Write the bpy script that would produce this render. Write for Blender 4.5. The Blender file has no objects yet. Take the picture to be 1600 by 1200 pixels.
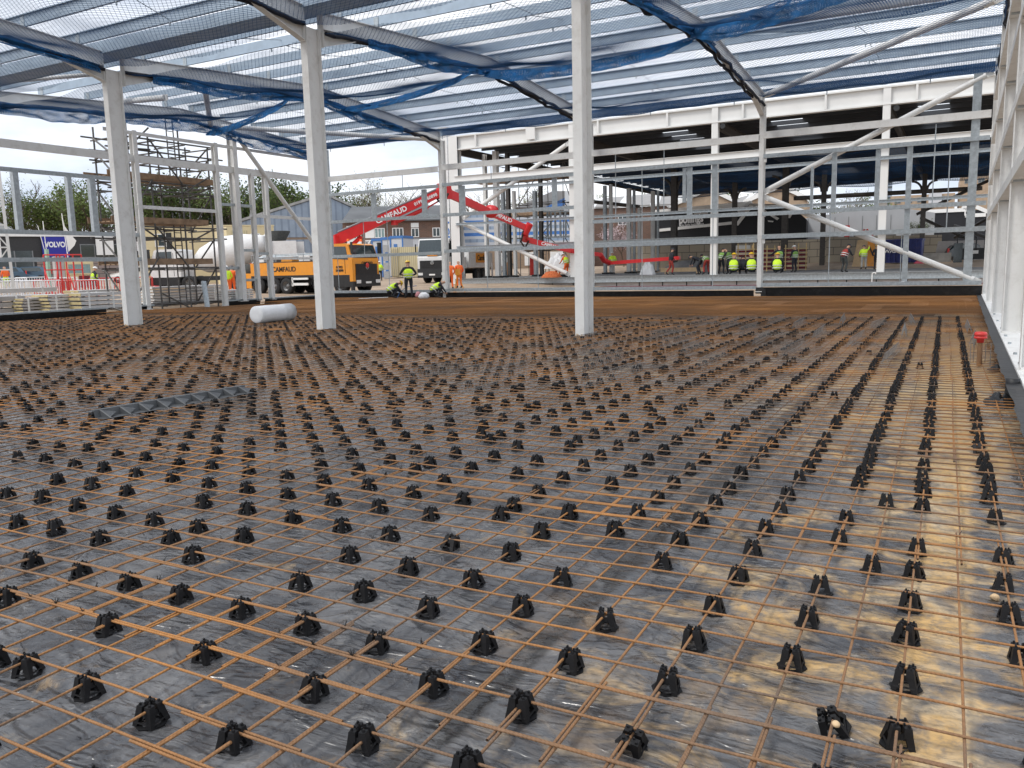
import bpy, bmesh, math, random
import numpy as np
from mathutils import Vector, Matrix, Euler
rnd = random.Random(7)
S = bpy.context.scene
COL = S.collection
R = math.radians
V3 = Vector

# ------------------------------------------------------------------ camera
F_PX, CAM_H = 1271.68, 1.632
YAW, PITCH, ROLL = -0.505156, -0.142633, -0.0233175
cy, sy = math.cos(YAW), math.sin(YAW)
cp, sp = math.cos(PITCH), math.sin(PITCH)
cr, sr = math.cos(ROLL), math.sin(ROLL)
FW = V3((sy*cp, cy*cp, sp))
_rt = V3((cy, -sy, 0.0))
_up = _rt.cross(FW)
RT = _rt*cr + _up*sr
UP = -_rt*sr + _up*cr
CAMP = V3((0, 0, CAM_H))
cam_d = bpy.data.cameras.new("camera")
cam_d.sensor_width = 36.0
cam_d.lens = F_PX*36.0/1600.0
cam_d.clip_start = 0.05
cam_d.clip_end = 2000.0
cam = bpy.data.objects.new("camera", cam_d)
COL.objects.link(cam)
cam.matrix_world = Matrix(((RT.x, UP.x, -FW.x, 0), (RT.y, UP.y, -FW.y, 0), (RT.z, UP.z, -FW.z, CAM_H), (0, 0, 0, 1)))
S.camera = cam

def ray(x, y): return FW + RT*((x-800)/F_PX) - UP*((y-600)/F_PX)
def at(x, y, D): return CAMP + ray(x, y)*D                       # point at a distance D along the view axis
def onY(x, y, Y): d = ray(x, y); return CAMP + d*(Y/d.y)
def onX(x, y, X): d = ray(x, y); return CAMP + d*(X/d.x)
def onZ(x, y, z): d = ray(x, y); return CAMP + d*((z-CAM_H)/d.z)
def depth(p): return (V3(p)-CAMP).dot(FW)

def gz(x, y):                                                    # the site falls slightly towards the new floor
    w = min(1.0, max(0.0, (-22.0-x)/6.0))
    if 35.6 < y < 51.0: y = 35.6+(y-35.6)*w                      # a low strip lies between the two halls
    d = max(y-35.6, -31.6-x, 0.0)
    return 0.22*min(1.0, d/2.0) + min(0.02*d, 1.3) - 0.05
def onG(px, D, dz=0.0):                                          # a point standing on the site ground
    lo, hi = 300.0, 900.0
    for _ in range(40):
        m = (lo+hi)/2
        p = at(px, m, D)
        if p.z > gz(p.x, p.y)+dz: lo = m
        else: hi = m
    return at(px, (lo+hi)/2, D)

# ------------------------------------------------------------------ materials
def new_mat(name):
    m = bpy.data.materials.new(name)
    m.use_nodes = True
    nt = m.node_tree
    return m, nt, nt.nodes["Principled BSDF"]
def simple(name, col, rough=0.6, metal=0.0, var=0.15, scale=6.0, bump=0.0, bscale=60.0, spec=0.5, coord='Object', dirt=None, dirt_amt=0.0, dscale=2.0):
    m, nt, b = new_mat(name)
    N, L = nt.nodes, nt.links
    tc = N.new("ShaderNodeTexCoord")
    no = N.new("ShaderNodeTexNoise"); no.inputs["Scale"].default_value = scale; no.inputs["Detail"].default_value = 6
    L.new(tc.outputs[coord], no.inputs["Vector"])
    mx = N.new("ShaderNodeMix"); mx.data_type = 'RGBA'
    mr = N.new("ShaderNodeMapRange"); mr.inputs[1].default_value = 0.3; mr.inputs[2].default_value = 0.7
    L.new(no.outputs["Fac"], mr.inputs[0]); L.new(mr.outputs[0], mx.inputs[0])
    mx.inputs[6].default_value = (*[c*(1-var) for c in col], 1)
    mx.inputs[7].default_value = (*[min(1, c*(1+var)) for c in col], 1)
    out = mx.outputs[2]
    if dirt:
        n2 = N.new("ShaderNodeTexNoise"); n2.inputs["Scale"].default_value = dscale; n2.inputs["Detail"].default_value = 8; n2.inputs["Roughness"].default_value = 0.7
        L.new(tc.outputs[coord], n2.inputs["Vector"])
        r2 = N.new("ShaderNodeMapRange"); r2.inputs[1].default_value = 0.5; r2.inputs[2].default_value = 0.75; r2.inputs[4].default_value = dirt_amt
        L.new(n2.outputs["Fac"], r2.inputs[0])
        m2 = N.new("ShaderNodeMix"); m2.data_type = 'RGBA'
        L.new(r2.outputs[0], m2.inputs[0]); L.new(out, m2.inputs[6]); m2.inputs[7].default_value = (*dirt, 1)
        out = m2.outputs[2]
    L.new(out, b.inputs["Base Color"])
    b.inputs["Roughness"].default_value = rough
    b.inputs["Metallic"].default_value = metal
    b.inputs["Specular IOR Level"].default_value = spec
    if bump:
        bn = N.new("ShaderNodeTexNoise"); bn.inputs["Scale"].default_value = bscale; bn.inputs["Detail"].default_value = 4
        L.new(tc.outputs[coord], bn.inputs["Vector"])
        bp = N.new("ShaderNodeBump"); bp.inputs["Strength"].default_value = bump; bp.inputs["Distance"].default_value = 0.02
        L.new(bn.outputs["Fac"], bp.inputs["Height"]); L.new(bp.outputs["Normal"], b.inputs["Normal"])
    return m

M = {}
M['white'] = simple("white_painted_steel", (.74, .74, .72), .45, var=.04, scale=1.5, dirt=(.36, .32, .27), dirt_amt=.45, dscale=2.4)
M['white2'] = simple("white_steel_far", (.70, .70, .68), .5, var=.05, scale=.8)
M['galv'] = simple("galvanised_steel", (.40, .44, .46), .42, .55, var=.18, scale=9, dirt=(.25, .26, .27), dirt_amt=.4, dscale=3)
M['galvd'] = simple("galvanised_purlin", (.37, .45, .53), .5, .15, var=.10, scale=3)
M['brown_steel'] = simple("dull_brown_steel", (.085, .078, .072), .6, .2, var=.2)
M['scaff'] = simple("scaffold_tube", (.13, .125, .12), .5, .5, var=.3, scale=4)
M['board'] = simple("scaffold_board", (.30, .20, .125), .8, var=.3, scale=4)
M['black_plastic'] = simple("black_plastic", (.006, .006, .007), .6, var=.3, scale=30, bump=.1, bscale=200, spec=.3)
M['black_dpm'] = simple("black_sheeting", (.011, .012, .014), .5, var=.4, scale=3, bump=.6, bscale=7, dirt=(.10, .085, .07), dirt_amt=.35, dscale=4)
M['net'] = simple("blue_net_twine", (.012, .075, .21), .75, var=.25, scale=2)
M['net_light'] = simple("blue_net_gathered", (.010, .13, .34), .8, var=.45, scale=2.5)
M['rope'] = simple("dark_border_rope", (.010, .014, .028), .8, var=.4, scale=8)
M['asphalt'] = simple("tyre_rubber", (.018, .018, .019), .8, var=.3, scale=10)
M['rim'] = simple("wheel_rim", (.20, .20, .20), .5, .4)
M['orange'] = simple("orange_truck_paint", (.78, .30, .018), .35, var=.06, scale=2, dirt=(.25, .17, .10), dirt_amt=.55)
M['orange2'] = simple("orange_hi_vis_cloth", (.90, .16, .03), .8, var=.12, scale=10)
M['red'] = simple("red_boom_paint", (.60, .020, .024), .38, var=.12, scale=2, dirt=(.2, .03, .03), dirt_amt=.4)
M['redplastic'] = simple("red_plastic", (.62, .04, .035), .45, var=.15)
M['truckwhite'] = simple("truck_white_paint", (.72, .72, .71), .35, var=.05, dirt=(.4, .36, .3), dirt_amt=.35)
M['truckblack'] = simple("black_truck_trim", (.016, .017, .018), .5, var=.3)
M['glass'] = simple("dark_glass", (.03, .045, .05), .08, var=.2, spec=.8)
M['glass_light'] = simple("pale_glass", (.20, .30, .30), .1, var=.2, spec=.8)
M['lamp'] = simple("lamp_lens", (.75, .76, .75), .2, var=.1)
M['cream'] = simple("cream_cabin_paint", (.66, .56, .34), .6, var=.06, scale=1, dirt=(.4, .33, .22), dirt_amt=.3)
M['hivis'] = simple("yellow_hi_vis_cloth", (.62, .90, .04), .7, var=.08, scale=9)
M['hivisgreen'] = simple("faded_green_vest", (.20, .36, .08), .8, var=.2, scale=9)
M['silver'] = simple("reflective_tape", (.55, .56, .55), .4, var=.1)
M['navy'] = simple("dark_work_clothes", (.020, .023, .032), .85, var=.3, scale=8)
M['greyjacket'] = simple("grey_work_jacket", (.055, .060, .058), .85, var=.25, scale=8)
M['greycloth'] = simple("pale_grey_trousers", (.38, .38, .36), .85, var=.15, scale=8)
M['redcloth'] = simple("dull_red_work_clothes", (.33, .045, .035), .85, var=.25, scale=8)
M['skin'] = simple("skin", (.52, .30, .20), .6, var=.08, scale=12)
M['helmet_y'] = simple("yellow_helmet", (.82, .52, .02), .35, var=.05)
M['helmet_w'] = simple("white_helmet", (.78, .78, .76), .35, var=.05)
M['helmet_d'] = simple("dark_helmet", (.05, .05, .06), .4, var=.1)
M['ply'] = simple("pale_plywood", (.60, .43, .25), .7, var=.15, scale=3)
M['timber'] = simple("yellow_timber", (.55, .40, .19), .75, var=.25, scale=6)
M['bluepaint'] = simple("blue_frame_paint", (.05, .16, .42), .5, var=.15)
M['bluedark'] = simple("dark_blue_skip_paint", (.016, .028, .16), .5, var=.25, dirt=(.1, .08, .07), dirt_amt=.4)
M['volvoblue'] = simple("sign_blue", (.018, .022, .30), .5, var=.05)
M['dkclad'] = simple("dark_grey_cladding", (.030, .030, .032), .6, var=.2)
M['blackclad'] = simple("black_cladding", (.010, .011, .015), .55, var=.2, scale=1)
M['whitetrim'] = simple("white_trim", (.80, .80, .78), .5, var=.04)
M['concrete'] = simple("grey_concrete", (.30, .29, .27), .85, var=.2, scale=2, bump=.2, bscale=20)
M['conc_dark'] = simple("dark_concrete", (.16, .16, .16), .8, var=.2, scale=2)
M['pinkred'] = simple("dark_red_strip", (.16, .02, .03), .7, var=.3)
M['letter'] = simple("white_lettering", (.82, .82, .82), .5, var=.03)
M['letterk'] = simple("black_lettering", (.015, .015, .015), .5, var=.1)
M['plasticroll'] = simple("white_plastic_roll", (.78, .79, .80), .35, var=.05, scale=3, bump=.5, bscale=14)
M['blossom'] = simple("pale_blossom", (.62, .50, .52), .8, var=.2)
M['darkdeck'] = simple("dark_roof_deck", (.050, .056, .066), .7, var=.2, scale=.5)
M['greyclad'] = simple("light_grey_cladding", (.50, .52, .55), .55, var=.05, scale=.6)
M['tanbrick'] = simple("tan_building_panel", (.36, .27, .19), .8, var=.15, scale=2)
M['carblue'] = simple("steel_blue_car_paint", (.075, .13, .19), .25, .3, var=.08)
M['grey'] = simple("mid_grey", (.20, .21, .22), .6, var=.15)
M['foam'] = simple("yellow_insulation_edge", (.52, .43, .22), .8, var=.15)
M['panel_white'] = simple("white_panel_skin", (.60, .59, .58), .5, var=.08, scale=2, dirt=(.35, .32, .28), dirt_amt=.35)
M['panel_grey'] = simple("grey_panel_skin", (.40, .38, .37), .55, var=.12, scale=2)
M['grille_grey'] = simple("galvanised_mesh_panel", (.45, .46, .46), .5, .3)

M['darkgrey'] = simple('dull_dark_grey_metal', (.085, .09, .095), .55, .3, var=.2)
M['netting'] = simple('dull_orange_netting', (.50, .13, .04), .85, var=.3, scale=12)
def stripes(name, c1, c2, scale, axis=2, rough=.6, frac=.5, bump=0.0):
    m, nt, b = new_mat(name); N, L = nt.nodes, nt.links
    tc = N.new("ShaderNodeTexCoord"); sx = N.new("ShaderNodeSeparateXYZ"); L.new(tc.outputs["Object"], sx.inputs[0])
    mu = N.new("ShaderNodeMath"); mu.operation = 'MULTIPLY'; mu.inputs[1].default_value = scale; L.new(sx.outputs[axis], mu.inputs[0])
    fr = N.new("ShaderNodeMath"); fr.operation = 'FRACT'; L.new(mu.outputs[0], fr.inputs[0])
    gt = N.new("ShaderNodeMath"); gt.operation = 'GREATER_THAN'; gt.inputs[1].default_value = frac; L.new(fr.outputs[0], gt.inputs[0])
    mx = N.new("ShaderNodeMix"); mx.data_type = 'RGBA'; L.new(gt.outputs[0], mx.inputs[0])
    no = N.new("ShaderNodeTexNoise"); no.inputs["Scale"].default_value = 1.2; no.inputs["Detail"].default_value = 6; L.new(tc.outputs["Object"], no.inputs["Vector"])
    mx.inputs[6].default_value = (*c1, 1); mx.inputs[7].default_value = (*c2, 1)
    m2 = N.new("ShaderNodeMix"); m2.data_type = 'RGBA'; m2.blend_type = 'MULTIPLY'; m2.inputs[0].default_value = 1
    mr = N.new("ShaderNodeMapRange"); mr.inputs[3].default_value = .75; mr.inputs[4].default_value = 1.2; L.new(no.outputs["Fac"], mr.inputs[0])
    L.new(mx.outputs[2], m2.inputs[6]); L.new(mr.outputs[0], m2.inputs[7]); L.new(m2.outputs[2], b.inputs["Base Color"])
    b.inputs["Roughness"].default_value = rough
    return m
M['bluegreyclad'] = stripes("blue_grey_profiled_sheet", (.27, .33, .41), (.20, .25, .32), 1.1, 0, frac=.72)
M['greyroof'] = stripes("grey_sheet_roof", (.30, .30, .29), (.36, .36, .35), .7, 0, frac=.6)
M['greyroof2'] = stripes("roof_with_rooflights", (.28, .27, .26), (.62, .63, .63), .22, 0, frac=.72)
M['blueband'] = stripes("blue_and_white_bands", (.10, .18, .38), (.55, .60, .66), .62, 2, frac=.55)
M['panelstack'] = stripes("stacked_panel_edges", (.58, .57, .56), (.13, .13, .13), 6.5, 2, frac=.78)
M['contain'] = stripes("ribbed_container_side", (.62, .55, .34), (.48, .42, .26), 5, 0, frac=.5)
M['skiprib'] = stripes("dark_blue_ribbed_side", (.016, .03, .17), (.010, .018, .10), 1.4, 0, frac=.7)

def brick_mat(name, c1, c2, mortar, scale, bw=.5, rh=.25, ms=.02, bump=.3):
    m, nt, b = new_mat(name); N, L = nt.nodes, nt.links
    tc = N.new("ShaderNodeTexCoord"); mp = N.new("ShaderNodeMapping"); mp.inputs["Rotation"].default_value = (R(90), 0, 0)
    L.new(tc.outputs["Object"], mp.inputs[0])
    br = N.new("ShaderNodeTexBrick"); L.new(mp.outputs[0], br.inputs["Vector"])
    br.inputs["Color1"].default_value = (*c1, 1); br.inputs["Color2"].default_value = (*c2, 1); br.inputs["Mortar"].default_value = (*mortar, 1)
    br.inputs["Scale"].default_value = scale; br.inputs["Brick Width"].default_value = bw; br.inputs["Row Height"].default_value = rh; br.inputs["Mortar Size"].default_value = ms
    L.new(br.outputs["Color"], b.inputs["Base Color"]); b.inputs["Roughness"].default_value = .85
    return m
M['brick'] = brick_mat("brown_brick", (.17, .09, .06), (.12, .07, .05), (.2, .17, .15), 1.0, .45, .15, .01)
M['brick_tan'] = brick_mat("tan_brick", (.33, .23, .15), (.27, .19, .13), (.3, .26, .22), 1.0, .45, .15, .01)
M['block'] = brick_mat("concrete_block", (.40, .35, .27), (.33, .29, .23), (.10, .09, .08), 1.0, 1.6, .8, .03)
M['blockpink'] = brick_mat("rough_block", (.30, .24, .22), (.24, .2, .18), (.08, .07, .07), 1.0, 1.2, .6, .03)

def rust_mat(name, c1, c2, c3, scale):
    m, nt, b = new_mat(name); N, L = nt.nodes, nt.links
    tc = N.new("ShaderNodeTexCoord")
    n1 = N.new("ShaderNodeTexNoise"); n1.inputs["Scale"].default_value = scale; n1.inputs["Detail"].default_value = 5; L.new(tc.outputs["Object"], n1.inputs["Vector"])
    n2 = N.new("ShaderNodeTexNoise"); n2.inputs["Scale"].default_value = 40; n2.inputs["Detail"].default_value = 3; L.new(tc.outputs["Object"], n2.inputs["Vector"])
    cr_ = N.new("ShaderNodeValToRGB"); e = cr_.color_ramp.elements
    e[0].position = .32; e[0].color = (*c1, 1); e[1].position = .68; e[1].color = (*c3, 1)
    k = cr_.color_ramp.elements.new(.5); k.color = (*c2, 1)
    L.new(n1.outputs["Fac"], cr_.inputs[0])
    mx = N.new("ShaderNodeMix"); mx.data_type = 'RGBA'; mx.blend_type = 'MULTIPLY'; mx.inputs[0].default_value = .8
    mr = N.new("ShaderNodeMapRange"); mr.inputs[3].default_value = .55; mr.inputs[4].default_value = 1.4; L.new(n2.outputs["Fac"], mr.inputs[0])
    L.new(cr_.outputs[0], mx.inputs[6]); L.new(mr.outputs[0], mx.inputs[7]); L.new(mx.outputs[2], b.inputs["Base Color"])
    b.inputs["Roughness"].default_value = .75
    bp = N.new("ShaderNodeBump"); bp.inputs["Strength"].default_value = .5; bp.inputs["Distance"].default_value = .003
    wv = N.new("ShaderNodeTexWave"); wv.inputs["Scale"].default_value = 38; wv.bands_direction = 'DIAGONAL'; L.new(tc.outputs["Object"], wv.inputs["Vector"])
    L.new(wv.outputs["Fac"], bp.inputs["Height"]); L.new(bp.outputs["Normal"], b.inputs["Normal"])
    return m
M['rust'] = rust_mat("rusty_bar", (.13, .095, .07), (.25, .128, .055), (.39, .175, .05), .8)
M['rust_upper'] = rust_mat("dark_rusty_bar", (.16, .078, .028), (.25, .112, .034), (.36, .158, .04), .22)
M['wire'] = simple("grey_wire", (.20, .19, .18), .5, .4, var=.3, scale=10)

# ------------------------------------------------------------------ mesh builder
class MB:
    def __init__(s): s.v, s.f, s.m, s.sm = [], [], [], []
    def add(s, vs, fs, mi=0, smooth=False):
        o = len(s.v)
        s.v.extend([tuple(p) for p in vs]); s.f.extend([tuple(i+o for i in q) for q in fs])
        s.m.extend([mi]*len(fs)); s.sm.extend([smooth]*len(fs)); return s
    def hexa(s, c, mi=0):                                        # eight corners: bottom ring then top ring
        return s.add(c, [(3, 2, 1, 0), (4, 5, 6, 7), (0, 1, 5, 4), (1, 2, 6, 5), (2, 3, 7, 6), (3, 0, 4, 7)], mi)
    def box(s, x0, x1, y0, y1, z0, z1, mi=0):
        return s.hexa([(x0, y0, z0), (x1, y0, z0), (x1, y1, z0), (x0, y1, z0), (x0, y0, z1), (x1, y0, z1), (x1, y1, z1), (x0, y1, z1)], mi)
    def cbox(s, c, d, mi=0): return s.box(c[0]-d[0]/2, c[0]+d[0]/2, c[1]-d[1]/2, c[1]+d[1]/2, c[2]-d[2]/2, c[2]+d[2]/2, mi)
    def frame(s, a, b, up=(0, 0, 1)):
        a, b = V3(a), V3(b); d = (b-a).normalized(); u = V3(up)
        if abs(d.dot(u)) > .98: u = V3((0, 1, 0)) if abs(d.y) < .9 else V3((1, 0, 0))
        r = d.cross(u).normalized(); return a, b, d, r, r.cross(d).normalized()
    def bar(s, a, b, w, h, mi=0, up=(0, 0, 1), ox=0, oz=0):      # rectangular bar; w across, h along up
        a, b, d, r, u = s.frame(a, b, up)
        off = r*ox+u*oz
        c = [p+off+r*i*w/2+u*j*h/2 for p in (a, b) for i, j in ((-1, -1), (1, -1), (1, 1), (-1, 1))]
        return s.hexa(c, mi)
    def ibeam(s, a, b, dep, wid, tf=.016, tw=.011, mi=0, up=(0, 0, 1)):   # dep along up
        s.bar(a, b, wid, tf, mi, up, 0, dep/2-tf/2); s.bar(a, b, wid, tf, mi, up, 0, -dep/2+tf/2)
        return s.bar(a, b, tw, dep-2*tf, mi, up)
    def tube(s, a, b, r, n=6, mi=0, r2=None, caps=True, smooth=True):
        a, b, d, x, u = s.frame(a, b); r2 = r if r2 is None else r2
        vs = [p+(x*math.cos(2*math.pi*k/n)+u*math.sin(2*math.pi*k/n))*q for p, q in ((a, r), (b, r2)) for k in range(n)]
        fs = [(k, (k+1) % n, n+(k+1) % n, n+k) for k in range(n)]
        s.add(vs, fs, mi, smooth)
        if caps: s.add(vs, [tuple(range(n-1, -1, -1)), tuple(range(n, 2*n))], mi)
        return s
    def path(s, pts, r, n=6, mi=0, smooth=True):
        for a, b in zip(pts[:-1], pts[1:]): s.tube(a, b, r, n, mi, smooth=smooth)
        return s
    def prism(s, poly, a, b, mi=0):                              # poly: list of 3-D points; extruded by the vector b-a
        e = V3(b)-V3(a); n = len(poly)
        vs = [V3(p) for p in poly]+[V3(p)+e for p in poly]
        return s.add(vs, [tuple(range(n-1, -1, -1)), tuple(range(n, 2*n))]+[(k, (k+1) % n, n+(k+1) % n, n+k) for k in range(n)], mi)
    def lathe(s, prof, n=16, mi=0, c=(0, 0, 0), axis='z', smooth=True):
        vs = []
        for r, h in prof:
            for k in range(n):
                t = 2*math.pi*k/n; p = (r*math.cos(t), r*math.sin(t), h)
                if axis == 'y': p = (p[0], p[2], p[1])
                if axis == 'x': p = (p[2], p[0], p[1])
                vs.append((p[0]+c[0], p[1]+c[1], p[2]+c[2]))
        fs = [(i*n+k, i*n+(k+1) % n, (i+1)*n+(k+1) % n, (i+1)*n+k) for i in range(len(prof)-1) for k in range(n)]
        return s.add(vs, fs, mi, smooth)
    def build(s, name, mats, parent=None, loc=None, rotz=0.0):
        me = bpy.data.meshes.new(name)
        me.from_pydata(s.v, [], s.f)
        for m in (mats if isinstance(mats, (list, tuple)) else [mats]): me.materials.append(M[m] if isinstance(m, str) else m)
        if s.f:
            me.polygons.foreach_set("material_index", s.m)
            me.polygons.foreach_set("use_smooth", s.sm)
        o = bpy.data.objects.new(name, me); COL.objects.link(o)
        if parent is not None: o.parent = parent
        if loc is not None: o.location = loc
        if rotz: o.rotation_euler = (0, 0, rotz)
        return o

def fast_mesh(name, verts, quads, mat, smooth=False):            # big meshes straight from arrays
    me = bpy.data.meshes.new(name)
    nv, nf, k = len(verts), len(quads), quads.shape[1]
    me.vertices.add(nv); me.vertices.foreach_set("co", np.ascontiguousarray(verts, dtype=np.float32).ravel())
    me.loops.add(nf*k); me.loops.foreach_set("vertex_index", np.ascontiguousarray(quads, dtype=np.int32).ravel())
    me.polygons.add(nf); me.polygons.foreach_set("loop_start", np.arange(0, nf*k, k, dtype=np.int32))
    me.polygons.foreach_set("loop_total", np.full(nf, k, dtype=np.int32))
    if smooth: me.polygons.foreach_set("use_smooth", np.ones(nf, dtype=bool))
    me.materials.append(M[mat] if isinstance(mat, str) else mat)
    me.update(calc_edges=True); me.validate()
    return me
def segs_mesh(A, B, r, n=3):                                     # many thin tubes between points A and B
    A, B = np.asarray(A, float), np.asarray(B, float)
    d = B-A; d /= np.maximum(np.linalg.norm(d, axis=1, keepdims=True), 1e-9)
    up = np.where(np.abs(d[:, 2:3]) > .9, np.array([[1., 0, 0]]), np.array([[0., 0, 1]]))
    x = np.cross(d, up); x /= np.maximum(np.linalg.norm(x, axis=1, keepdims=True), 1e-9); u = np.cross(x, d)
    rr = np.broadcast_to(np.asarray(r, float), (len(A),))[:, None]
    ring = []
    for P_ in (A, B):
        for k in range(n):
            t = 2*math.pi*k/n+.5
            ring.append(P_+(x*math.cos(t)+u*math.sin(t))*rr)
    Vv = np.stack(ring, 1).reshape(-1, 3)
    base = (np.arange(len(A))*2*n)[:, None, None]
    q = np.array([[k, (k+1) % n, n+(k+1) % n, n+k] for k in range(n)])[None]
    return Vv, (base+q).reshape(-1, 4)
def tag(o, label=None, cat=None, group=None, kind=None):
    if label: o["label"] = label
    if cat: o["category"] = cat
    if group: o["group"] = group
    if kind: o["kind"] = kind
    return o
def thing(name, label, cat, loc=(0, 0, 0), rotz=0.0, group=None):
    o = bpy.data.objects.new(name, None); COL.objects.link(o)
    o.empty_display_size = .3; o.location = loc; o.rotation_euler = (0, 0, rotz)
    return tag(o, label, cat, group)
def link_mesh(name, me, parent=None):
    o = bpy.data.objects.new(name, me); COL.objects.link(o)
    if parent is not None: o.parent = parent
    return o
def copy_tree(o, parent=None):
    c = o.copy(); COL.objects.link(c)
    if parent is not None: c.parent = parent
    for ch in list(o.children): copy_tree(ch, c)
    return c
def text_mesh(body, size, depth=.01, bold=0.0, align='CENTER', shear=0.0):
    cu = bpy.data.curves.new("lettering", 'FONT'); cu.body = body; cu.size = size; cu.extrude = depth; cu.offset = bold; cu.align_x = align; cu.align_y = 'CENTER'; cu.shear = shear
    to = bpy.data.objects.new("lettering", cu); COL.objects.link(to)
    dg = bpy.context.evaluated_depsgraph_get(); dg.update()
    me = bpy.data.meshes.new_from_object(to.evaluated_get(dg))
    bpy.data.objects.remove(to); bpy.data.curves.remove(cu)
    me.materials.clear()
    return me
def lettering(body, size, mat, parent, loc, xdir, up=(0, 0, 1), depth=.01, bold=0.0, width=None, name="lettering", align='CENTER'):
    """flat raised letters; xdir = reading direction, up = letter-up, both in the parent's space"""
    me = text_mesh(body, size, depth, bold, align); me.materials.append(M[mat])
    x = V3(xdir).normalized(); u = V3(up); u = (u-x*u.dot(x)).normalized(); z = x.cross(u)
    k = 1.0
    if width:
        xs = [v.co.x for v in me.vertices]; k = width/(max(xs)-min(xs))
    o = link_mesh(name, me, parent)
    m = Matrix(((x.x*k, u.x, z.x, loc[0]), (x.y*k, u.y, z.y, loc[1]), (x.z*k, u.z, z.z, loc[2]), (0, 0, 0, 1)))
    o.matrix_local = m
    return o
# ================================================================== the new floor: sheeting, mesh, spacers
from mathutils import noise as mn
GX, GY, GA = -1.517, 2.798, 0.0167
ca, sa = math.cos(GA), math.sin(GA)
def gp(i, j, z=0.0): return np.array((GX+.2*(i*ca-j*sa), GY+.2*(i*sa+j*ca), z))
XL, XR, YB, YV = -31.0, .65, 35.0, 17.0                          # left wall, right wall, back wall, valley row of columns

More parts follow.
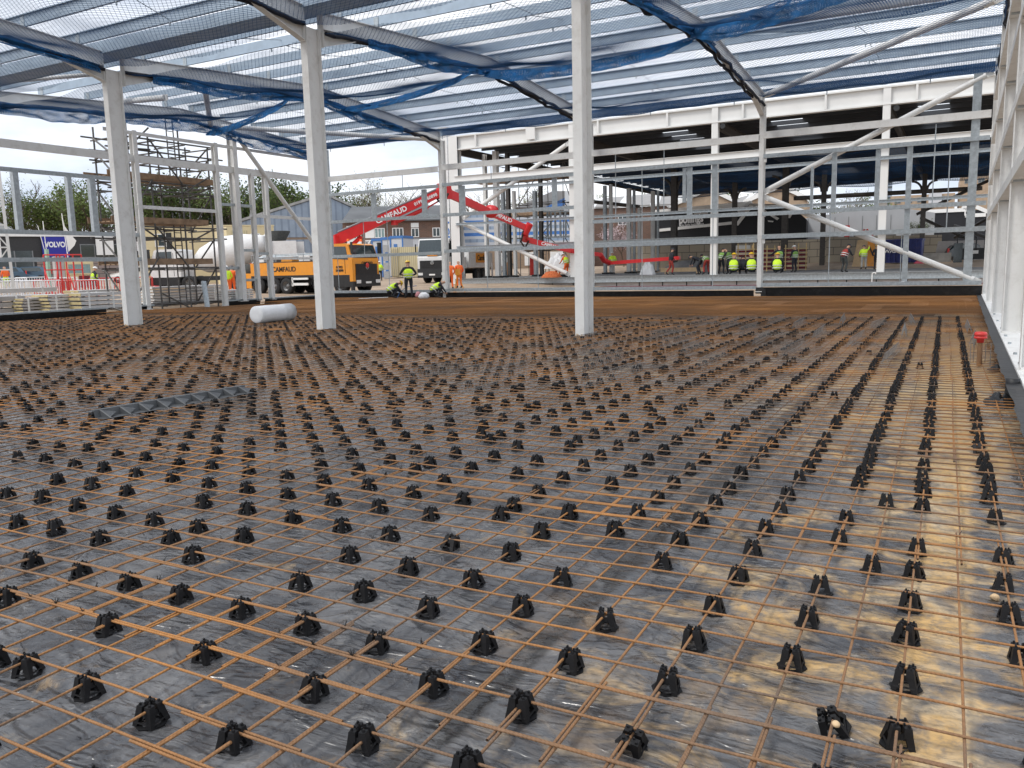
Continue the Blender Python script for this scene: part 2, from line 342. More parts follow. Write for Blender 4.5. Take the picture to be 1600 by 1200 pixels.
def floor_material():
    m, nt, b = new_mat("black_membrane_with_sand"); N, L = nt.nodes, nt.links
    tc = N.new("ShaderNodeTexCoord"); O = tc.outputs["Object"]
    def noise(s, d=6, r=.6, dist=0.0, vec=None):
        n = N.new("ShaderNodeTexNoise"); n.inputs["Scale"].default_value = s; n.inputs["Detail"].default_value = d; n.inputs["Roughness"].default_value = r; n.inputs["Distortion"].default_value = dist
        L.new(vec or O, n.inputs["Vector"]); return n.outputs["Fac"]
    def mr(v, a, b_, c=0., d=1., smooth=True):
        q = N.new("ShaderNodeMapRange"); q.interpolation_type = 'SMOOTHSTEP' if smooth else 'LINEAR'
        for k, x in enumerate((a, b_, c, d)): q.inputs[k+1].default_value = x
        L.new(v, q.inputs[0]); return q.outputs[0]
    def math_(op, a, b_):
        q = N.new("ShaderNodeMath"); q.operation = op
        for k, x in enumerate((a, b_)):
            if isinstance(x, (int, float)): q.inputs[k].default_value = x
            else: L.new(x, q.inputs[k])
        return q.outputs[0]
    def mix(f, a, b_):
        q = N.new("ShaderNodeMix"); q.data_type = 'RGBA'
        L.new(f, q.inputs[0]) if not isinstance(f, float) else None
        for k, x in ((6, a), (7, b_)):
            if isinstance(x, tuple): q.inputs[k].default_value = (*x, 1)
            else: L.new(x, q.inputs[k])
        return q.outputs[2]
    sx = N.new("ShaderNodeSeparateXYZ"); L.new(O, sx.inputs[0]); X, Y = sx.outputs[0], sx.outputs[1]
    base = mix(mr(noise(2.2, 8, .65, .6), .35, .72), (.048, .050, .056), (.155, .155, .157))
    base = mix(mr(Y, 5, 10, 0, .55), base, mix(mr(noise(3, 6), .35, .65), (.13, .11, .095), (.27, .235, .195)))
    base = mix(mr(noise(9, 6, .7, 1.2), .58, .74, 0, .75), base, (.30, .29, .27))            # chalky scuffs
    side = mr(X, -2.6, -.2)                                                                    # sand blown in along the right wall
    side = math_('MULTIPLY', side, mr(X, .66, .30))
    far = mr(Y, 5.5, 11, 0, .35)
    mp = N.new("ShaderNodeMapping"); mp.inputs["Scale"].default_value = (1, 1.5, 1); mp.inputs["Rotation"].default_value = (0, 0, .5); L.new(O, mp.inputs[0])
    sandn = noise(1.7, 9, .62, 1.6, mp.outputs[0])
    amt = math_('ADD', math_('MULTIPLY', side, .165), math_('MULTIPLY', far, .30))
    strip = math_('MULTIPLY', mr(X, -.20, -.08), mr(X, .17, .08))                              # sandy run-off along the bars near the wall
    amt = math_('ADD', amt, math_('MULTIPLY', strip, .13))
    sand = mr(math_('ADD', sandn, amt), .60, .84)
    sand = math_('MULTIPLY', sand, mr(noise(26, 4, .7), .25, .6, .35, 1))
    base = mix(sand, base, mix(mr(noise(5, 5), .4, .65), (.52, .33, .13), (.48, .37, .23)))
    stain = mr(noise(1.1, 5, .6, .5), .54, .72, 0, .55)
    stain = math_('MULTIPLY', stain, side)
    base = mix(stain, base, (.40, .23, .07))
    seam = math_('MULTIPLY', mr(X, -1.62, -1.57), mr(X, -1.43, -1.47))                         # taped lap joint, darkened further by a painted trench shadow
    seam = math_('MULTIPLY', seam, mr(noise(6, 6, .7), .35, .55, .25, .95))
    base = mix(seam, base, (.035, .034, .033))
    L.new(base, b.inputs["Base Color"])
    rg = mr(sand, 0, 1, .20, .8, False)
    rg2 = math_('ADD', rg, mr(noise(3, 5), .3, .7, -.08, .14))
    L.new(rg2, b.inputs["Roughness"])
    b.inputs["Specular IOR Level"].default_value = .55
    bp = N.new("ShaderNodeBump"); bp.inputs["Strength"].default_value = .75; bp.inputs["Distance"].default_value = .04
    def crease(sc, rot, s_):
        mp_ = N.new("ShaderNodeMapping"); mp_.inputs["Scale"].default_value = (1, s_, 1); mp_.inputs["Rotation"].default_value = (0, 0, rot); L.new(O, mp_.inputs[0])
        v = math_('ABSOLUTE', math_('SUBTRACT', noise(sc, 4, .55, .9, mp_.outputs[0]), .5), 0)
        return mr(v, 0, .07, 1, 0)
    hgt = math_('ADD', math_('MULTIPLY', noise(2.6, 3, .5, 1.0), 1.3), math_('MULTIPLY', noise(13, 3, .5, .6), .06))
    hgt = math_('ADD', hgt, math_('MULTIPLY', crease(.8, .4, 2.4), .42))
    hgt = math_('ADD', hgt, math_('MULTIPLY', crease(1.5, -.7, 2.2), .22))
    hgt = math_('ADD', hgt, math_('MULTIPLY', crease(3.1, 1.3, 1.8), .07))
    L.new(hgt, bp.inputs["Height"]); L.new(bp.outputs["Normal"], b.inputs["Normal"])
    return m
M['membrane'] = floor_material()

def fz(x, y):                                                    # creases and hollows of the sheeting
    p = V3((x*1.1, y*1.1, 0.3))
    a = mn.noise(p)*.010
    q = V3((x*2.0+mn.noise(p)*.8, y*3.4+mn.noise(p*1.7)*.8, 1.7))
    c = (1-abs(mn.noise(q)))**6*.016
    e = (1-abs(mn.noise(V3((x*4.1+y*1.4, y*2.1-x, 4.2)))))**8*.008
    return a+c+e+.018
def axis(lo, hi, fine_lo, fine_hi, s, grow=1.12, mx=.6):
    a = [fine_lo]
    while a[-1] < fine_hi: a.append(a[-1]+s)
    st = s
    while a[-1] < hi: st = min(mx, st*grow); a.append(a[-1]+st)
    a[-1] = hi
    b, st = [fine_lo], s
    while b[-1] > lo: st = min(mx, st*grow); b.append(b[-1]-st)
    if b[-1] < lo: b[-1] = lo
    return b[:0:-1]+a
xs = axis(XL-.15, XR, -6.5, .6, .055)
ys = axis(-1.2, YB+.05, 2.0, 7.5, .055)
vs = np.array([(x, y, fz(x, y)) for y in ys for x in xs])
nx = len(xs); q = np.array([(k*nx+i, k*nx+i+1, (k+1)*nx+i+1, (k+1)*nx+i) for k in range(len(ys)-1) for i in range(nx-1)])
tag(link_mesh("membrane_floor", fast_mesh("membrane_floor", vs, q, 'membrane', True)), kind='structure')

# ---------------- reinforcement mesh sheets (lower layer)
def zw(x, y): return .005*math.sin(x*1.9+y*.7)+.004*math.sin(y*2.3-x*.6)+.003*math.sin(x*4.7+1.3)
def bar_pts(p0, p1, z, step):
    n = max(1, int(np.linalg.norm(p1-p0)/step))
    out = []
    for k in range(n+1):
        p = p0+(p1-p0)*k/n
        out.append((p[0], p[1], z+zw(p[0], p[1])))
    return out
XC0, XC1, YC0, YC1 = XL+.25, XR-.06, .6, YB-.35
def clip(p0, p1, lo=None):
    """clip a bar to the floor; lo(x) may raise the near edge"""
    p0, p1 = p0.copy(), p1.copy()
    y0 = YC0 if lo is None else max(YC0, lo((p0[0]+p1[0])/2))
    if abs(p1[0]-p0[0]) > abs(p1[1]-p0[1]):
        if p0[1] < y0 or p0[1] > YC1: return None
        d = p1-p0
        if p1[0] < XC0 or p0[0] > XC1: return None
        if p0[0] < XC0: p0 = p0+d*((XC0-p0[0])/d[0])
        if p1[0] > XC1: p1 = p1-d*((p1[0]-XC1)/d[0])
    else:
        if p0[0] < XC0 or p0[0] > XC1: return None
        d = p1-p0
        if p1[1] < y0 or p0[1] > YC1: return None
        if p0[1] < y0: p0 = p0+d*((y0-p0[1])/d[1])
        if p1[1] > YC1: p1 = p1-d*((p1[1]-YC1)/d[1])
    return (p0, p1) if np.linalg.norm(p1-p0) > .15 else None
def mesh_sheet(i0, j0, ni, nj, zl, zt, mat, label, group, rad=.0056, dx=0., dy=0., lo=None, name="mesh_sheet"):
    A, B, NS = [], [], []
    c = gp(i0+ni/2, j0+nj/2)
    near = c[1] < 8 and c[0] > -9
    for j in range(j0, j0+nj+1):
        w = rnd.uniform(-.006, .006)
        r_ = clip(gp(i0-.35+rnd.uniform(-.12, .12), j)+(0, dy+w, 0), gp(i0+ni+.35+rnd.uniform(-.12, .12), j)+(0, dy+w+rnd.uniform(-.006, .006), 0), lo)
        if r_:
            P = bar_pts(*r_, zt, .3 if near else .9); A += P[:-1]; B += P[1:]
    for i in range(i0, i0+ni+1):
        w = rnd.uniform(-.006, .006)
        r_ = clip(gp(i, j0-.35+rnd.uniform(-.12, .12))+(dx+w, 0, 0), gp(i, j0+nj+.35+rnd.uniform(-.12, .12))+(dx+w+rnd.uniform(-.006, .006), 0, 0), lo)
        if r_:
            P = bar_pts(*r_, zl, .3 if near else .9); A += P[:-1]; B += P[1:]
    if not A: return None
    V_, Q_ = segs_mesh(A, B, rad, 6 if near else 4)
    o = link_mesh(name, fast_mesh(name, V_, Q_, mat, True))
    tag(o, label, "steel mesh", group)
    if near and c[1] < 6:                                        # twisted tie wires where sheets lap
        K = MB()
        for _ in range(46):
            i, j = i0+rnd.choice([0, 1, ni-1, ni, rnd.randint(0, ni)]), j0+rnd.choice([0, 1, nj-1, nj, rnd.randint(0, nj)])
            p = gp(i, j); x, y = p[0]+dx, p[1]+dy
            if not (XC0 < x < XC1 and y > 1.5): continue
            z = zt+zw(x, y)
            K.tube((x-.010, y-.010, z-.012), (x+.009, y+.010, z+.009), .002, 4)
            K.tube((x+.010, y-.010, z-.012), (x-.009, y+.010, z+.009), .002, 4)
            K.tube((x+.004, y+.003, z+.006), (x+rnd.uniform(-.01, .02), y+rnd.uniform(-.01, .02), z+.028), .0018, 4)
        tag(K.build("tie_wire", 'truckblack', o), kind='stuff')
    return o
first = {}
for b_ in range(-1, 14):
    off = {-1: -4, 0: -12}.get(b_, (b_*9) % 22-11)
    for a_ in range(-8, 3):
        i0, j0 = off+22*a_, -15+12*(b_+1)
        near = b_ <= 0
        c = gp(i0+12, j0+7)
        if b_ == -1: lab = "rusty steel mesh sheet nearest the viewer, on black spacers over dark sheeting"
        elif b_ <= 2: lab = "rusty steel mesh sheet in the near half of the floor before the inner columns"
        elif b_ <= 6: lab = "rusty steel mesh sheet on black spacers around the feet of the inner columns"
        else: lab = "rusty steel mesh sheet of the lower layer beneath the far brown mat"
        mesh_sheet(i0, j0, 24, 14, .080, .0905, 'rust', lab, "lower steel mesh sheets", dx=.013*(b_ % 2), dy=.013*(a_ % 2))

# ---------------- upper mat at the far side of the floor
def ulo(x): return float(np.interp(x, [-30, -26, -21, -14, -8, -3, .6], [20.9, 22.0, 21.9, 21.5, 22.6, 23.6, 24.6]))+.12*math.sin(x*2.1)
for b_ in range(0, 7):
    for a_ in range(-7, 2):
        i0 = 7+22*a_+(b_*6) % 22
        mesh_sheet(i0, 88+12*b_, 24, 14, .185, .197, 'rust_upper', "brown steel mesh sheet of the raised far mat by the back wall", "upper steel mesh sheets",
                   rad=.0062, dx=.05+.014*(b_ % 2), dy=.06+.014*(a_ % 2), lo=ulo)

# ---------------- black plastic spacers
def chair_mb():
    m = MB()
    n = 12
    ring = [(1.0, .055, .070)]
    vs = []
    for r_, z in ((.038, .0), (.060, .0), (.060, .006), (.038, .006)):
        for k in range(n):
            t = 2*math.pi*k/n; rr = r_*(1+.06*math.cos(4*t)); vs.append((rr*math.cos(t), rr*math.sin(t), z))
    fs = [(a*n+k, a*n+(k+1) % n, ((a+1) % 4)*n+(k+1) % n, ((a+1) % 4)*n+k) for a in range(4) for k in range(n)]
    m.add(vs, fs)
    for sx_ in (-1, 1):
        for sy_ in (-1, 1):
            def hx(x0, x1, x2, x3, z0, z1):
                c = []
                for lo_, hi_, z in ((x0, x1, z0), (x2, x3, z1)):
                    q = [(lo_, lo_), (hi_, lo_), (hi_, hi_), (lo_, hi_)]
                    c += [(p*sx_, r*sy_, z) for p, r in q]
                if sx_*sy_ < 0: c = c[3::-1]+c[7:3:-1]
                m.hexa(c)
            hx(.028, .049, .012, .039, .004, .058)                # leg
            hx(.0065, .039, .0065, .033, .057, .098)              # tower beside the slot
            hx(.008, .014, .008, .014, .097, .108)                # castellations
            hx(.020, .028, .020, .027, .097, .109)
    for k in range(4):                                           # webs between the legs leave an arched window
        c_, s_ = math.cos(k*math.pi/2), math.sin(k*math.pi/2)
        def rt(x, y, z): return (x*c_-y*s_, x*s_+y*c_, z)
        q = [(-.026, .036, .050), (.026, .036, .050), (.022, .031, .072), (-.022, .031, .072)]
        m.hexa([rt(x, y-.005, z) for x, y, z in q]+[rt(x, y, z) for x, y, z in q])
        q = [(-.040, .047, .020), (.040, .047, .020), (.039, .045, .026), (-.039, .045, .026)]
        m.hexa([rt(x, y-.004, z) for x, y, z in q]+[rt(x, y, z) for x, y, z in q])
    return m
cands = []
for i in range(-147, 11):
    for j in range(-12, 132):
        if i % 2 == 0: continue
        par = 0 if i >= -1 else 1
        if ((j+par) % 2) and not (i >= 3 and j > 14 and rnd.random() < .55): continue
        p = gp(i, j)
        if rnd.random() < (.10 if p[0] < -2.2 or p[1] < 5.5 else .06): continue
        p = gp(i, j); y_lim = ulo(p[0])
        if rnd.random() < .025: p = gp(i+1, j)
        x, y = p[0]+rnd.uniform(-.012, .012), p[1]+(.2 if rnd.random() < (.10 if i < -1 else .06) else 0)+rnd.uniform(-.015, .015)
        if not (XL+.4 < x < XR-.07 and .9 < y < y_lim-.1): continue
        d = (V3((x, y, .05))-CAMP); z_ = d.dot(FW)
        if z_ < .5: continue
        u_, v_ = 800+F_PX*d.dot(RT)/z_, 600-F_PX*d.dot(UP)/z_
        if u_ < -220 or u_ > 1820 or v_ > 1320: continue
        vis = -30 < u_ < 1630 and v_ < 1230
        cands.append((z_ if vis else z_+60, x, y, rnd.choice([0, math.pi/2])+GA+rnd.gauss(0, .13), *((rnd.gauss(0, .04), rnd.gauss(0, .04)) if rnd.random() > .03 else (rnd.uniform(-.5, .5), rnd.uniform(-.4, .4)))))
cands.sort()
ch0 = chair_mb().build("bar_spacer", 'black_plastic')
tag(ch0, "black plastic castle-shaped spacer holding the rusty mesh off the sheeting, among the nearest ones", "bar spacer", "black plastic mesh spacers")
for k, (_, x, y, a, t1, t2) in enumerate(cands[:300]):
    o = ch0 if k == 0 else ch0.copy()
    if k: COL.objects.link(o)
    o.location = (x, y, fz(x, y)-.002); o.rotation_euler = (t1, t2, a); o.scale = (.93, .93, .82*rnd.uniform(.97, 1.03))
rest = cands[300:]
lv = np.array([v.co[:] for v in ch0.data.vertices]); lq = np.array([list(p.vertices) for p in ch0.data.polygons])
LV, LQ = [], []
for k, (_, x, y, a, t1, t2) in enumerate(rest):
    Rm_ = np.array(Euler((t1, t2, a)).to_matrix())
    LV.append((lv*(.93, .93, .82))@Rm_.T+(x, y, .028)); LQ.append(lq+k*len(lv))
tag(link_mesh("bar_spacers_beyond", fast_mesh("bar_spacers_beyond", np.concatenate(LV), np.concatenate(LQ), 'black_plastic')),
    "black plastic spacers in rows under the mesh across the farther part of the floor", "bar spacers", kind='stuff')

# ---------------- grey wire lattice strips standing in the mesh
def lattice(L_=2.0, H_=.15):
    m = MB()
    m.tube((0, 0, H_), (0, L_, H_), .0035, 4); m.tube((-.035, 0, .02), (-.035, L_, .02), .003, 4); m.tube((.035, 0, .02), (.035, L_, .02), .003, 4)
    k = 0.0
    while k < L_-.05:
        for s_ in (-1, 1): m.tube((.045*s_, k, 0), (0, k+.03, H_), .0024, 4, caps=False)
        k += .1
    return m
lat0 = lattice().build("wire_lattice", 'wire')
n_l = 0
for X_, ylist in ((-5.6, (12.5, 16.1, 19.)), (-4.8, (10.6, 14.4, 18.6)), (-4.1, (9.2, 13.4, 17.4, 20.4)), (-3.3, (11.6, 15.2, 19.2)), (-2.5, (13.4, 16.8, 20.8)), (-1.7, (15.4, 19.4)), (-.95, (13.0, 17.6, 21.0)), (.18, (15.9, 18.9)),
                  (-6.7, (9.0, 13.8)), (-5.3, (8.3,)), (-6.1, (9.9,))):
    for y in ylist:
        o = lat0 if n_l == 0 else lat0.copy()
        if n_l: COL.objects.link(o)
        n_l += 1
        o.location = (X_, y, .10); o.rotation_euler = (0, 0, rnd.gauss(GA, .05))
        tag(o, "thin grey wire lattice strip standing upright on the mesh in the middle distance", "wire lattice", "wire lattice strips on the mesh")

# ---------------- odd things lying on the mesh
t = thing("gusset_strip", "grey metal strip with a row of triangular fins lying on the mesh", "metal strip", (-8.12, 5.45, .105), R(-3)); t.scale = (.62, 1, .75)
m = MB()
L_ = 2.05
m.hexa([(-.17, 0, .0), (.10, 0, 0), (.10, L_, 0), (-.17, L_, 0), (-.17, 0, .004), (.10, 0, .004), (.10, L_, .004), (-.17, L_, .004)])
m.hexa([(-.17, 0, .004), (-.16, 0, .004), (-.16, L_, .004), (-.17, L_, .004), (-.20, 0, .11), (-.19, 0, .11), (-.19, L_, .11), (-.20, L_, .11)])
m.box(-.30, -.19, 0, L_, .106, .112)
m.build("channel", 'darkgrey', t)
for k in range(9):
    y = .06+k*.235
    g = MB(); g.prism([(-.19, y, .11), (.09, y+.015, .004), (-.165, y, .004)], (0, 0, 0), (0.03, .012, 0)); g.prism([(-.19, y, .108), (.085, y+.012, .006), (-.11, y+.17, .05)], (0, 0, 0), (0, 0, .004))
    g.build("fin", 'darkgrey', t)
p0, p1 = onZ(401, 505, .10), onZ(451, 499.5, .10)
d = (p1-p0); t = thing("plastic_roll", "white roll of plastic film lying askew on the mesh between two columns", "plastic roll", p0)
m = MB(); r_ = .235; n = 28
prof = [(.0, 0), (.10, 0), (.24, .0), (.262, .02), (.265, .5), (.258, 1.1), (.268, 1.7), (.262, d.length-.03), (.22, d.length)]
m.lathe([(a, b_) for a, b_ in prof], n, axis='y')
o = m.build("roll", 'plasticroll', t); o.location = (0, 0, .262); o.rotation_euler = (0, 0, math.atan2(-d.x, d.y))
m = MB()
for k in range(16):
    a0, a1 = 2*math.pi*k/16, 2*math.pi*(k+1)/16
    f0, f1 = .15+.05*math.sin(5*a0), .15+.05*math.sin(5*a1)
    m.add([(.23*math.cos(a0), 0, .23*math.sin(a0)), (.23*math.cos(a1), 0, .23*math.sin(a1)), (.20*math.cos(a1), f1, .20*math.sin(a1)), (.20*math.cos(a0), f0, .20*math.sin(a0))], [(0, 1, 2, 3), (3, 2, 1, 0)])
o = m.build("loose_end", 'plasticroll', t); o.location = (d.x*.995, d.y*.995, .235); o.rotation_euler = (0, 0, math.atan2(-d.x, d.y))
t = thing("capped_stake", "red mushroom cap on a short rusty stake by the right wall", "stake", (.27, 13.6, .05))
m = MB(); m.tube((0, 0, 0), (0, 0, .40), .035, 8); m.build("stake", 'rust', t)
m = MB(); m.lathe([(0, .50), (.07, .495), (.085, .47), (.085, .44), (.06, .435), (.085, .43), (.085, .40), (.05, .39), (.045, .34), (0, .34)], 16); m.build("cap", 'redplastic', t)
m = MB()
for sx_ in (-.12, .13): m.path([(sx_, -.3, .02), (sx_, -.28, .36), (sx_*.6, .2, .30), (sx_*.6, .25, .02)], .005, 5)
m.build("wire_loop", 'wire', t)
for (x, y, z, sc, lab) in ((*onZ(1306, 1131, .105)[:2], .105, .014, "small broken pale chip lying on a bar near the viewer"), (*onZ(1555, 933, .045)[:2], .045, .022, "small yellowish stone on the sheeting by the right edge")):
    m = MB(); m.lathe([(0, sc*.7), (sc*.6, sc*.6), (sc, sc*.1), (sc*.8, -sc*.5), (0, -sc*.6)], 9)
    for k, v in enumerate(m.v): m.v[k] = tuple(c*(1+.25*mn.noise(V3(v)*70)) for c in v)
    tag(m.build("stone_chip", 'ply', None, (x, y, z)), lab, "stone")
# ================================================================== the steel frame of the new hall
FX = [-31.0, -23.05, -15.05, -7.42, .82]                         # frame lines
def rtop(Y):                                                     # top of the rafters: ridges at Y=26 and Y=8, valley at Y=17
    return 8.98-.0755*abs(Y-26) if Y >= 17 else 8.98-.0755*abs(Y-8)
def column(x, y, z0, z1, dep, wid, label, mat='white', dirn=(0, 1, 0), name="steel_column", base=True, stiff=()):
    t = thing(name, label, "column", (x, y, z0))
    m = MB(); m.ibeam((0, 0, 0), (0, 0, z1-z0), dep, wid, .018, .012, up=dirn)
    m.build("shaft", mat, t)
    if base:
        m = MB(); m.box(-wid*.75, wid*.75, -dep*.62, dep*.62, -.03, .0); m.build("base_plate", mat, t)
    return t
for x, lab in ((FX[1], "tall white steel column left of the white plastic roll, first of the three inner columns"), (FX[2], "tall white steel column between the white plastic roll and the crouching workers"),
               (FX[3]-.02, "tall white steel column in the middle of the photo, rightmost of the three inner columns")):
    t = column(x, 16.9, .02, 7.86, .53, .215, lab)
    m = MB()                                                     # cut edges of the sleeve round the foot
    for k in range(7): m.box(-.105+k*.03, -.09+k*.03, -.285, -.275, .0, rnd.uniform(.05, .12))
    m.build("foot_tape", 'ply', t)
for x, lab, z0 in ((FX[0], "white steel column at the far left corner of the hall, behind the middle inner column", .05), (FX[1], "white steel column of the back wall beside the crouching workers", .12),
                   (FX[2], "white steel column of the back wall hidden behind the rightmost inner column", .12), (FX[3], "white steel column of the back wall where two slanting braces meet", .40)):
    t = column(x, YB, z0, 7.95, .40, .18, lab)
    if x == FX[3]:
        m = MB(); m.box(-.12, .30, -.22, -.16, -.1, .16); m.box(.09, .3, -.2, .1, -.28, .05); m.build("foot_wrap", 'black_dpm', t)
    for z in (2.5, 3.57 if x > -10 else 4.28, 5.75):
        m = MB(); m.box(.08, .20, -.20, -.12, z-z0-.14, z-z0+.05); m.build("rail_cleat", 'white', t)

def rafter(x, y0, yr, y1, label, h0=True, h1=True):
    t = thing("roof_rafter", label, "rafter", (x, 0, 0))
    D_ = .43
    m = MB()
    for a, b in ((y0, yr), (yr, y1)): m.ibeam((0, a, rtop(a)-D_/2), (0, b, rtop(b)-D_/2), D_, .19, .016, .011)
    m.build("beam", 'white', t)
    for on, yc, s_ in ((h0, y0, 1), (h1, y1, -1)):
        if not on: continue
        s_ = 1 if yr > yc else -1
        L_ = 1.9
        z0 = rtop(yc)-D_; z1 = rtop(yc+s_*L_)-D_
        m = MB(); m.prism([(-.006, yc+s_*.02, z0), (-.006, yc+s_*L_, z1), (-.006, yc+s_*.02, z0-.42)], (0, 0, 0), (.012, 0, 0))
        m.bar((0, yc+s_*.02, z0-.42), (0, yc+s_*L_, z1), .19, .016); m.build("haunch", 'white', t)
        m = MB()
        m.box(-.095, .095, yc+s_*.02-.012, yc+s_*.02+.012, z0-.45, z0+D_)
        m.build("end_plate", 'white', t)
    return t
WHO = ["left wall", "first inner column", "second inner column", "third inner column", "right wall"]
for x, w in zip(FX, WHO):
    rafter(x, 17.28, 26, 34.8, "white pitched roof rafter from the %s to the back wall" % w)
    rafter(x, 16.62, 8, -1.0, "white roof rafter on the viewer's side of the %s" % w, True, False)

# purlins on top of the rafters
def purlin(Y, label, h=.30, mat='galvd', grp=None):
    t = thing("roof_purlin", label, "purlin", (0, Y, rtop(Y)+.004))
    m = MB(); sg = 1 if (Y-26)*(1 if Y >= 17 else 0)+(Y-8)*(0 if Y >= 17 else 1) < 0 else -1
    m.box(XL-.25, FX[4]+.1, -.004, .004, 0, h)
    m.box(XL-.25, FX[4]+.1, -.07 if sg > 0 else 0, 0 if sg > 0 else .07, -.004, 0); m.box(XL-.25, FX[4]+.1, 0 if sg > 0 else -.07, .07 if sg > 0 else 0, h, h+.004)
    m.box(XL-.25, FX[4]+.1, -.07 if sg < 0 else .066, -.066 if sg < 0 else .07, h-.022, h)
    m.build("section", mat, t); t["group"] = grp
    for x in FX[:4]:
        m = MB(); m.box(x-.08, x+.08, -.02, -.005, .0, h*.9); m.build("cleat", 'galv', t)
    return t
PY = [18.1, 19.7, 21.6, 23.5, 25.3, 26.7, 28.5, 30.4, 32.3, 33.8]
PYN = [15.9, 14.3, 12.4, 10.5, 8.7, 7.3, 5.5, 3.6, 1.7]
for n_, ys_ in (("back", PY), ("near", PYN)):
    for k, Y in enumerate(ys_):
        if n_ == "back":
            lab = "grey galvanised purlin resting on the rafters " + ("of the slope between valley gutter and ridge" if k < 5 else "of the slope falling to the back wall"); gp_ = "purlins of the far roof span"
        else:
            lab = "grey galvanised purlin of the roof slopes on the viewer's side of the valley gutter"; gp_ = "purlins of the near roof span"
        t = purlin(Y, lab, grp=gp_)
        nxt = ys_[k+1] if k+1 < len(ys_) else None
        if nxt:
            for xa, xb in zip(FX[:-1], FX[1:]):                  # thin rods tie each purlin to the next
                xm = (xa+xb)/2+rnd.uniform(-.15, .15); m = MB()
                up0, up1 = (.20, .05) if k % 2 else (.05, .20)
                m.tube((xm, 0, up0), (xm+.25, nxt-Y, rtop(nxt)-rtop(Y)+up1), .012, 5); m.build("sag_rod", 'galv', t)
                m = MB(); m.box(xm-.02, xm+.02, -.015, .015, -.10, 0); m.build("lug", 'galv', t)
t = thing("eaves_beam", "deep grey eaves channel along the top of the back wall", "eaves beam", (0, YB+.05, 8.16))
m = MB(); m.box(XL-.2, FX[4], 0, .006, 0, .34); m.box(XL-.2, FX[4], -.07, 0, -.004, 0); m.box(XL-.2, FX[4], -.07, 0, .34, .344); m.build("channel", 'galvd', t)
for k in range(9):
    m = MB(); x = -30.2+k*3.6; m.tube((x, -.03, -.16), (x, -.03, .0), .02, 6); m.build("bolt", 'galv', t)
t = thing("valley_gutter", "wide grey metal valley gutter over the inner columns", "gutter", (0, 17, 8.26))
m = MB(); m.box(XL-.3, FX[4], -.30, .30, .0, .01); m.box(XL-.3, FX[4], -.42, -.40, .01, .36); m.box(XL-.3, FX[4], .40, .42, .01, .36)
m.hexa([(XL-.3, -.41, .12), (FX[4], -.41, .12), (FX[4], -.30, 0), (XL-.3, -.30, 0), (XL-.3, -.42, .13), (FX[4], -.42, .13), (FX[4], -.30, .012), (XL-.3, -.30, .012)])
m.hexa([(XL-.3, .30, 0), (FX[4], .30, 0), (FX[4], .41, .12), (XL-.3, .41, .12), (XL-.3, .30, .012), (FX[4], .30, .012), (FX[4], .42, .13), (XL-.3, .42, .13)])
m.build("trough", 'galvd', t)

# ------------------------------------------------------------------ bracing tubes
def brace(a, b, r_, label, mat='white'):
    a, b = V3(a), V3(b); t = thing("brace_tube", label, "brace", a)
    d = b-a; u = d.normalized()
    m = MB(); m.tube(u*.25, d-u*.25, r_, 12); m.build("tube", mat, t)
    for k, (p, q_) in enumerate(((V3((0, 0, 0)), u*.32), (d-u*.32, d))):
        m = MB(); m.bar(p, q_, .014, r_*1.9); m.build("end_plate", mat, t)
    return t
brace((FX[3]+.1, YB, 4.45), (.62, YB-.05, 8.15), .11, "white tube brace rising to the top of the right wall")
brace((FX[3]+.1, YB, 4.25), (.58, YB-.05, .68), .11, "white tube brace slanting down to the foot of the right wall")
brace((FX[3]+.1, 34.5, 8.15), (.6, 26.3, 8.42), .11, "white roof brace from the back wall to the right wall, lower of the pair")
brace((FX[3]+.1, 25.4, 8.45), (.6, 25.8, 8.52), .11, "white roof brace from the third rafter to the right wall, upper of the pair")
brace((FX[0]+.1, 27.9, 8.45), (FX[1]-.1, 34.6, 7.95), .11, "white roof brace over the scaffold bay, running to the back wall column")
brace((FX[0]+.1, 27.6, 8.45), (FX[1]-.2, 20.6, 8.2), .11, "white roof brace over the scaffold bay, running towards the first inner column")
brace(onX(178, 160, FX[0]+.3), onX(262, 152, FX[1]-2.4), .11, "short white roof brace seen just right of the first inner column's head")
brace((XL+.1, 29.2, 8.1), (XL+.1, 34.6, 2.6), .11, "white tube brace slanting down inside the left wall")
brace(onX(0, 128, -30.2), onX(150, 116, -25.0), .07, "white roof brace left of the first inner column's head")

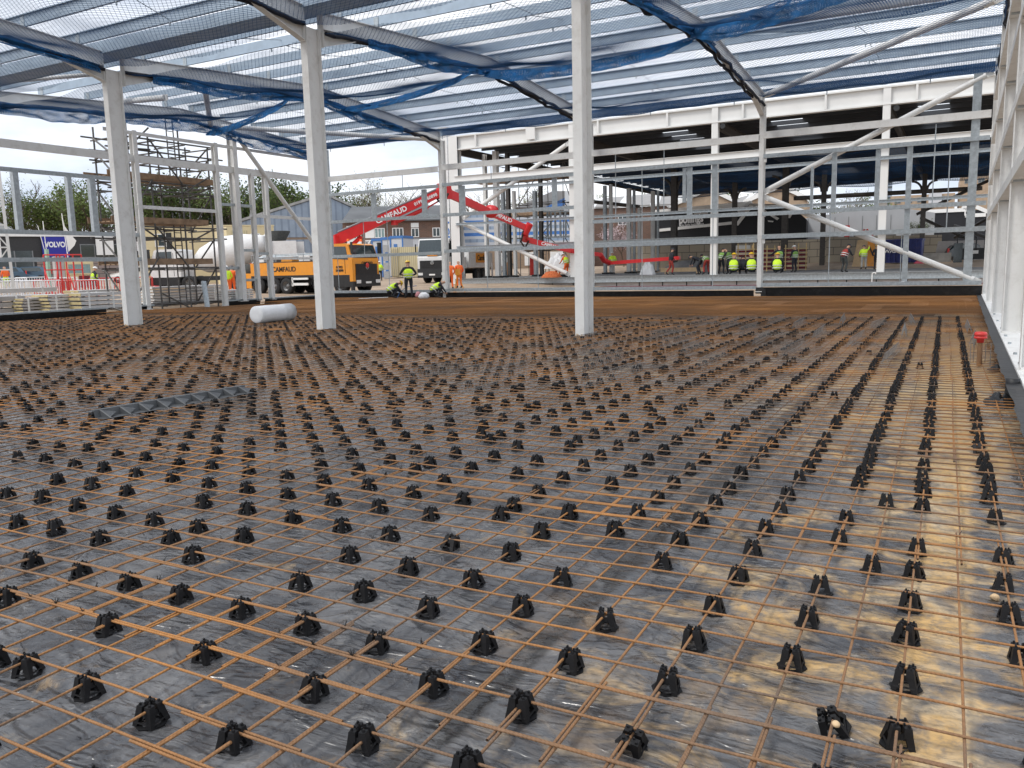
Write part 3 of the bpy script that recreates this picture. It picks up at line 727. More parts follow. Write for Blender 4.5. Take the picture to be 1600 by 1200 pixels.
# ------------------------------------------------------------------ back wall rails and posts
def xrail(x0, x1, z, h, d, label, mat, y=YB-.24, cat="wall rail", name="wall_rail"):
    m = MB(); m.box(x0, x1, -.003, .003, -h/2, h/2); m.box(x0, x1, 0, d, h/2-.005, h/2); m.box(x0, x1, 0, d, -h/2, -h/2+.005)
    m.box(x0, x1, d-.004, d, h/2-.03, h/2-.005); m.box(x0, x1, d-.004, d, -h/2+.005, -h/2+.03)
    return tag(m.build(name, mat, None, (0, y, z)), label, cat, "side rails of the back wall")
BAY = [(FX[0]+.1, FX[1]-.1, "left bay of the back wall"), (FX[1]+.1, FX[3]-.1, "middle bays of the back wall"), (FX[3]+.1, .62, "right bay of the back wall")]
for (a, b, w), zs in zip(BAY, ((6.55, 5.72, 4.27, 2.42, .50), (6.6, 5.76, 3.6, 2.5, .56), (6.68, 5.85, 3.55, 2.62, .66))):
    xrail(a, b, zs[0], .27, .10, "broad white rail, topmost in the %s" % w, 'white')
    xrail(a, b, zs[1], .16, .07, "thin grey rail under the broad white one in the %s" % w, 'galv')
    if a == BAY[1][0]:
        xrail(a, FX[2]-.1, 4.28, .16, .07, "grey rail at mid height left of the rightmost inner column, in the back wall", 'galv')
        xrail(FX[2]+.1, b, 3.58, .16, .07, "grey rail at mid height right of the rightmost inner column, in the back wall", 'galv')
    else:
        xrail(a, b, zs[2], .16, .07, "grey rail at mid height of the %s" % w, 'galv')
    xrail(a, b, zs[3], .16, .07, "grey rail about head height in the %s" % w, 'galv')
    xrail(a, b, zs[4], .15, .12, "pale grey base rail of the %s" % w, 'galv')
def post(x, y, z0, z1, w, d, label, mat='galv', name="wall_post", cat="post", group=None):
    m = MB(); m.box(-w/2, w/2, -d/2, -d/2+.006, 0, z1-z0); m.box(-w/2, -w/2+.006, -d/2+.006, d/2, 0, z1-z0); m.box(w/2-.006, w/2, -d/2+.006, d/2, 0, z1-z0)
    m.box(-w/2+.006, -w/2+.03, d/2-.006, d/2, 0, z1-z0); m.box(w/2-.03, w/2-.006, d/2-.006, d/2, 0, z1-z0)
    return tag(m.build(name, mat, None, (x, y, z0)), label, cat, group)
def xY(px, Y=YB, py=330): return onY(px, py, Y).x
PB = YB-.07
for px, z0, z1, w, lab in ((586, 4.36, 5.63, .26, "short grey post between two rails above the orange truck's boom"), (665, 4.36, 5.63, .26, "short grey post between two rails left of the white back wall column"),
                           (724, 4.36, 5.66, .30, "wide grey post between rails just right of the white back wall column"), (868, 4.36, 5.66, .22, "grey post between rails left of the rightmost inner column"),
                           (1078, 3.68, 5.66, .20, "grey post between rails left of the white column of the far hall"), (1070, 4.2, 5.66, .14, "short hanging grey post beside a longer one, above the black building"),
                           (1117, 3.68, 5.70, .22, "grey post in front of the far hall's white column"), (1302, 3.63, 5.76, .17, "grey post between rails in the middle of the right bay"),
                           (1369, 3.63, 5.78, .16, "grey post between rails beside the far hall's right column"), (1268, 3.63, 5.3, .10, "slim grey post between rails in the right bay"),
                           (1418, .74, 5.80, .19, "tall grey post from base to upper rail in the right bay"), (1517, .74, 8.15, .28, "tall grey post close to the right wall, base to eaves"),
                           (517, 2.5, 8.1, .16, "tall thin grey post right of the second inner column")):
    post(xY(px), PB, z0, z1, w, .12, lab)
for px, z0, z1 in ((605, .6, 5.6), (632, 5.8, 6.45), (568, 2.5, 4.2), (525, .6, 2.4), (760, .6, 4.2), (840, .6, 4.2), (770, 5.8, 6.5), (963, 3.6, 6.5), (1004, .6, 5.7), (1038, 3.7, 6.5), (1115, .6, 3.5), (1298, .7, 3.5), (1411, .7, 2.5), (1480, 2.7, 5.8), (1456, 3.6, 6.5)):
    m = MB(); m.tube((0, 0, 0), (0, 0, z1-z0), .02, 6)
    tag(m.build("sag_rod", 'galv', None, (xY(px), PB, z0)), "thin upright rod tying the grey rails of the back wall", "rod", "thin rods of the back wall")
# black upstand below the base rails
def upstand(a, b, z, label, name="kerb_upstand", lean=.10):
    a, b = V3(a), V3(b); L_ = (b-a).length; n = int(L_/.25)
    m = MB(); d = (b-a)/n; nrm = V3((0, 0, 1)).cross(b-a).normalized()
    P = [[a+d*k+nrm*(.03*mn.noise(V3((k*.7, h*3.1, a.x)))+lean*(1-h/3)**2)+V3((0, 0, z*h/3)) for k in range(n+1)] for h in range(4)]
    vs = [p for row in P for p in row]
    m.add(vs, [(r_*(n+1)+k, r_*(n+1)+k+1, (r_+1)*(n+1)+k+1, (r_+1)*(n+1)+k) for r_ in range(3) for k in range(n)], 0, True)
    vs2 = [p+nrm*-.2 for row in P[3:] for p in row]
    m.add(P[3]+vs2, [(k, k+1, n+1+k+1, n+1+k) for k in range(n)], 0, True)
    return tag(m.build(name, 'black_dpm'), label, "kerb")
upstand((FX[0], YB-.18, 0), (FX[3]-.2, YB-.18, 0), .44, "black sheeting turned up over the kerb along the back wall, left part")
upstand((FX[3]+.2, YB-.18, 0), (XR, YB-.18, 0), .56, "black sheeting turned up over the kerb along the back wall, right bay")

# ------------------------------------------------------------------ left wall (plane X = -31)
def Yx(px, X=XL, py=430): return onX(px, py, X).y
def yrail(y0, y1, z, h, d, label, mat, x=XL+.06):
    m = MB(); m.box(-.003, .003, y0, y1, -h/2, h/2); m.box(-d, 0, y0, y1, h/2-.005, h/2); m.box(-d, 0, y0, y1, -h/2, -h/2+.005)
    return tag(m.build("wall_rail", mat, None, (x, 0, z)), label, "wall rail", "side rails of the left wall")
ya = 9.0
yrail(ya, 34.6, 6.55, .30, .12, "broad white rail running the whole left wall", 'white')
yrail(ya, Yx(205), 5.62, .16, .07, "grey rail over the row of square posts at the left edge", 'galv')
yrail(ya, Yx(222), 3.36, .16, .09, "grey rail below the row of square posts at the left edge", 'galv')
yrail(ya, Yx(222), 2.33, .16, .09, "grey rail crossing in front of the blue sign at the left edge", 'galv')
yrail(Yx(180), 34.6, 7.6, .14, .06, "thin pale rail high on the left wall, passing the scaffold", 'white')
yrail(Yx(222), Yx(345), 4.55, .15, .06, "pale rail crossing in front of the scaffold", 'white')
yrail(Yx(395), 34.6, 4.45, .15, .06, "pale rail left of the second inner column", 'white')
yrail(Yx(412), 34.6, 2.35, .12, .06, "thin rail above the orange truck bed", 'white')
for k, (px, z0, z1, w, d, lab) in enumerate(((27, 3.44, 5.54, .20, .2, "square grey post nearest the left edge, between two rails"), (110, 3.44, 5.54, .18, .2, "dark grey post between two rails over the flag"), (146, 3.44, 5.54, .24, .2, "grey post between two rails close to the first inner column"))):
    m = MB(); m.box(-d/2, d/2, -w/2, -w/2+.01, 0, z1-z0); m.box(-d/2, -d/2+.01, -w/2+.01, w/2, 0, z1-z0); m.box(d/2-.01, d/2, -w/2+.01, w/2, 0, z1-z0)
    tag(m.build("wall_post", 'galv', None, (XL-.03, Yx(px, XL, 315), z0)), lab, "post")
for px, z0, z1, dep, wid, lab in ((226, .2, 7.7, .26, .2, "white post of the left wall in front of the scaffold's left end"), (349, .1, 7.7, .24, .2, "white post of the left wall at the scaffold's right end"),
                                  (376, .3, 8.2, .42, .24, "thick white column of the left wall with a black footing"), (402, .3, 6.5, .22, .18, "slim white post right of the thick left wall column"), (423, .3, 6.5, .26, .2, "white post of the left wall in front of the orange truck bed")):
    column(XL, Yx(px), z0, z1, dep, wid, lab, dirn=(1, 0, 0), name="wall_column")
for y0, y1, z in ((Yx(226), Yx(376), 2.2), (Yx(376), Yx(402), 4.9), (Yx(376), Yx(402), 2.75), (Yx(376), Yx(402), 1.3), (Yx(349), Yx(376), 4.9), (Yx(349), Yx(376), 1.9), (Yx(402), Yx(423), 2.6)):
    if y1-y0 < 4: yrail(y0+.1, y1-.1, z, .13, .06, "short grey rung between two white posts of the left wall", 'galv')
def yledge(y0, y1, z, label, x=XL):
    t = thing("base_ledge", label, "kerb", (x, 0, 0))
    m = MB(); m.box(-.12, .10, y0, y1, z-.05, z+.02); m.build("rail", 'galv', t)
    return t
yledge(8, Yx(162), .36, "grey base rail on the black kerb at the foot of the left wall, near part")
yledge(Yx(190), Yx(235), .36, "short grey base rail on the black kerb beside the first inner column")
yledge(Yx(352), Yx(405), .36, "short grey base rail under the white posts of the left wall")
yledge(Yx(412), 34.8, .36, "grey base rail in front of the orange truck")
upstand((XL-.02, 8, 0), (XL-.02, Yx(162), 0), .32, "black sheeting over the kerb at the foot of the left wall, near part")
upstand((XL-.02, Yx(190), 0), (XL-.02, Yx(235), 0), .32, "black sheeting over the kerb beside the first inner column")
upstand((XL-.02, Yx(352), 0), (XL-.02, Yx(405), 0), .32, "black sheeting over the kerb under the left wall's white posts")
upstand((XL-.02, Yx(412), 0), (XL-.02, 34.8, 0), .32, "black sheeting over the kerb in front of the orange truck")
m = MB(); m.bar((0, 0, 0), (-.55, .35, 1.25), .22, .1); m.bar((.01, -.08, 0), (-.54, .27, 1.25), .02, .14)
tag(m.build("leaning_channel", 'galv', None, (XL+.6, Yx(312)-.2, .05)), "short grey channel section leaning beside the scaffold foot", "channel section")

# ------------------------------------------------------------------ right wall, seen edge-on
for k, (y, lab) in enumerate(((11.7, "white right wall column nearest the viewer, cut by the photo's edge"), (17.3, "white right wall column second nearest the viewer"), (23.2, "white right wall column third from the viewer"), (29.1, "white right wall column fourth from the viewer"), (34.95, "white corner column where right wall and back wall meet"))):
    column(XR+.17, y, .28, 9.2, .32, .20, lab, dirn=(1, 0, 0), name="wall_column")
for k, y in enumerate((12.9, 15.6, 18.6, 21.6, 24.6)):
    m = MB(); m.box(-.09, .09, -.04, .04, 0, 8.7); tag(m.build("wall_post", 'galv', None, (XR+.42, y, .3)), "grey post standing behind the white columns of the right wall", "post", "grey posts of the right wall")
for z, w in ((1.2e9, ""), (2.92, "lowest"), (4.15, "second"), (5.6, "third"), (7.1, "highest")):
    if z > 100: continue
    t = thing("wall_rail", "white channel rail of the right wall, %s of the stack seen from below" % w, "wall rail", (XR, 0, z))
    m = MB(); m.box(.0, .012, 7.4, 34.7, 0, .20); m.box(.012, .30, 7.4, 34.7, 0, .012); m.box(.012, .06, 7.4, 34.7, .188, .20); m.build("channel", 'white', t)
    for y in (11.2, 16.8, 22.7, 28.6):
        m = MB(); m.box(.03, .27, y-.06, y+.06, -.03, 0); m.build("cleat", 'galv', t)
t = thing("base_ledge", "white bolted base plate ledge along the foot of the right wall", "kerb", (XR, 0, .22))
m = MB(); m.box(-.02, .42, 7.4, 34.9, .0, .03); m.box(-.02, -.012, 7.4, 34.9, -.05, 0); m.build("plate", 'white', t)
for y in (10.3, 11.0, 12.2, 13.4, 15.0, 16.4, 18.1, 20.2, 22.5):
    m = MB(); m.tube((.05, y, .03), (.05, y, .06), .025, 6); m.build("bolt", 'galv', t)
m = MB()
upstand((XR+.03, 34.8, 0), (XR+.03, 6.5, 0), .22, "black sheeting hanging under the white ledge of the right wall", lean=.02)
m = MB(); n = 10
m.lathe([(0.0, 0), (.075, 0), (.078, .08), (.07, .2), (.074, .27), (0, .27)], 14)
tag(m.build("footing_sleeve", 'black_dpm', None, (.55, 10.6, 0)), "black wrapped stub under the ledge at the right edge", "sleeve")
m = MB(); G = 18
for a in range(G+1):
    for b_ in range(G+1):
        x, y = a/G-.5, b_/G-.5; rr = max(0, 1-math.hypot(x*2, y*2))
        m.v.append((x*.36, y*.8, .12*rr**.6*(1+.9*mn.noise(V3((x*7, y*9, 2))))))
m.add([], [])
fs = [(a*(G+1)+b_, (a+1)*(G+1)+b_, (a+1)*(G+1)+b_+1, a*(G+1)+b_+1) for a in range(G) for b_ in range(G)]
m.f = fs; m.m = [0]*len(fs); m.sm = [True]*len(fs)
tag(m.build("loose_sheeting", 'black_dpm', None, (.42, 10.3, .0)), "crumpled heap of grey-black sheeting on the mesh by the right edge", "sheeting")
c_ = bpy.data.objects["loose_sheeting"].copy(); COL.objects.link(c_); c_.scale = (.6, .5, .6); c_.location = (.52, 13.2, .05); c_.rotation_euler = (0, 0, 2.4); c_["label"] = "crumpled black sheeting beside the red capped stake"

# ------------------------------------------------------------------ blue safety nets
def net_mesh(x0, x1, y0, y1, zf, pitch=.141, step=.26, r_=.0049):
    A, B = [], []
    W, H = x1-x0, y1-y0
    for fam in (1, -1):
        cs = np.arange(pitch/2, W+H, pitch)
        for c in cs:
            # line: u + v = c  (fam 1)   or (W-u) + v = c
            u0, u1 = max(0, c-H), min(W, c)
            if u1-u0 < .02: continue
            n = max(1, int((u1-u0)*1.414/step))
            u = np.linspace(u0, u1, n+1); v = c-u
            X_ = x0+(u if fam == 1 else W-u); Y_ = y0+v
            Z_ = zf(X_, Y_)
            P = np.stack([X_, Y_, Z_], 1); A.append(P[:-1]); B.append(P[1:])
    return segs_mesh(np.concatenate(A), np.concatenate(B), r_, 3)
def vrt(Y): return np.where(Y >= 17, 8.98-.0755*np.abs(Y-26), 8.98-.0755*np.abs(Y-8))
def net_z(x0, x1, y0, y1, sag, ph):
    def f(X_, Y_):
        s_ = (X_-x0)/(x1-x0); t_ = (Y_-y0)/(y1-y0)
        edge = vrt(Y_)-.47+np.where(Y_ > 31, (Y_-31)/3.9*.30, 0)
        return edge-sag*4*s_*(1-s_)*(np.where((Y_ > 31), .55*np.maximum(0, (34.9-Y_)/3.9), .55)+.45*np.sin(np.pi*t_))-.05*np.sin(Y_*1.5+ph+s_*3)-.035*np.sin(X_*2.3+ph)-.10*(np.abs(2*s_-1)**6)*(np.sin(Y_*2.1+ph)*.5+.5)
    return f
def rope_path(t, pts, r_, name, mat, n=6, jit=.012):
    m = MB(); m.path([V3(p)+V3((rnd.gauss(0, jit), rnd.gauss(0, jit), rnd.gauss(0, jit))) for p in pts], r_, n, 0); m.build(name, mat, t)
NETS = {}
for k, (xa, xb, w) in enumerate(zip(FX[:-1], FX[1:], ("between the left wall and the first inner column", "between the first and second inner columns", "between the second and third inner columns", "between the third inner column and right wall"))):
    for h, (y0, y1, n_) in enumerate(((17.35, 25.9, "rising from the valley gutter"), (25.9, 34.9, "falling to the back wall"), (8.2, 16.6, "towards the viewer"))):
        if h == 2 and k == 3: y0 = 10.5
        t = thing("safety_net", "blue net %s, %s" % (w, n_), "safety net")
        zf = net_z(xa+.12, xb-.12, y0, y1, (.50, .42, .42)[h]+.08*math.sin(k*2+h), k*1.7+h*2.3)
        V_, Q_ = net_mesh(xa+.12, xb-.12, y0, y1, zf)
        link_mesh("mesh", fast_mesh("mesh", V_, Q_, 'net'), t)
        for x in (xa+.09, xb-.09):
            yy = np.arange(y0, y1+.01, .35)
            pts = [(x, y, float(vrt(np.array([y]))[0])-.455-.07*abs(math.sin(y*1.75+k))) for y in yy]
            rope_path(t, pts, .055, "border_rope", 'rope', jit=.022)
        NETS[(k, h)] = t
def hem(t, top, bot, name="gathered_edge", n_h=15, mat='net_light', r_=.0066, fold=.10, seed=0):
    """a gathered net edge: a strip between two polylines, in folds, woven densely"""
    top = [V3(p) for p in top]; bot = [V3(p) for p in bot]
    L_ = sum((b-a).length for a, b in zip(top[:-1], top[1:])); n = max(8, int(L_/.085))
    def lerp(P, s_):
        x = s_*(len(P)-1); i = min(int(x), len(P)-2); return P[i].lerp(P[i+1], x-i)
    G = np.zeros((n+1, n_h+1, 3))
    for a in range(n+1):
        s_ = a/n; p, q = lerp(top, s_), lerp(bot, s_); d = q-p
        side = V3((d.y*.0+1, .3, 0)).normalized()
        for b_ in range(n_h+1):
            v = b_/n_h
            w = (mn.noise(V3((s_*L_*1.7+seed, v*2.2, 3.1)))*fold*2.2+.05*math.sin(v*9+s_*L_*2+seed))*math.sin(math.pi*min(1, v*1.15))
            c = p+d*(v+.10*mn.noise(V3((s_*L_*2.2, v*3, seed))))+side*w
            G[a, b_] = c
    A = [G[:-1, :].reshape(-1, 3), G[:, :-1].reshape(-1, 3), G[:-1, :-1].reshape(-1, 3), G[:-1, 1:].reshape(-1, 3)]
    B = [G[1:, :].reshape(-1, 3), G[:, 1:].reshape(-1, 3), G[1:, 1:].reshape(-1, 3), G[1:, :-1].reshape(-1, 3)]
    V_, Q_ = segs_mesh(np.concatenate(A), np.concatenate(B), r_, 3)
    link_mesh(name, fast_mesh(name, V_, Q_, mat), t)
    return G
def line_on(X_, pts): return [onX(px, py, X_) for px, py in pts]
# along the left wall rafter
yy = np.linspace(15.0, 33.8, 16)
hem(NETS[(0, 0)], [(XL+.25, y, rtop(max(y, 17))-.42) for y in yy], [(XL+.25, y, rtop(max(y, 17))-.42-.50-.10*math.sin(y*1.3)) for y in yy], seed=1)
# right of the first inner column along its rafter
yy = np.linspace(18.2, 31.5, 14)
hem(NETS[(1, 0)], [(FX[1]+.22, y, rtop(y)-.44) for y in yy], [(FX[1]+.22, y, rtop(y)-.44-.38-.10*math.sin(y*.9+1)) for y in yy], seed=5)
yy = np.linspace(8.5, 16.4, 9)
hem(NETS[(1, 2)], [(FX[1]+.20, y, rtop(y)-.46) for y in yy], [(FX[1]+.20, y, rtop(y)-.46-.22) for y in yy], seed=6, n_h=8)
# right of the second inner column
yy = np.linspace(19.0, 26.5, 9)
hem(NETS[(2, 0)], [(FX[2]+.22, y, rtop(y)-.44) for y in yy], [(FX[2]+.22, y, rtop(y)-.44-.34-.12*math.sin(y*.9)) for y in yy], seed=9)
yy = np.linspace(19.0, 27, 9)
hem(NETS[(3, 0)], [(FX[3]+.20, y, rtop(y)-.44) for y in yy], [(FX[3]+.20, y, rtop(y)-.44-.25) for y in yy], seed=12, n_h=8)
# swags crossing the bays near the ridge
def swag(t, a, b, drop, ext, seed, nh=16):
    a, b = V3(a), V3(b)
    tp = [a.lerp(b, s_)-V3((0, 0, drop*4*s_*(1-s_))) for s_ in np.linspace(0, 1, 9)]
    hem(t, tp, [p-V3((0, .25, ext*(1.0 if 0 < k < 8 else .6))) for k, p in enumerate(tp)], "gathered_edge", nh, seed=seed)
swag(NETS[(2, 0)], (FX[2]+.2, 25.6, rtop(25.6)-.52), (FX[3]-.2, 25.9, rtop(25.9)-.42), .24, .42, 21)
swag(NETS[(3, 0)], (FX[3]+.2, 24.4, rtop(24.4)-.45), (FX[4]-.4, 18.6, rtop(18.6)-.40), .20, .60, 23)
swag(NETS[(1, 0)], (FX[1]+.2, 27.6, rtop(27.6)-.46), (FX[2]-.2, 25.6, rtop(25.6)-.40), .18, .32, 25)
swag(NETS[(0, 0)], (FX[0]+.2, 27.4, rtop(27.4)-.70), (FX[1]-.2, 25.0, rtop(25.0)-.42), .14, .36, 27)
# net lapped over the eaves
for k in range(4):
    tp = [V3((FX[k]+.15+(FX[k+1]-FX[k]-.3)*q_/8, YB-.10, 8.47)) for q_ in range(9)]
    hem(NETS[(k, 1)], tp, [p-V3((0, .02, .33)) for p in tp], "eaves_edge", 7, 'net', .0055, .02, 31+k)
# ================================================================== the site outside
def ground_mat():
    m, nt, b = new_mat("pale_hardcore_ground"); N, L = nt.nodes, nt.links
    tc = N.new("ShaderNodeTexCoord")
    def noise(s, d=6):
        n = N.new("ShaderNodeTexNoise"); n.inputs["Scale"].default_value = s; n.inputs["Detail"].default_value = d; n.inputs["Roughness"].default_value = .65; L.new(tc.outputs["Object"], n.inputs["Vector"]); return n.outputs["Fac"]
    cr_ = N.new("ShaderNodeValToRGB"); e = cr_.color_ramp.elements
    e[0].position = .3; e[0].color = (.22, .16, .11, 1); e[1].position = .7; e[1].color = (.46, .35, .25, 1)
    L.new(noise(.35, 8), cr_.inputs[0])
    mx = N.new("ShaderNodeMix"); mx.data_type = 'RGBA'; mx.blend_type = 'MULTIPLY'; mx.inputs[0].default_value = 1
    mr = N.new("ShaderNodeMapRange"); mr.inputs[3].default_value = .6; mr.inputs[4].default_value = 1.35; L.new(noise(6, 8), mr.inputs[0])
    L.new(cr_.outputs[0], mx.inputs[6]); L.new(mr.outputs[0], mx.inputs[7]); L.new(mx.outputs[2], b.inputs["Base Color"]); b.inputs["Roughness"].default_value = .9
    bp = N.new("ShaderNodeBump"); bp.inputs["Strength"].default_value = .6; bp.inputs["Distance"].default_value = .05; L.new(noise(8, 8), bp.inputs["Height"]); L.new(bp.outputs["Normal"], b.inputs["Normal"])
    return m
M['ground'] = ground_mat()
gx = [-600, -300, -200, -160, -130, -110, -95, -80, -70, -60, -52, -46, -41, -38, -36, -34, -33, -32.2, -31.7, -31.3, -20, -10, 0, 10, 30, 60, 120, 300, 600]
gy = [-300, -80, -30, -10, 0, 5, 10, 15, 20, 25, 30, 33, 35.2, 35.8, 36.5, 37.5, 38.5, 41, 45, 50, 56, 62, 70, 80, 90, 100, 115, 130, 160, 220, 400, 700]
def gzz(x, y):
    if XL-.2 < x and y < 35.5: return -.09
    return gz(x, y)
vs = [(x, y, gzz(x, y)) for y in gy for x in gx]; n = len(gx)
m = MB(); m.add(vs, [(k*n+i, k*n+i+1, (k+1)*n+i+1, (k+1)*n+i) for k in range(len(gy)-1) for i in range(n-1)], 0, True)
tag(m.build("ground", 'ground'), kind='structure')

# ------------------------------------------------------------------ people
def person(pose, p, heading, label, top='navy', legs='navy', vest='hivis', hat='helmet_y', flip=False, group=None, arms=None, scale=1.0):
    """one continuous body grown over a posed skeleton; vest and helmet are worn parts. local +y is where the person faces"""
    J = {'stand': dict(pel=(0, 0, .95), ch=(0, .02, 1.33), nk=(0, .01, 1.50), hd=(0, .05, 1.66), kn=(.11, .03, .51), an=(.13, -.02, .09), toe=(.15, .15, .04), sh=(.185, .01, 1.42), el=(.27, .0, 1.14), ha=(.22, .17, .98)),
         'walk': dict(pel=(0, 0, .94), ch=(0, .05, 1.32), nk=(0, .06, 1.49), hd=(0, .11, 1.64), kn=(.10, .12, .52), an=(.11, .03, .10), toe=(.12, .20, .05), sh=(.185, .05, 1.40), el=(.25, -.02, 1.13), ha=(.22, .20, 1.02)),
         'bend': dict(pel=(0, -.16, .93), ch=(0, .22, 1.10), nk=(0, .37, 1.18), hd=(0, .49, 1.17), kn=(.13, .02, .50), an=(.16, -.08, .09), toe=(.19, .09, .04), sh=(.185, .27, 1.12), el=(.23, .33, .84), ha=(.15, .44, .62)),
         'lean': dict(pel=(0, -.06, .94), ch=(0, .10, 1.28), nk=(0, .18, 1.43), hd=(0, .27, 1.55), kn=(.12, .05, .50), an=(.14, -.06, .09), toe=(.16, .11, .04), sh=(.185, .12, 1.35), el=(.25, .22, 1.08), ha=(.16, .42, .98)),
         'kneel': dict(pel=(0, -.16, .34), ch=(0, .06, .68), nk=(0, .18, .82), hd=(0, .29, .90), kn=(.17, .26, .36), an=(.15, -.14, .09), toe=(.16, -.24, .04), sh=(.185, .09, .74), el=(.23, .24, .50), ha=(.12, .42, .30)),
         'crouch': dict(pel=(0, -.14, .36), ch=(0, .14, .64), nk=(0, .28, .74), hd=(0, .40, .76), kn=(.19, .26, .52), an=(.16, .02, .09), toe=(.18, .20, .04), sh=(.185, .18, .68), el=(.24, .32, .42), ha=(.12, .48, .24)),
         'sit': dict(pel=(0, 0, .22), ch=(0, .04, .60), nk=(0, .07, .76), hd=(0, .12, .92), kn=(.22, .40, .42), an=(.17, .62, .10), toe=(.18, .78, .12), sh=(.185, .05, .68), el=(.26, .14, .42), ha=(.16, .36, .32))}[pose]
    J = {k: V3(v) for k, v in J.items()}
    R_, L_ = dict(J), dict(J)
    def mir(v): return V3((-v.x, v.y, v.z))
    left = {k: mir(J[k]) for k in ('kn', 'an', 'toe', 'sh', 'el', 'ha')}
    right = {k: J[k].copy() for k in ('kn', 'an', 'toe', 'sh', 'el', 'ha')}
    if pose == 'walk':
        left['kn'] += V3((0, -.12, 0)); left['an'] += V3((0, -.30, .05)); left['toe'] += V3((0, -.28, 0)); left['el'] += V3((0, .14, 0)); left['ha'] += V3((0, -.12, .02))
    for side, d in (arms or {}).items():
        tgt = right if side == 'r' else left
        for k, v in d.items(): tgt[k] = V3(v)
    verts, edges, rad = [], [], []
    def vtx(pnt, r_, par=None):
        verts.append(V3(pnt)); rad.append(r_)
        if par is not None: edges.append((par, len(verts)-1))
        return len(verts)-1
    pel = vtx(J['pel'], .145)
    mid = vtx(J['pel'].lerp(J['ch'], .5), .145, pel); ch = vtx(J['ch'], .17, mid)
    nk = vtx(J['nk'], .055, ch); hd = vtx(J['hd'], .088, nk)
    fwd = (J['hd']-J['nk']).normalized(); face = V3((0, 1, 0)) if pose not in ('bend',) else V3((0, .5, -.85))
    top_ = vtx(J['hd']+fwd*.085, .07, hd)
    vtx(J['hd']+face*.105-fwd*.015, .014, hd)                     # nose
    for sx_ in (-1, 1): vtx(J['hd']+V3((sx_*.088, -.005, 0)), .016, hd)   # ears
    for d, sx_ in ((right, 1), (left, -1)):
        hip = vtx(J['pel']+V3((sx_*.095, 0, -.03)), .098, pel)
        th = vtx((J['pel']+V3((sx_*.10, 0, -.03))).lerp(d['kn'], .5), .085, hip)
        kn = vtx(d['kn'], .062, th); cf = vtx(d['kn'].lerp(d['an'], .35), .06, kn); an = vtx(d['an'], .045, cf); vtx(d['toe'], .042, an)
        sh = vtx(d['sh'], .068, ch); el = vtx(d['el'], .048, sh); wr = vtx(d['el'].lerp(d['ha'], .82), .034, el)
        pal = vtx(d['ha'], .036, wr); hdv = (d['ha']-d['el']).normalized()
        sd = hdv.cross(V3((0, 0, 1))); sd = sd.normalized() if sd.length > .01 else V3((1, 0, 0)); dn = hdv.cross(sd).normalized()
        for q_, ln in ((-.027, .062), (-.009, .075), (.009, .070), (.027, .055)):
            k1 = vtx(d['ha']+hdv*.035+sd*q_, .0095, pal); k2 = vtx(d['ha']+hdv*(.035+ln*.55)+sd*q_*1.1+dn*.008, .0088, k1); vtx(d['ha']+hdv*(.03+ln*.9)+sd*q_*1.1+dn*.030, .0078, k2)
        t1 = vtx(d['ha']+sd*-.040+hdv*.005, .0105, pal); vtx(d['ha']+sd*-.052+hdv*.042+dn*.012, .009, t1)
    def grow(vv, ee, rr, sub=1):
        me = bpy.data.meshes.new("grow"); me.from_pydata([tuple(v) for v in vv], ee, [])
        o = bpy.data.objects.new("grow", me); COL.objects.link(o)
        sk = o.modifiers.new("skin", 'SKIN'); sk.use_smooth_shade = True
        for k, r_ in enumerate(rr): me.skin_vertices[0].data[k].radius = (r_, r_)
        me.skin_vertices[0].data[0].use_root = True
        ss = o.modifiers.new("sub", 'SUBSURF'); ss.levels = ss.render_levels = sub
        dg = bpy.context.evaluated_depsgraph_get(); dg.update()
        out = bpy.data.meshes.new_from_object(o.evaluated_get(dg)); bpy.data.objects.remove(o); bpy.data.meshes.remove(me); out.materials.clear(); return out
    root = thing("person", label, "person", p, heading, group); root.scale = (scale*1.14, scale*1.1, scale)
    me = grow(verts, edges, rad)
    for k in (legs, top, 'skin', 'truckblack'): me.materials.append(M[k])
    V_ = np.array([v.co[:] for v in me.vertices])
    pz, axis_ = J['pel'], (J['ch']-J['pel']).normalized()
    for pl in me.polygons:
        c = V3(V_[list(pl.vertices)].mean(0)); mi = 1
        dl = min((c-(J['pel']+V3((s_*.1, 0, -.03))).lerp(d['kn'], t_)).length for d, s_ in ((right, 1), (left, -1)) for t_ in (.35, .7, 1.0))
        dl = min(dl, min((c-d['kn'].lerp(d['an'], t_)).length for d in (right, left) for t_ in (.3, .6, .9)))
        da = min(min((c-d['sh'].lerp(d['el'], t_)).length, (c-d['el'].lerp(d['ha'], t_*.8)).length) for d in (right, left) for t_ in (.2, .6, 1.0))
        if (c-pz).dot(axis_) < .02 and dl < da+.06: mi = 0
        if min((c-d['an']).length for d in (right, left)) < .10 or min((c-d['toe']).length for d in (right, left)) < .12: mi = 3
        if min((c-(d['ha']+(d['ha']-d['el']).normalized()*.05)).length for d in (right, left)) < .10: mi = 2
        if (c-J['hd']).length < .15 or ((c-J['nk']).length < .06): mi = 2
        pl.material_index = mi; pl.use_smooth = True
    link_mesh("body", me, root)
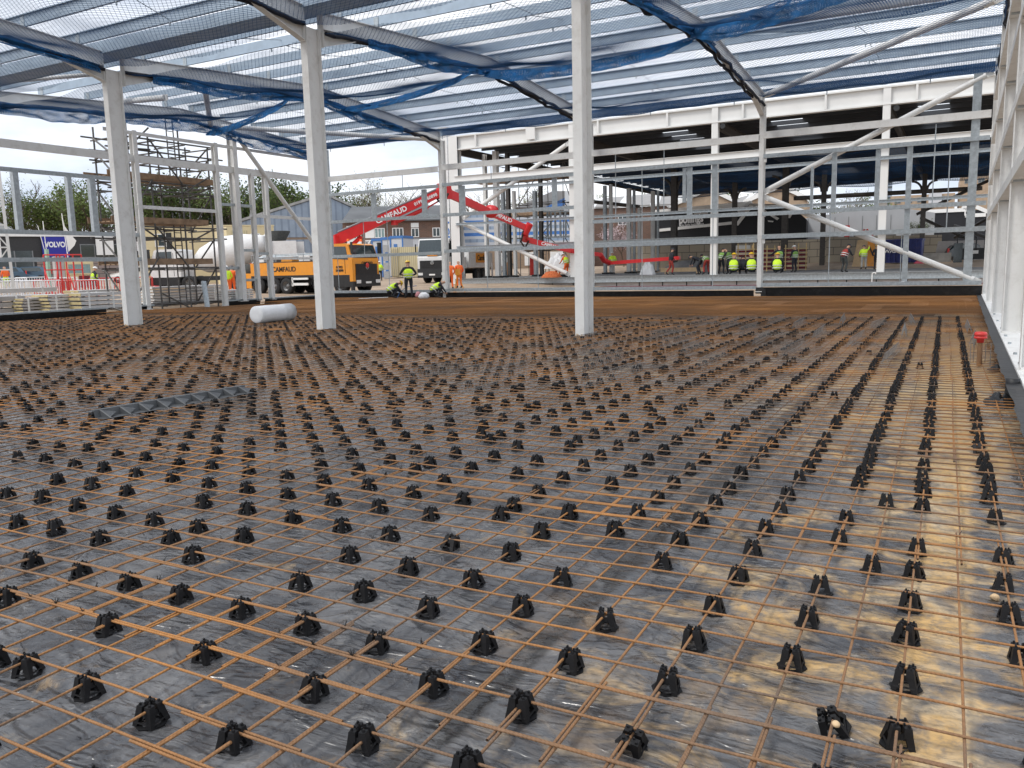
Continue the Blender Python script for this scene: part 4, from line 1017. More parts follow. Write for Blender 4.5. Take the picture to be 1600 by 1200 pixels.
    if vest:
        vv = [J['pel']-axis_*.06, J['pel'].lerp(J['ch'], .5), J['ch'], J['ch'].lerp(J['nk'], .45), right['sh']*.88+J['ch']*.12, left['sh']*.88+J['ch']*.12]
        ee = [(0, 1), (1, 2), (2, 3), (2, 4), (2, 5)]
        vm = grow(vv, ee, [.205, .190, .205, .12, .11, .11]); vm.materials.append(M[vest]); vm.materials.append(M['silver'])
        A_ = np.array([v.co[:] for v in vm.vertices])
        for pl in vm.polygons:
            c = V3(A_[list(pl.vertices)].mean(0)); h = (c-pz).dot(axis_)
            pl.use_smooth = True
        o = link_mesh("vest", vm, root)
        bnd = MB()
        for hh in (.06, .19):
            c = pz+axis_*hh; x = V3((1, 0, 0)); yv = axis_.cross(x).normalized(); n_ = 16; rx, ry = .215, .205
            a = [c+x*rx*math.cos(2*math.pi*k/n_)+yv*ry*math.sin(2*math.pi*k/n_)-axis_*.022 for k in range(n_)]
            bnd.add(a+[q_+axis_*.044 for q_ in a], [(k, (k+1) % n_, n_+(k+1) % n_, n_+k) for k in range(n_)], 0, True)
        bnd.build("reflective_band", 'silver', root)
    if hat:
        hb = MB(); n_ = 14; u = fwd; x = V3((1, 0, 0)); f_ = u.cross(x)*-1; f_ = x.cross(u)*-1 if f_.y < 0 else f_
        f_ = f_.normalized(); c0 = J['hd']+u*.035
        rings = []
        for a in (0, .35, .7, 1.05, 1.4):
            rings.append([c0+u*(.115*math.sin(a))+(x*math.cos(2*math.pi*k/n_)*.112+f_*math.sin(2*math.pi*k/n_)*.13)*math.cos(a) for k in range(n_)])
        vv = [q_ for r_ in rings for q_ in r_]+[c0+u*.118]
        ff = [(i*n_+k, i*n_+(k+1) % n_, (i+1)*n_+(k+1) % n_, (i+1)*n_+k) for i in range(4) for k in range(n_)]+[(4*n_+k, 4*n_+(k+1) % n_, 5*n_) for k in range(n_)]
        hb.add(vv, ff, 0, True)
        hb.prism([c0+f_*.12+x*-.09, c0+f_*.12+x*.09, c0+f_*.175+x*.06, c0+f_*.175-x*.06], (0, 0, 0), u*.01)
        hb.build("helmet", hat, root)
    return root
def face_away(p): return math.atan2(-(p.x), p.y)                 # heading that turns a person's back to the viewer
def gpt(px, D, z): # point at pixel column, depth, given height
    q_ = at(px, 450, D); d = V3((q_.x, q_.y, 0)); return V3((q_.x, q_.y, z))
ZM = .20
def mat_pt(px, Y): q_ = onY(px, 455, Y); return V3((q_.x, Y, ZM))
p = mat_pt(639, 33.6); person('stand', p, face_away(p)+.15, "person standing, back turned, in a yellow vest and yellow helmet by the back wall", scale=1.05, arms={'r': {'el': (.36, .10, 1.16), 'ha': (.22, .26, 1.08)}, 'l': {'el': (-.34, .10, 1.14), 'ha': (-.18, .26, 1.10)}})
p = mat_pt(612, 33.6); person('crouch', p, face_away(p)-1.35, "person kneeling on the mat in a yellow vest and orange-yellow helmet, head bent down")
p = mat_pt(680, 33.8); person('crouch', p, face_away(p)-1.2, "person crouching over the mat in a yellow vest, half behind the white column", hat=None, top='navy')
m = MB(); G = 10
m.lathe([(0, 0), (.26, 0), (.34, .10), (.30, .26), (.14, .36), (0, .38)], 14)
for k, v in enumerate(m.v): m.v[k] = tuple(V3(v)*.8*(1+.22*mn.noise(V3(v)*5)))
tag(m.build("plastic_bag", 'plasticroll', None, mat_pt(662, 33.3)), "white plastic bag on the mat between the standing and crouching workers", "bag")
tag(link_mesh("plastic_bag", bpy.data.objects["plastic_bag"].data.copy()), "small pinkish bag on the mat just behind the white bag", "bag")
o = bpy.data.objects["plastic_bag.001"]; o.location = mat_pt(653, 33.9)+V3((0, 0, .05)); o.scale = (.55, .55, .9); o.data.materials.clear(); o.data.materials.append(simple("pink_plastic", (.62, .28, .30), .5))
m = MB(); m.path([(0, 0, 0), (.2, .1, .35), (.5, .2, .55), (.9, .5, .6)], .018, 6); m.path([(0, 0, 0), (.05, .4, .62)], .012, 6)
tag(m.build("hose", 'bluepaint', None, mat_pt(620, 34.0)), "thin blue hose curving up from the mat beside the kneeling worker", "hose")
m = MB(); m.path([mat_pt(560, 33.2), mat_pt(585, 33.4)+V3((0, 0, .03)), mat_pt(606, 33.6)+V3((0, 0, .05))], .02, 6)
tag(m.build("conduit", 'whitetrim'), "thin white conduit lying on the mat beside the kneeling worker", "conduit")

# workers in and before the far hall; its slab lies at 0.85
ZS = .85
def slab_pt(px, Y): q_ = onY(px, 425, Y); return V3((q_.x, Y, ZS))
fw_ = lambda px, Y, *a, **k: None
def worker(pose, px, Y, turn, label, **k):
    p = slab_pt(px, Y); return person(pose, p, face_away(p)+turn, label, **k)
worker('walk', 1048, 53.0, -1.2, "person in dull red work clothes steadying the red boom hose", top='navy', legs='redcloth', vest=None, hat='helmet_d')
worker('bend', 1103, 53.0, .5, "person bending over in a green vest and dull red trousers left of the white column", top='greyjacket', legs='redcloth', vest='hivisgreen', hat='helmet_d')
worker('bend', 1091, 53.3, 1.2, "person in dark clothes stooping behind the green-vested worker", top='navy', legs='navy', vest=None, hat='helmet_d')
worker('lean', 1127, 54.0, -.4, "person in dark clothes half hidden behind the far hall's white column", top='navy', legs='navy', vest='hivisgreen', hat='helmet_d')
worker('lean', 1139, 53.2, .9, "tall person in a grey jacket leaning over the sitting workers", top='greyjacket', legs='navy', vest='hivisgreen', hat=None)
worker('sit', 1146, 52.5, -.15, "person sitting in a bright yellow vest with grey hood, leftmost of the three sitting", top='greyjacket', hat='helmet_y', scale=1.28)
worker('sit', 1174, 52.5, .1, "person sitting in a bright yellow vest and yellow helmet, left of the white column", scale=1.28)
worker('sit', 1214, 52.5, -.1, "person sitting in a bright yellow vest and yellow helmet, right of the white column", scale=1.22)
worker('kneel', 1161, 53.4, 0, "person in dark clothes crouched between the two sitting workers", top='navy', legs='navy', vest=None, hat='helmet_d', scale=1.1)
worker('stand', 1217, 54.6, .3, "person in a faded green vest standing behind the rightmost sitting worker", top='navy', legs='greyjacket', vest='hivisgreen', hat=None, arms={'l': {'el': (-.36, .18, 1.20), 'ha': (-.60, .34, 1.08)}})
worker('stand', 1241, 58.0, .8, "small person in dark clothes and white helmet beside the timber frames", top='navy', legs='navy', vest='hivisgreen', hat='helmet_w')
worker('lean', 1319, 53.0, -.8, "person in a red vest leaning on a tool beside the long white brace", top='navy', legs='greyjacket', vest='redcloth', hat='helmet_d')
worker('stand', 1349, 66, .2, "person in a yellow vest and pale trousers beside the yellow board", top='hivis', legs='greycloth', hat='helmet_d', arms={'r': {'el': (.30, .1, 1.5), 'ha': (.34, .2, 1.72)}})
worker('stand', 1369, 66, -.3, "person in dark clothes half behind the far hall's right column", top='navy', legs='navy', vest=None, hat='helmet_y')
worker('stand', 957, 62, .3, "small person in a pale yellow vest behind the grey posts of the far hall", top='hivis', legs='greycloth', hat='helmet_w')
worker('lean', 885, 53.5, .8, "person in an orange suit with yellow vest leaning by the foot of the far column", top='orange2', legs='orange2', hat='helmet_w')
worker('bend', 872, 54.5, -.6, "person in orange bending beside the pile of orange netting", top='orange2', legs='orange2', vest=None, hat='helmet_w')
def gperson(pose, px, D, turn, label, **k):
    p = onG(px, D); return person(pose, p, face_away(p)+turn, label, **k)
gperson('stand', 704, 51, .2, "person in an orange suit standing right of the white back wall column", top='orange2', legs='orange2', vest=None, hat=None)
gperson('stand', 718, 52.5, .5, "person in orange half hidden behind the grey post near the yellow survey tripod", top='orange2', legs='orange2', vest=None, hat=None)
gperson('stand', 357, 50, .4, "person in a yellow top and orange trousers behind the white posts of the left wall", top='hivis', legs='orange2', vest=None, hat='helmet_w')
gperson('stand', 364, 50.5, -.4, "person in orange trousers right of the worker in the yellow top", top='orange2', legs='orange2', vest=None, hat='helmet_d')
gperson('walk', 149, 50, -1.2, "person in yellow vest and white helmet by the red barriers at the left", top='navy', hat='helmet_w')
gperson('stand', 11, 62, .5, "small person in orange and yellow standing behind the left pylon", top='orange2', legs='hivis', hat=None, vest=None)
gperson('stand', 594, 74, .1, "tiny person in a yellow vest before the blue framed cabins", top='hivis', hat='helmet_w')
t = thing("survey_tripod", "yellow survey tripod standing by the white back wall column", "tripod", mat_pt(716, 36.8)+V3((0, 0, .1)))
m = MB(); m.box(-.11, .11, -.09, .09, .98, 1.30); m.lathe([(.05, .9), (.09, .98)], 8); m.build("instrument", 'orange', t)
for k in range(3):
    m = MB(); a = k*2.1+.4; m.tube((.05*math.cos(a), .05*math.sin(a), .95), (.38*math.cos(a), .38*math.sin(a), 0), .025, 6); m.build("leg", 'orange', t)

# ------------------------------------------------------------------ trucks
def wheel(t, x, y, r_=.52, w=.34, side=1, rim='rim'):
    """axle along local y; side = which way the outer face points"""
    m = MB(); s_ = side
    m.lathe([(r_*.55, -w/2), (r_*.92, -w/2), (r_, -w*.36), (r_, w*.36), (r_*.92, w/2), (r_*.60, w/2), (r_*.55, w*.36), (r_*.5, w*.1)], 22, axis='y')
    o = m.build("wheel", 'asphalt', t, (x, y, r_))
    m = MB(); m.lathe([(0, s_*w*.18), (r_*.18, s_*w*.22), (r_*.22, s_*w*.10), (r_*.5, s_*w*.12), (r_*.57, s_*w*.42), (r_*.60, s_*w*.42)], 18, axis='y'); m.build("rim", rim, o)
    m = MB()
    for k in range(8):
        a = k*math.pi/4; m.tube((r_*.34*math.cos(a), s_*w*.10, r_*.34*math.sin(a)), (r_*.34*math.cos(a), s_*w*.2, r_*.34*math.sin(a)), .025, 5)
    m.build("wheel_nut", 'truckblack', o)
def cab(t, x0, x1, w, col, low='truckblack', name="", sign=None, h0=.95, h1=3.15):
    """a forward-control lorry cab; front faces +x"""
    hw = w/2
    prof = [(x0, h0), (x1-.02, h0), (x1, h0+.35), (x1, h0+.90), (x1-.045, h0+1.02), (x1-.34, h1-.08), (x1-.55, h1), (x0+.05, h1), (x0, h1-.1)]
    m = MB(); m.prism([(a, -hw, z) for a, z in prof], (0, -hw, 0), (0, hw, 0)); b = m.build("cab", col, t)
    m = MB(); e = .012
    m.prism([(x1-.045+e, -hw+.08, h0+1.02), (x1-.045+e, hw-.08, h0+1.02), (x1-.335+e, hw-.10, h1-.10), (x1-.335+e, -hw+.10, h1-.10)], (0, 0, 0), (.02, 0, .01)); m.build("windscreen", 'glass', b)
    for s_ in (-1, 1):
        y = s_*(hw+.004)
        m = MB(); m.prism([(x0+.55, y, h0+1.0), (x1-.36, y, h0+.92), (x1-.50, y, h1-.18), (x0+.55, y, h1-.16)], (0, 0, 0), (0, s_*.012, 0)); m.build("side_window", 'glass', b)
        m = MB(); m.box(x1-.62, x1-.60, min(y, y+s_*.012), max(y, y+s_*.012), h0+.1, h0+1.05); m.box(x0+.45, x0+.47, min(y, y+s_*.012), max(y, y+s_*.012), h0+.1, h1-.25); m.build("door_seam", 'truckblack', b)
        m = MB(); m.box(x1-.05, x1+.12, y+s_*.05-.06, y+s_*.05+.10*s_+.06, h0+1.25, h0+1.95); m.bar((x1-.1, y, h0+1.9), (x1, y+s_*.1, h0+1.9), .03, .03); m.build("mirror", 'truckblack', t)
    m = MB(); m.box(x0+.1, x1+.06, -hw-.01, hw+.01, .42, h0+.02); m.hexa([(x1-.9, -hw-.015, .42), (x1+.14, -hw+.05, .42), (x1+.14, hw-.05, .42), (x1-.9, hw+.015, .42), (x1-.9, -hw-.015, h0), (x1+.10, -hw+.02, h0), (x1+.10, hw-.02, h0), (x1-.9, hw+.015, h0)])
    bp_ = m.build("bumper", low, t)
    m = MB()
    m.box(x1+.004, x1+.05, -hw+.22, hw-.22, h0+.02, h0+.66)
    for k in range(4): m.box(x1+.05, x1+.075, -hw+.38, hw-.38, h0+.16+k*.14, h0+.22+k*.14)
    m.build("grille", 'truckblack', t)
    m = MB(); m.lathe([(.13, x1+.08), (.15, x1+.085), (.15, x1+.095), (.13, x1+.10)], 16, c=(0, 0, h0+.48), axis='x')
    for a in (math.pi/2, math.pi/2+2.094, math.pi/2+4.188): m.bar((x1+.09, 0, h0+.48), (x1+.09, .14*math.cos(a), h0+.48+.14*math.sin(a)), .015, .03)
    m.build("badge", 'silver', t)
    for s_ in (-1, 1):
        m = MB(); m.box(x1+.02, x1+.155, s_*(hw-.30)-.2, s_*(hw-.30)+.2, .62, .82); m.build("headlight", 'lamp', t)
    m = MB(); m.box(x1+.14, x1+.155, -.26, .26, .60, .72); m.build("number_plate", 'whitetrim', t)
    return b
# orange concrete pump lorry, parked along the back wall, facing right
P0 = V3((-40.6, 39.6, 0)); P0.z = gz(-34, 39.0)+.02
t = thing("concrete_pump_truck", "orange concrete pump lorry with a red folding boom parked outside the back wall", "truck", P0)
LT = 8.75
cab(t, LT-2.15, LT, 2.45, 'orange', h0=1.12, h1=3.0)
for x in (.9, 2.25, 3.3, LT-2.9, LT-1.05):
    if x == LT-2.9: continue
    for s_ in (-1, 1): wheel(t, x, s_*1.05, .52, .36, s_)
for s_ in (-1, 1): wheel(t, LT-2.75, s_*1.05, .52, .36, s_)
m = MB(); m.box(.2, LT-2.0, -.5, .5, .62, .95); m.box(.0, LT-2.25, -1.1, 1.1, .93, 1.02); m.build("chassis", 'truckblack', t)
m = MB(); m.box(.3, LT-2.4, -1.22, 1.22, 1.18, 1.98); m.box(.1, .5, -1.0, 1.0, 1.02, 1.7); m.box(-.15, .3, -1.22, -.95, .4, 1.35); m.box(-.15, .3, .95, 1.22, .4, 1.35); m.build("bed", 'orange', t)
m = MB(); m.box(.3, LT-2.4, -1.215, 1.215, 1.02, 1.18); m.box(.4, LT-2.5, -1.1, 1.1, 1.98, 2.04); m.build("bed_skirt", 'truckblack', t)
m = MB(); m.path([(.4, -1.15, 2.04), (.4, -1.15, 2.5), (LT-2.6, -1.15, 2.5), (LT-2.6, -1.15, 2.04)], .025, 6); m.tube((2.5, -1.15, 2.04), (2.5, -1.15, 2.5), .025, 6); m.tube((4.8, -1.15, 2.04), (4.8, -1.15, 2.5), .025, 6); m.build("handrail", 'galv', t)
m = MB(); m.box(LT-4.9, LT-3.6, -1.24, -1.16, .55, .70); m.box(LT-4.9, LT-3.6, -1.24, -1.16, .90, 1.02); m.box(LT-4.95, LT-4.85, -1.24, -1.16, .5, 1.05); m.build("side_guard", 'whitetrim', t)
m = MB(); m.box(LT+.15, LT+.38, -1.75, -1.50, .75, 2.05); m.build("outrigger", 'orange', t)
m = MB(); m.box(LT+.18, LT+.35, -1.72, -1.53, .05, .75); m.build("outrigger_leg", 'truckblack', t)
m = MB(); m.box(LT-2.9, LT-2.25, -1.0, 1.0, 1.0, 2.6); m.build("turret_base", 'orange', t)
for k in range(2):
    m = MB(); m.lathe([(0, 3.30), (.07, 3.28), (.09, 3.15)], 10, c=(LT-.8, -.6+1.2*k, 0)); m.build("beacon", 'orange2', t)
m = MB(); m.lathe([(0, .0), (.75, .3), (.8, .9), (.72, .92), (.0, .6)], 16, c=(-.35, 0, 1.05)); m.build("hopper", 'greyjacket', t)
lettering("CAMFAUD", .42, 'letterk', t, (3.2, -1.226, 1.55), (1, 0, 0), bold=.008)
lettering("CAMFAUD", .22, 'letterk', t, (LT+.012, .1, 1.82), (0, 1, 0), bold=.006)
lettering("01992\n560898", .20, 'letterk', t, (LT-1.05, -1.235, 1.50), (1, 0, 0), bold=.004)
m = MB(); m.lathe([(0, LT+.08), (.16, LT+.09), (.14, LT+.12), (0, LT+.13)], 12, c=(0, .0, 1.68), axis='x'); m.build("poppy_badge", 'redplastic', t)
for x in (.9, 2.25, 3.3, LT-2.75, LT-1.05):                       # mudguards, tool lockers and pipes
    for s_ in (-1, 1):
        y0, y1 = sorted((s_*.88, s_*1.24)); n_ = 8; m = MB()
        arc = [(x+r_*math.cos(math.pi*(k+.2)/7.4), y, .52+r_*math.sin(math.pi*(k+.2)/7.4)) for r_, y in ((.60, y0), (.60, y1), (.57, y1), (.57, y0)) for k in range(n_)]
        m.add(arc, [(i*n_+k, i*n_+k+1, ((i+1) % 4)*n_+k+1, ((i+1) % 4)*n_+k) for i in range(4) for k in range(n_-1)])
        m.build("mudguard", 'truckblack', t)
for k, x in enumerate((1.2, 2.6, 4.0, 5.0)):
    m = MB(); m.box(x, x+.9, -.9+.1*k, .3, 2.04, 2.2+.1*(k % 3)); m.build("deck_locker", ('grey', 'orange', 'truckwhite', 'grey')[k], t)
m = MB(); m.tube((.5, -.6, 2.32), (LT-3.0, -.6, 2.36), .08, 8); m.tube((.5, -.3, 2.42), (LT-3.0, -.2, 2.5), .06, 8); m.build("delivery_pipe", 'galv', t)
m = MB(); m.tube((LT-2.35, 1.0, 1.0), (LT-2.35, 1.0, 3.3), .09, 8); m.build("exhaust", 'grey', t)
# boom, in the lorry's own frame
def boomsec(a, b, h0, h1, w, mat='red', name="boom_section"):
    a, b = V3(a)-P0, V3(b)-P0
    m = MB(); d = (b-a).normalized(); r_ = d.cross(V3((0, 0, 1))).normalized(); u = r_.cross(d)
    m.hexa([a-r_*w/2-u*h0/2, a+r_*w/2-u*h0/2, b+r_*w/2-u*h1/2, b-r_*w/2-u*h1/2, a-r_*w/2+u*h0/2, a+r_*w/2+u*h0/2, b+r_*w/2+u*h1/2, b-r_*w/2+u*h1/2])
    return m.build(name, mat, t), a, b, d, u, r_
B0 = P0+V3((LT-2.6, 0, 3.25)); B0 = at(522, 377, depth(P0+V3((LT-2.6, 0, 3))))
B1 = at(694, 299, 51); B2 = at(768, 333, 53); B3 = at(822, 356, 54); B4 = at(820, 374, 55); B5 = at(892, 392, 56); B6 = at(938, 398, 57); B7 = at(953, 411, 58); B8 = at(1062, 403, 55)
m = MB(); m.tube(P0*0+V3((LT-2.6, 0, 2.6)), B0-P0+V3((0, 0, -.2)), .42, 12); m.cbox(tuple(B0-P0), (.8, .7, .7)); m.build("boom_turret", 'red', t)
o, a, b, d, u, r_ = boomsec(B0, B1, .68, .44, .5)
q_ = a.lerp(b, .55)-r_*-.262
sgn = 1 if r_.y < 0 else -1
lettering("CAMFAUD", .44, 'letter', t, a.lerp(b, .52)+r_*sgn*.262, tuple(d), up=tuple(u), bold=.012)
lettering("01992 560898", .27, 'letter', t, a.lerp(b, .83)+r_*sgn*.262, tuple(d), up=tuple(u), bold=.006)
m = MB(); m.tube(a.lerp(b, .50)-u*.5, a.lerp(b, .82)-u*.48, .13, 10); m.tube(a.lerp(b, .82)-u*.48, b-u*.35, .05, 8); m.cbox(tuple(a.lerp(b, .52)-u*.42), (.3, .3, .45)); m.build("boom_ram", 'red', t)
m = MB(); m.tube(a.lerp(b, .06)+u*.40, b+u*.30, .07, 8); m.build("boom_pipe", 'grey', t)
m = MB(); m.tube(a.lerp(b, .08)-u*.75, a.lerp(b, .22)-u*.42, .13, 10); m.build("boom_ram", 'red', t)
m = MB(); m.cbox(tuple(b), (.7, .6, .95)); m.lathe([(0, -.4), (.35, -.4), (.35, .4), (0, .4)], 14, c=tuple(b), axis='y'); m.build("boom_knuckle", 'red', t)
for p_, q2, h0, h1 in ((B1, B2, .5, .42), (B2, B3, .42, .36), (B4, B5, .36, .30), (B5, B6, .30, .26), (B7, B8, .24, .24)):
    o, a, b, d, u, r_ = boomsec(p_, q2, h0, h1, .3)
    if p_ is B2 or p_ is B4: lettering("CAMFAUD", .30 if p_ is B4 else .34, 'letter', t, a.lerp(b, .55 if p_ is B4 else .25)+r_*(1 if r_.y < 0 else -1)*.16, tuple(d), up=tuple(u), bold=.008)
m = MB(); m.path([B3-P0+V3((.3, 0, .25)), B3-P0+V3((-.1, 0, -.4)), B4-P0+V3((0, 0, 0))], .24, 8); m.build("boom_elbow", 'red', t)
m = MB(); m.path([B6-P0, (B6+B7)/2-P0+V3((-.1, 0, -.1)), B7-P0], .19, 8); m.build("boom_elbow", 'red', t)
m = MB(); m.lathe([(0, -.25), (.42, -.25), (.42, .25), (0, .25)], 12, c=tuple(B2-P0+V3((0, 0, .1))), axis='y'); m.build("boom_elbow", 'red', t)
pts = [B1-P0+V3((-.5, -.3, -.2))+V3((.25*k, 0, -.55*math.sin(k*.8))) for k in range(5)]
m = MB(); m.path(pts, .06, 6); m.path([B3-P0+V3((-.1, -.2, -.2)), B3-P0+V3((-.3, -.2, -.9)), B4-P0+V3((.1, -.2, -.6)), B4-P0+V3((.4, -.2, -.1))], .06, 6); m.build("boom_hose", 'truckblack', t)
# white pump lorry with an orange sign, facing the viewer's left
Pw = onG(677, 64); hd = math.atan2(-(Pw.y), -(Pw.x))             # towards the viewer
t = thing("pump_truck", "white lorry with black grille and an orange side sign facing the site", "truck", Pw, hd-R(27))
Lw = 0
cab(t, -2.2, 0, 2.65, 'truckwhite', h0=1.1, h1=3.45)
for x in (-1.2, -2.9, -6.0, -7.3):
    for s_ in (-1, 1): wheel(t, x, s_*1.08, .55, .36, s_)
m = MB(); m.box(-9.2, -2.0, -.5, .5, .65, 1.0); m.box(-9.2, -2.3, -1.1, 1.1, 1.0, 1.1); m.build("chassis", 'truckblack', t)
m = MB(); m.box(-9.2, -4.2, -1.22, 1.22, 1.15, 2.4); m.box(-4.0, -2.5, -1.1, 1.1, 1.1, 2.0); m.build("bed", 'truckwhite', t)
for s_ in (-1, 1):
    m = MB(); m.box(-8.4, -5.6, s_*1.23-.015, s_*1.23+.015, 1.55, 2.35); sg = m.build("sign_board", 'orange', t)
    lettering("Camfaud", .62, 'letterk', sg, (-7.0, s_*1.25, 1.93), (-s_*-1, 0, 0) if s_ < 0 else (-1, 0, 0), bold=.012)
m = MB(); m.box(.012, .03, -.45, .45, 2.22-.12, 2.22+.12); sg = m.build("name_plate", 'orange', t)
lettering("CAMFAUD", .2, 'letterk', sg, (.035, 0, 2.22), (0, 1, 0))
m = MB(); m.bar((-8.2, 1.6, .0), (-8.4, 1.5, 1.5), .12, .12); m.build("outrigger_leg", 'truckwhite', t)
# white upright boom of a second pump behind
q0, q1 = at(701, 425, 70), at(700, 205, 70); bx = onG(702, 70)
t = thing("upright_boom", "tall white folded pump boom with a red band standing behind the white column", "pump boom", bx)
m = MB(); m.box(-.42, .42, -.3, .3, 0, q1.z-bx.z); m.build("boom_section", 'truckwhite', t)
zb = at(701, 300, 70).z-bx.z; m = MB(); m.box(-.43, .43, -.31, -.302, zb-.35, zb+.35); m.build("red_band", 'redplastic', t)
q2 = at(722, 232, 70)-bx; m = MB(); m.bar((.9, 0, 1.5), (q2.x, 0, q2.z), .45, .4); m.bar((1.6, 0, 2.0), (q2.x+.3, 0, q2.z-1.0), .3, .3); m.build("boom_section", 'truckwhite', t)
lettering("ACE", 1.0, 'bluepaint', t, (0, -.312, at(701, 360, 70).z-bx.z), (0, 0, -1), up=(1, 0, 0), bold=.01)
# white concrete mixer lorry behind the scaffold
Pm = onG(300, 58); Pm2 = onG(400, 58); ang = math.atan2(Pm.y-Pm2.y, Pm.x-Pm2.x)
t = thing("mixer_truck", "white concrete mixer lorry with a white drum behind the scaffold", "truck", Pm, ang)
m = MB(); prof = [(0, 0), (.55, .0), (.9, .5), (1.18, 1.5), (1.22, 2.4), (1.05, 3.6), (.62, 4.9), (.45, 5.2), (.3, 5.1)]
m.lathe(prof, 26, axis='x'); o = m.build("drum", 'truckwhite', t); o.rotation_euler = (0, R(-14), R(180)); o.location = (-.6, 0, 2.0)
m = MB(); m.box(-8.3, 1.0, -.5, .5, .7, 1.0); m.box(-8.4, -6.4, -.9, .9, 1.0, 1.5); m.build("chassis", 'truckblack', t)
b = cab(t, .2, 2.3, 2.45, 'truckwhite', h1=2.9)
for x in (1.3, -.3, -3.6, -4.9):
    for s_ in (-1, 1): wheel(t, x, s_*1.05, .52, .34, s_)
m = MB(); m.lathe([(.35, 0), (.85, .9), (.8, .92), (.3, .05)], 14, c=(-6.4, 0, 3.1)); m.bar((-6.6, 0, 2.9), (-7.6, 0, 1.7), .5, .12); m.build("hopper", 'greyjacket', t)
m = MB(); m.box(-7.9, -5.9, -1.1, -1.0, 1.0, 3.3); m.box(-7.9, -5.9, 1.0, 1.1, 1.0, 3.3); m.build("hopper_frame", 'truckwhite', t)
m = MB(); m.path([(-5.8, 1.15, .8), (-5.8, 1.15, 3.4)], .03, 6); m.path([(-6.2, 1.15, .8), (-6.2, 1.15, 3.4)], .03, 6)
for k in range(8): m.tube((-5.8, 1.15, 1+.3*k), (-6.2, 1.15, 1+.3*k), .02, 5)
m.build("ladder", 'galv', t)
# white canopy with red letters behind the orange lorry
cpt = onG(420, 66); t = thing("site_canopy", "white peaked canopy with red lettering behind the orange lorry", "canopy", cpt)
m = MB(); m.add([(-2.4, -2, 2.6), (2.4, -2, 2.6), (2.4, 2, 2.6), (-2.4, 2, 2.6), (0, 0, 4.2), (-2.4, -2, 1.5), (2.4, -2, 1.5)], [(0, 1, 4), (1, 2, 4), (2, 3, 4), (3, 0, 4), (5, 6, 1, 0)]); m.build("cover", 'truckwhite', t)
for sx_ in (-1, 1):
    for sy_ in (-1, 1): m = MB(); m.tube((2.3*sx_, 1.9*sy_, 0), (2.3*sx_, 1.9*sy_, 2.6), .05, 6); m.build("leg", 'galv', t)
lettering("JC", .8, 'redplastic', t, (0, -2.02, 2.05), (1, 0, 0), bold=.02)
# ================================================================== the far hall (front at Y=52)
HY, HX0, HX1, HY1, HZ = 52.0, -33.2, 9.0, 100.0, 10.2
m = MB(); m.box(HX0, HX1, HY-.1, HY1, .0, ZS); m.f = m.f
tag(m.build("hall_slab", 'conc_dark'), kind='structure')
t = thing("slab_edge_beam", "pale grey steel edge beam along the front of the far hall's slab", "edge beam", (0, HY-.35, 0))
m = MB(); m.box(HX0, HX1, 0, .02, .46, .86); m.box(HX0, HX1, -.12, 0, .84, .86); m.box(HX0, HX1, -.12, 0, .46, .48); m.build("web", 'galv', t)
m = MB(); m.box(HX0, HX1, .06, .12, -.1, .44); m.build("plinth", 'panel_grey', t)
m = MB(); m.box(-24, HX1, .0, .05, .10, .20); m.build("red_strip", 'pinkred', t)
for k in range(24):
    m = MB(); x = -30+k*1.6; m.box(x, x+.06, .02, .055, .1, .44); m.build("joint", 'truckblack', t)
for px, D, lab in ((866, 55, "dark timber baulk on the slab edge behind the rightmost inner column"),):
    p = at(px, 433, D); m = MB(); m.box(-1.3, 1.3, -.2, .2, 0, .18); tag(m.build("timber_baulk", 'truckblack', None, (p.x, HY+.6, ZS)), lab, "timber")
m = MB(); m.path([(0, 0, 0), (0, 0, .55), (.18, 0, .60), (.18, 0, .5)], .03, 6)
p = onY(1363, 430, HY-.5); tag(m.build("standpipe", 'whitetrim', None, (p.x, HY-.6, .25)), "thin white standpipe in front of the far hall's slab edge", "pipe")
m = MB(); m.path([(0, 0, 0), (.4, .05, .06), (.9, -.05, .02), (1.3, .1, .08)], .06, 6)
p = onY(1372, 443, HY-2.5); tag(m.build("plastic_scrap", 'plasticroll', None, (p.x, HY-2.5, .25)), "crumpled white plastic scrap in the gap before the far hall", "scrap")
t = thing("front_beam", "long white steel beam along the top of the far hall's front", "beam", (0, HY, 0))
m = MB(); m.ibeam((HX0+.3, 0, 10.68), (HX1, 0, 10.68), 1.02, .42, .09, .03); m.build("girder", 'white2', t)
x = HX0+2
while x < HX1:
    m = MB(); m.box(x-.06, x+.06, -.21, -.015, 10.27, 11.09); m.build("stiffener", 'white2', t); x += 4.75
for k, x in enumerate((-26.7, )):
    m = MB(); m.box(x-.35, x+.35, -.30, -.215, 10.35, 11.35); m.build("splice_plate", 'white2', t)
HC = [(-23.65, "white front column of the far hall behind the braces, left of the rightmost inner column"), (-13.9, "white front column of the far hall beside the stooping workers"), (-4.2, "white front column of the far hall beside the dark blue skip")]
for x, lab in HC:
    t = column(x, HY, ZS-.02, 11.15, .36, .40, lab, 'white2', name="hall_column")
    m = MB(); m.tube((.5, -.24, 9.1), (.5, -.05, 9.1), .16, 10); m.build("spigot", 'truckblack', t)
t = column(HX0+.1, HY, .5, 11.2, .55, .75, "broad pale corner column of the far hall behind the white back wall column", 'white2', name="hall_column")
t = column(xY(716, HY), HY-.1, .3, 11.2, .2, .35, "grey corner post of the far hall beside the broad pale column", 'galv', name="hall_post")
def hbrace(a, b, lab): brace(a, b, .15, lab, 'white2')
hbrace((xY(722, HY), HY, 5.25), (-23.9, HY, 9.9), "white tube brace of the far hall rising to the right behind the rails")
hbrace((xY(722, HY), HY, 4.95), (-23.95, HY, 1.0), "white tube brace of the far hall falling to the right behind the rails")
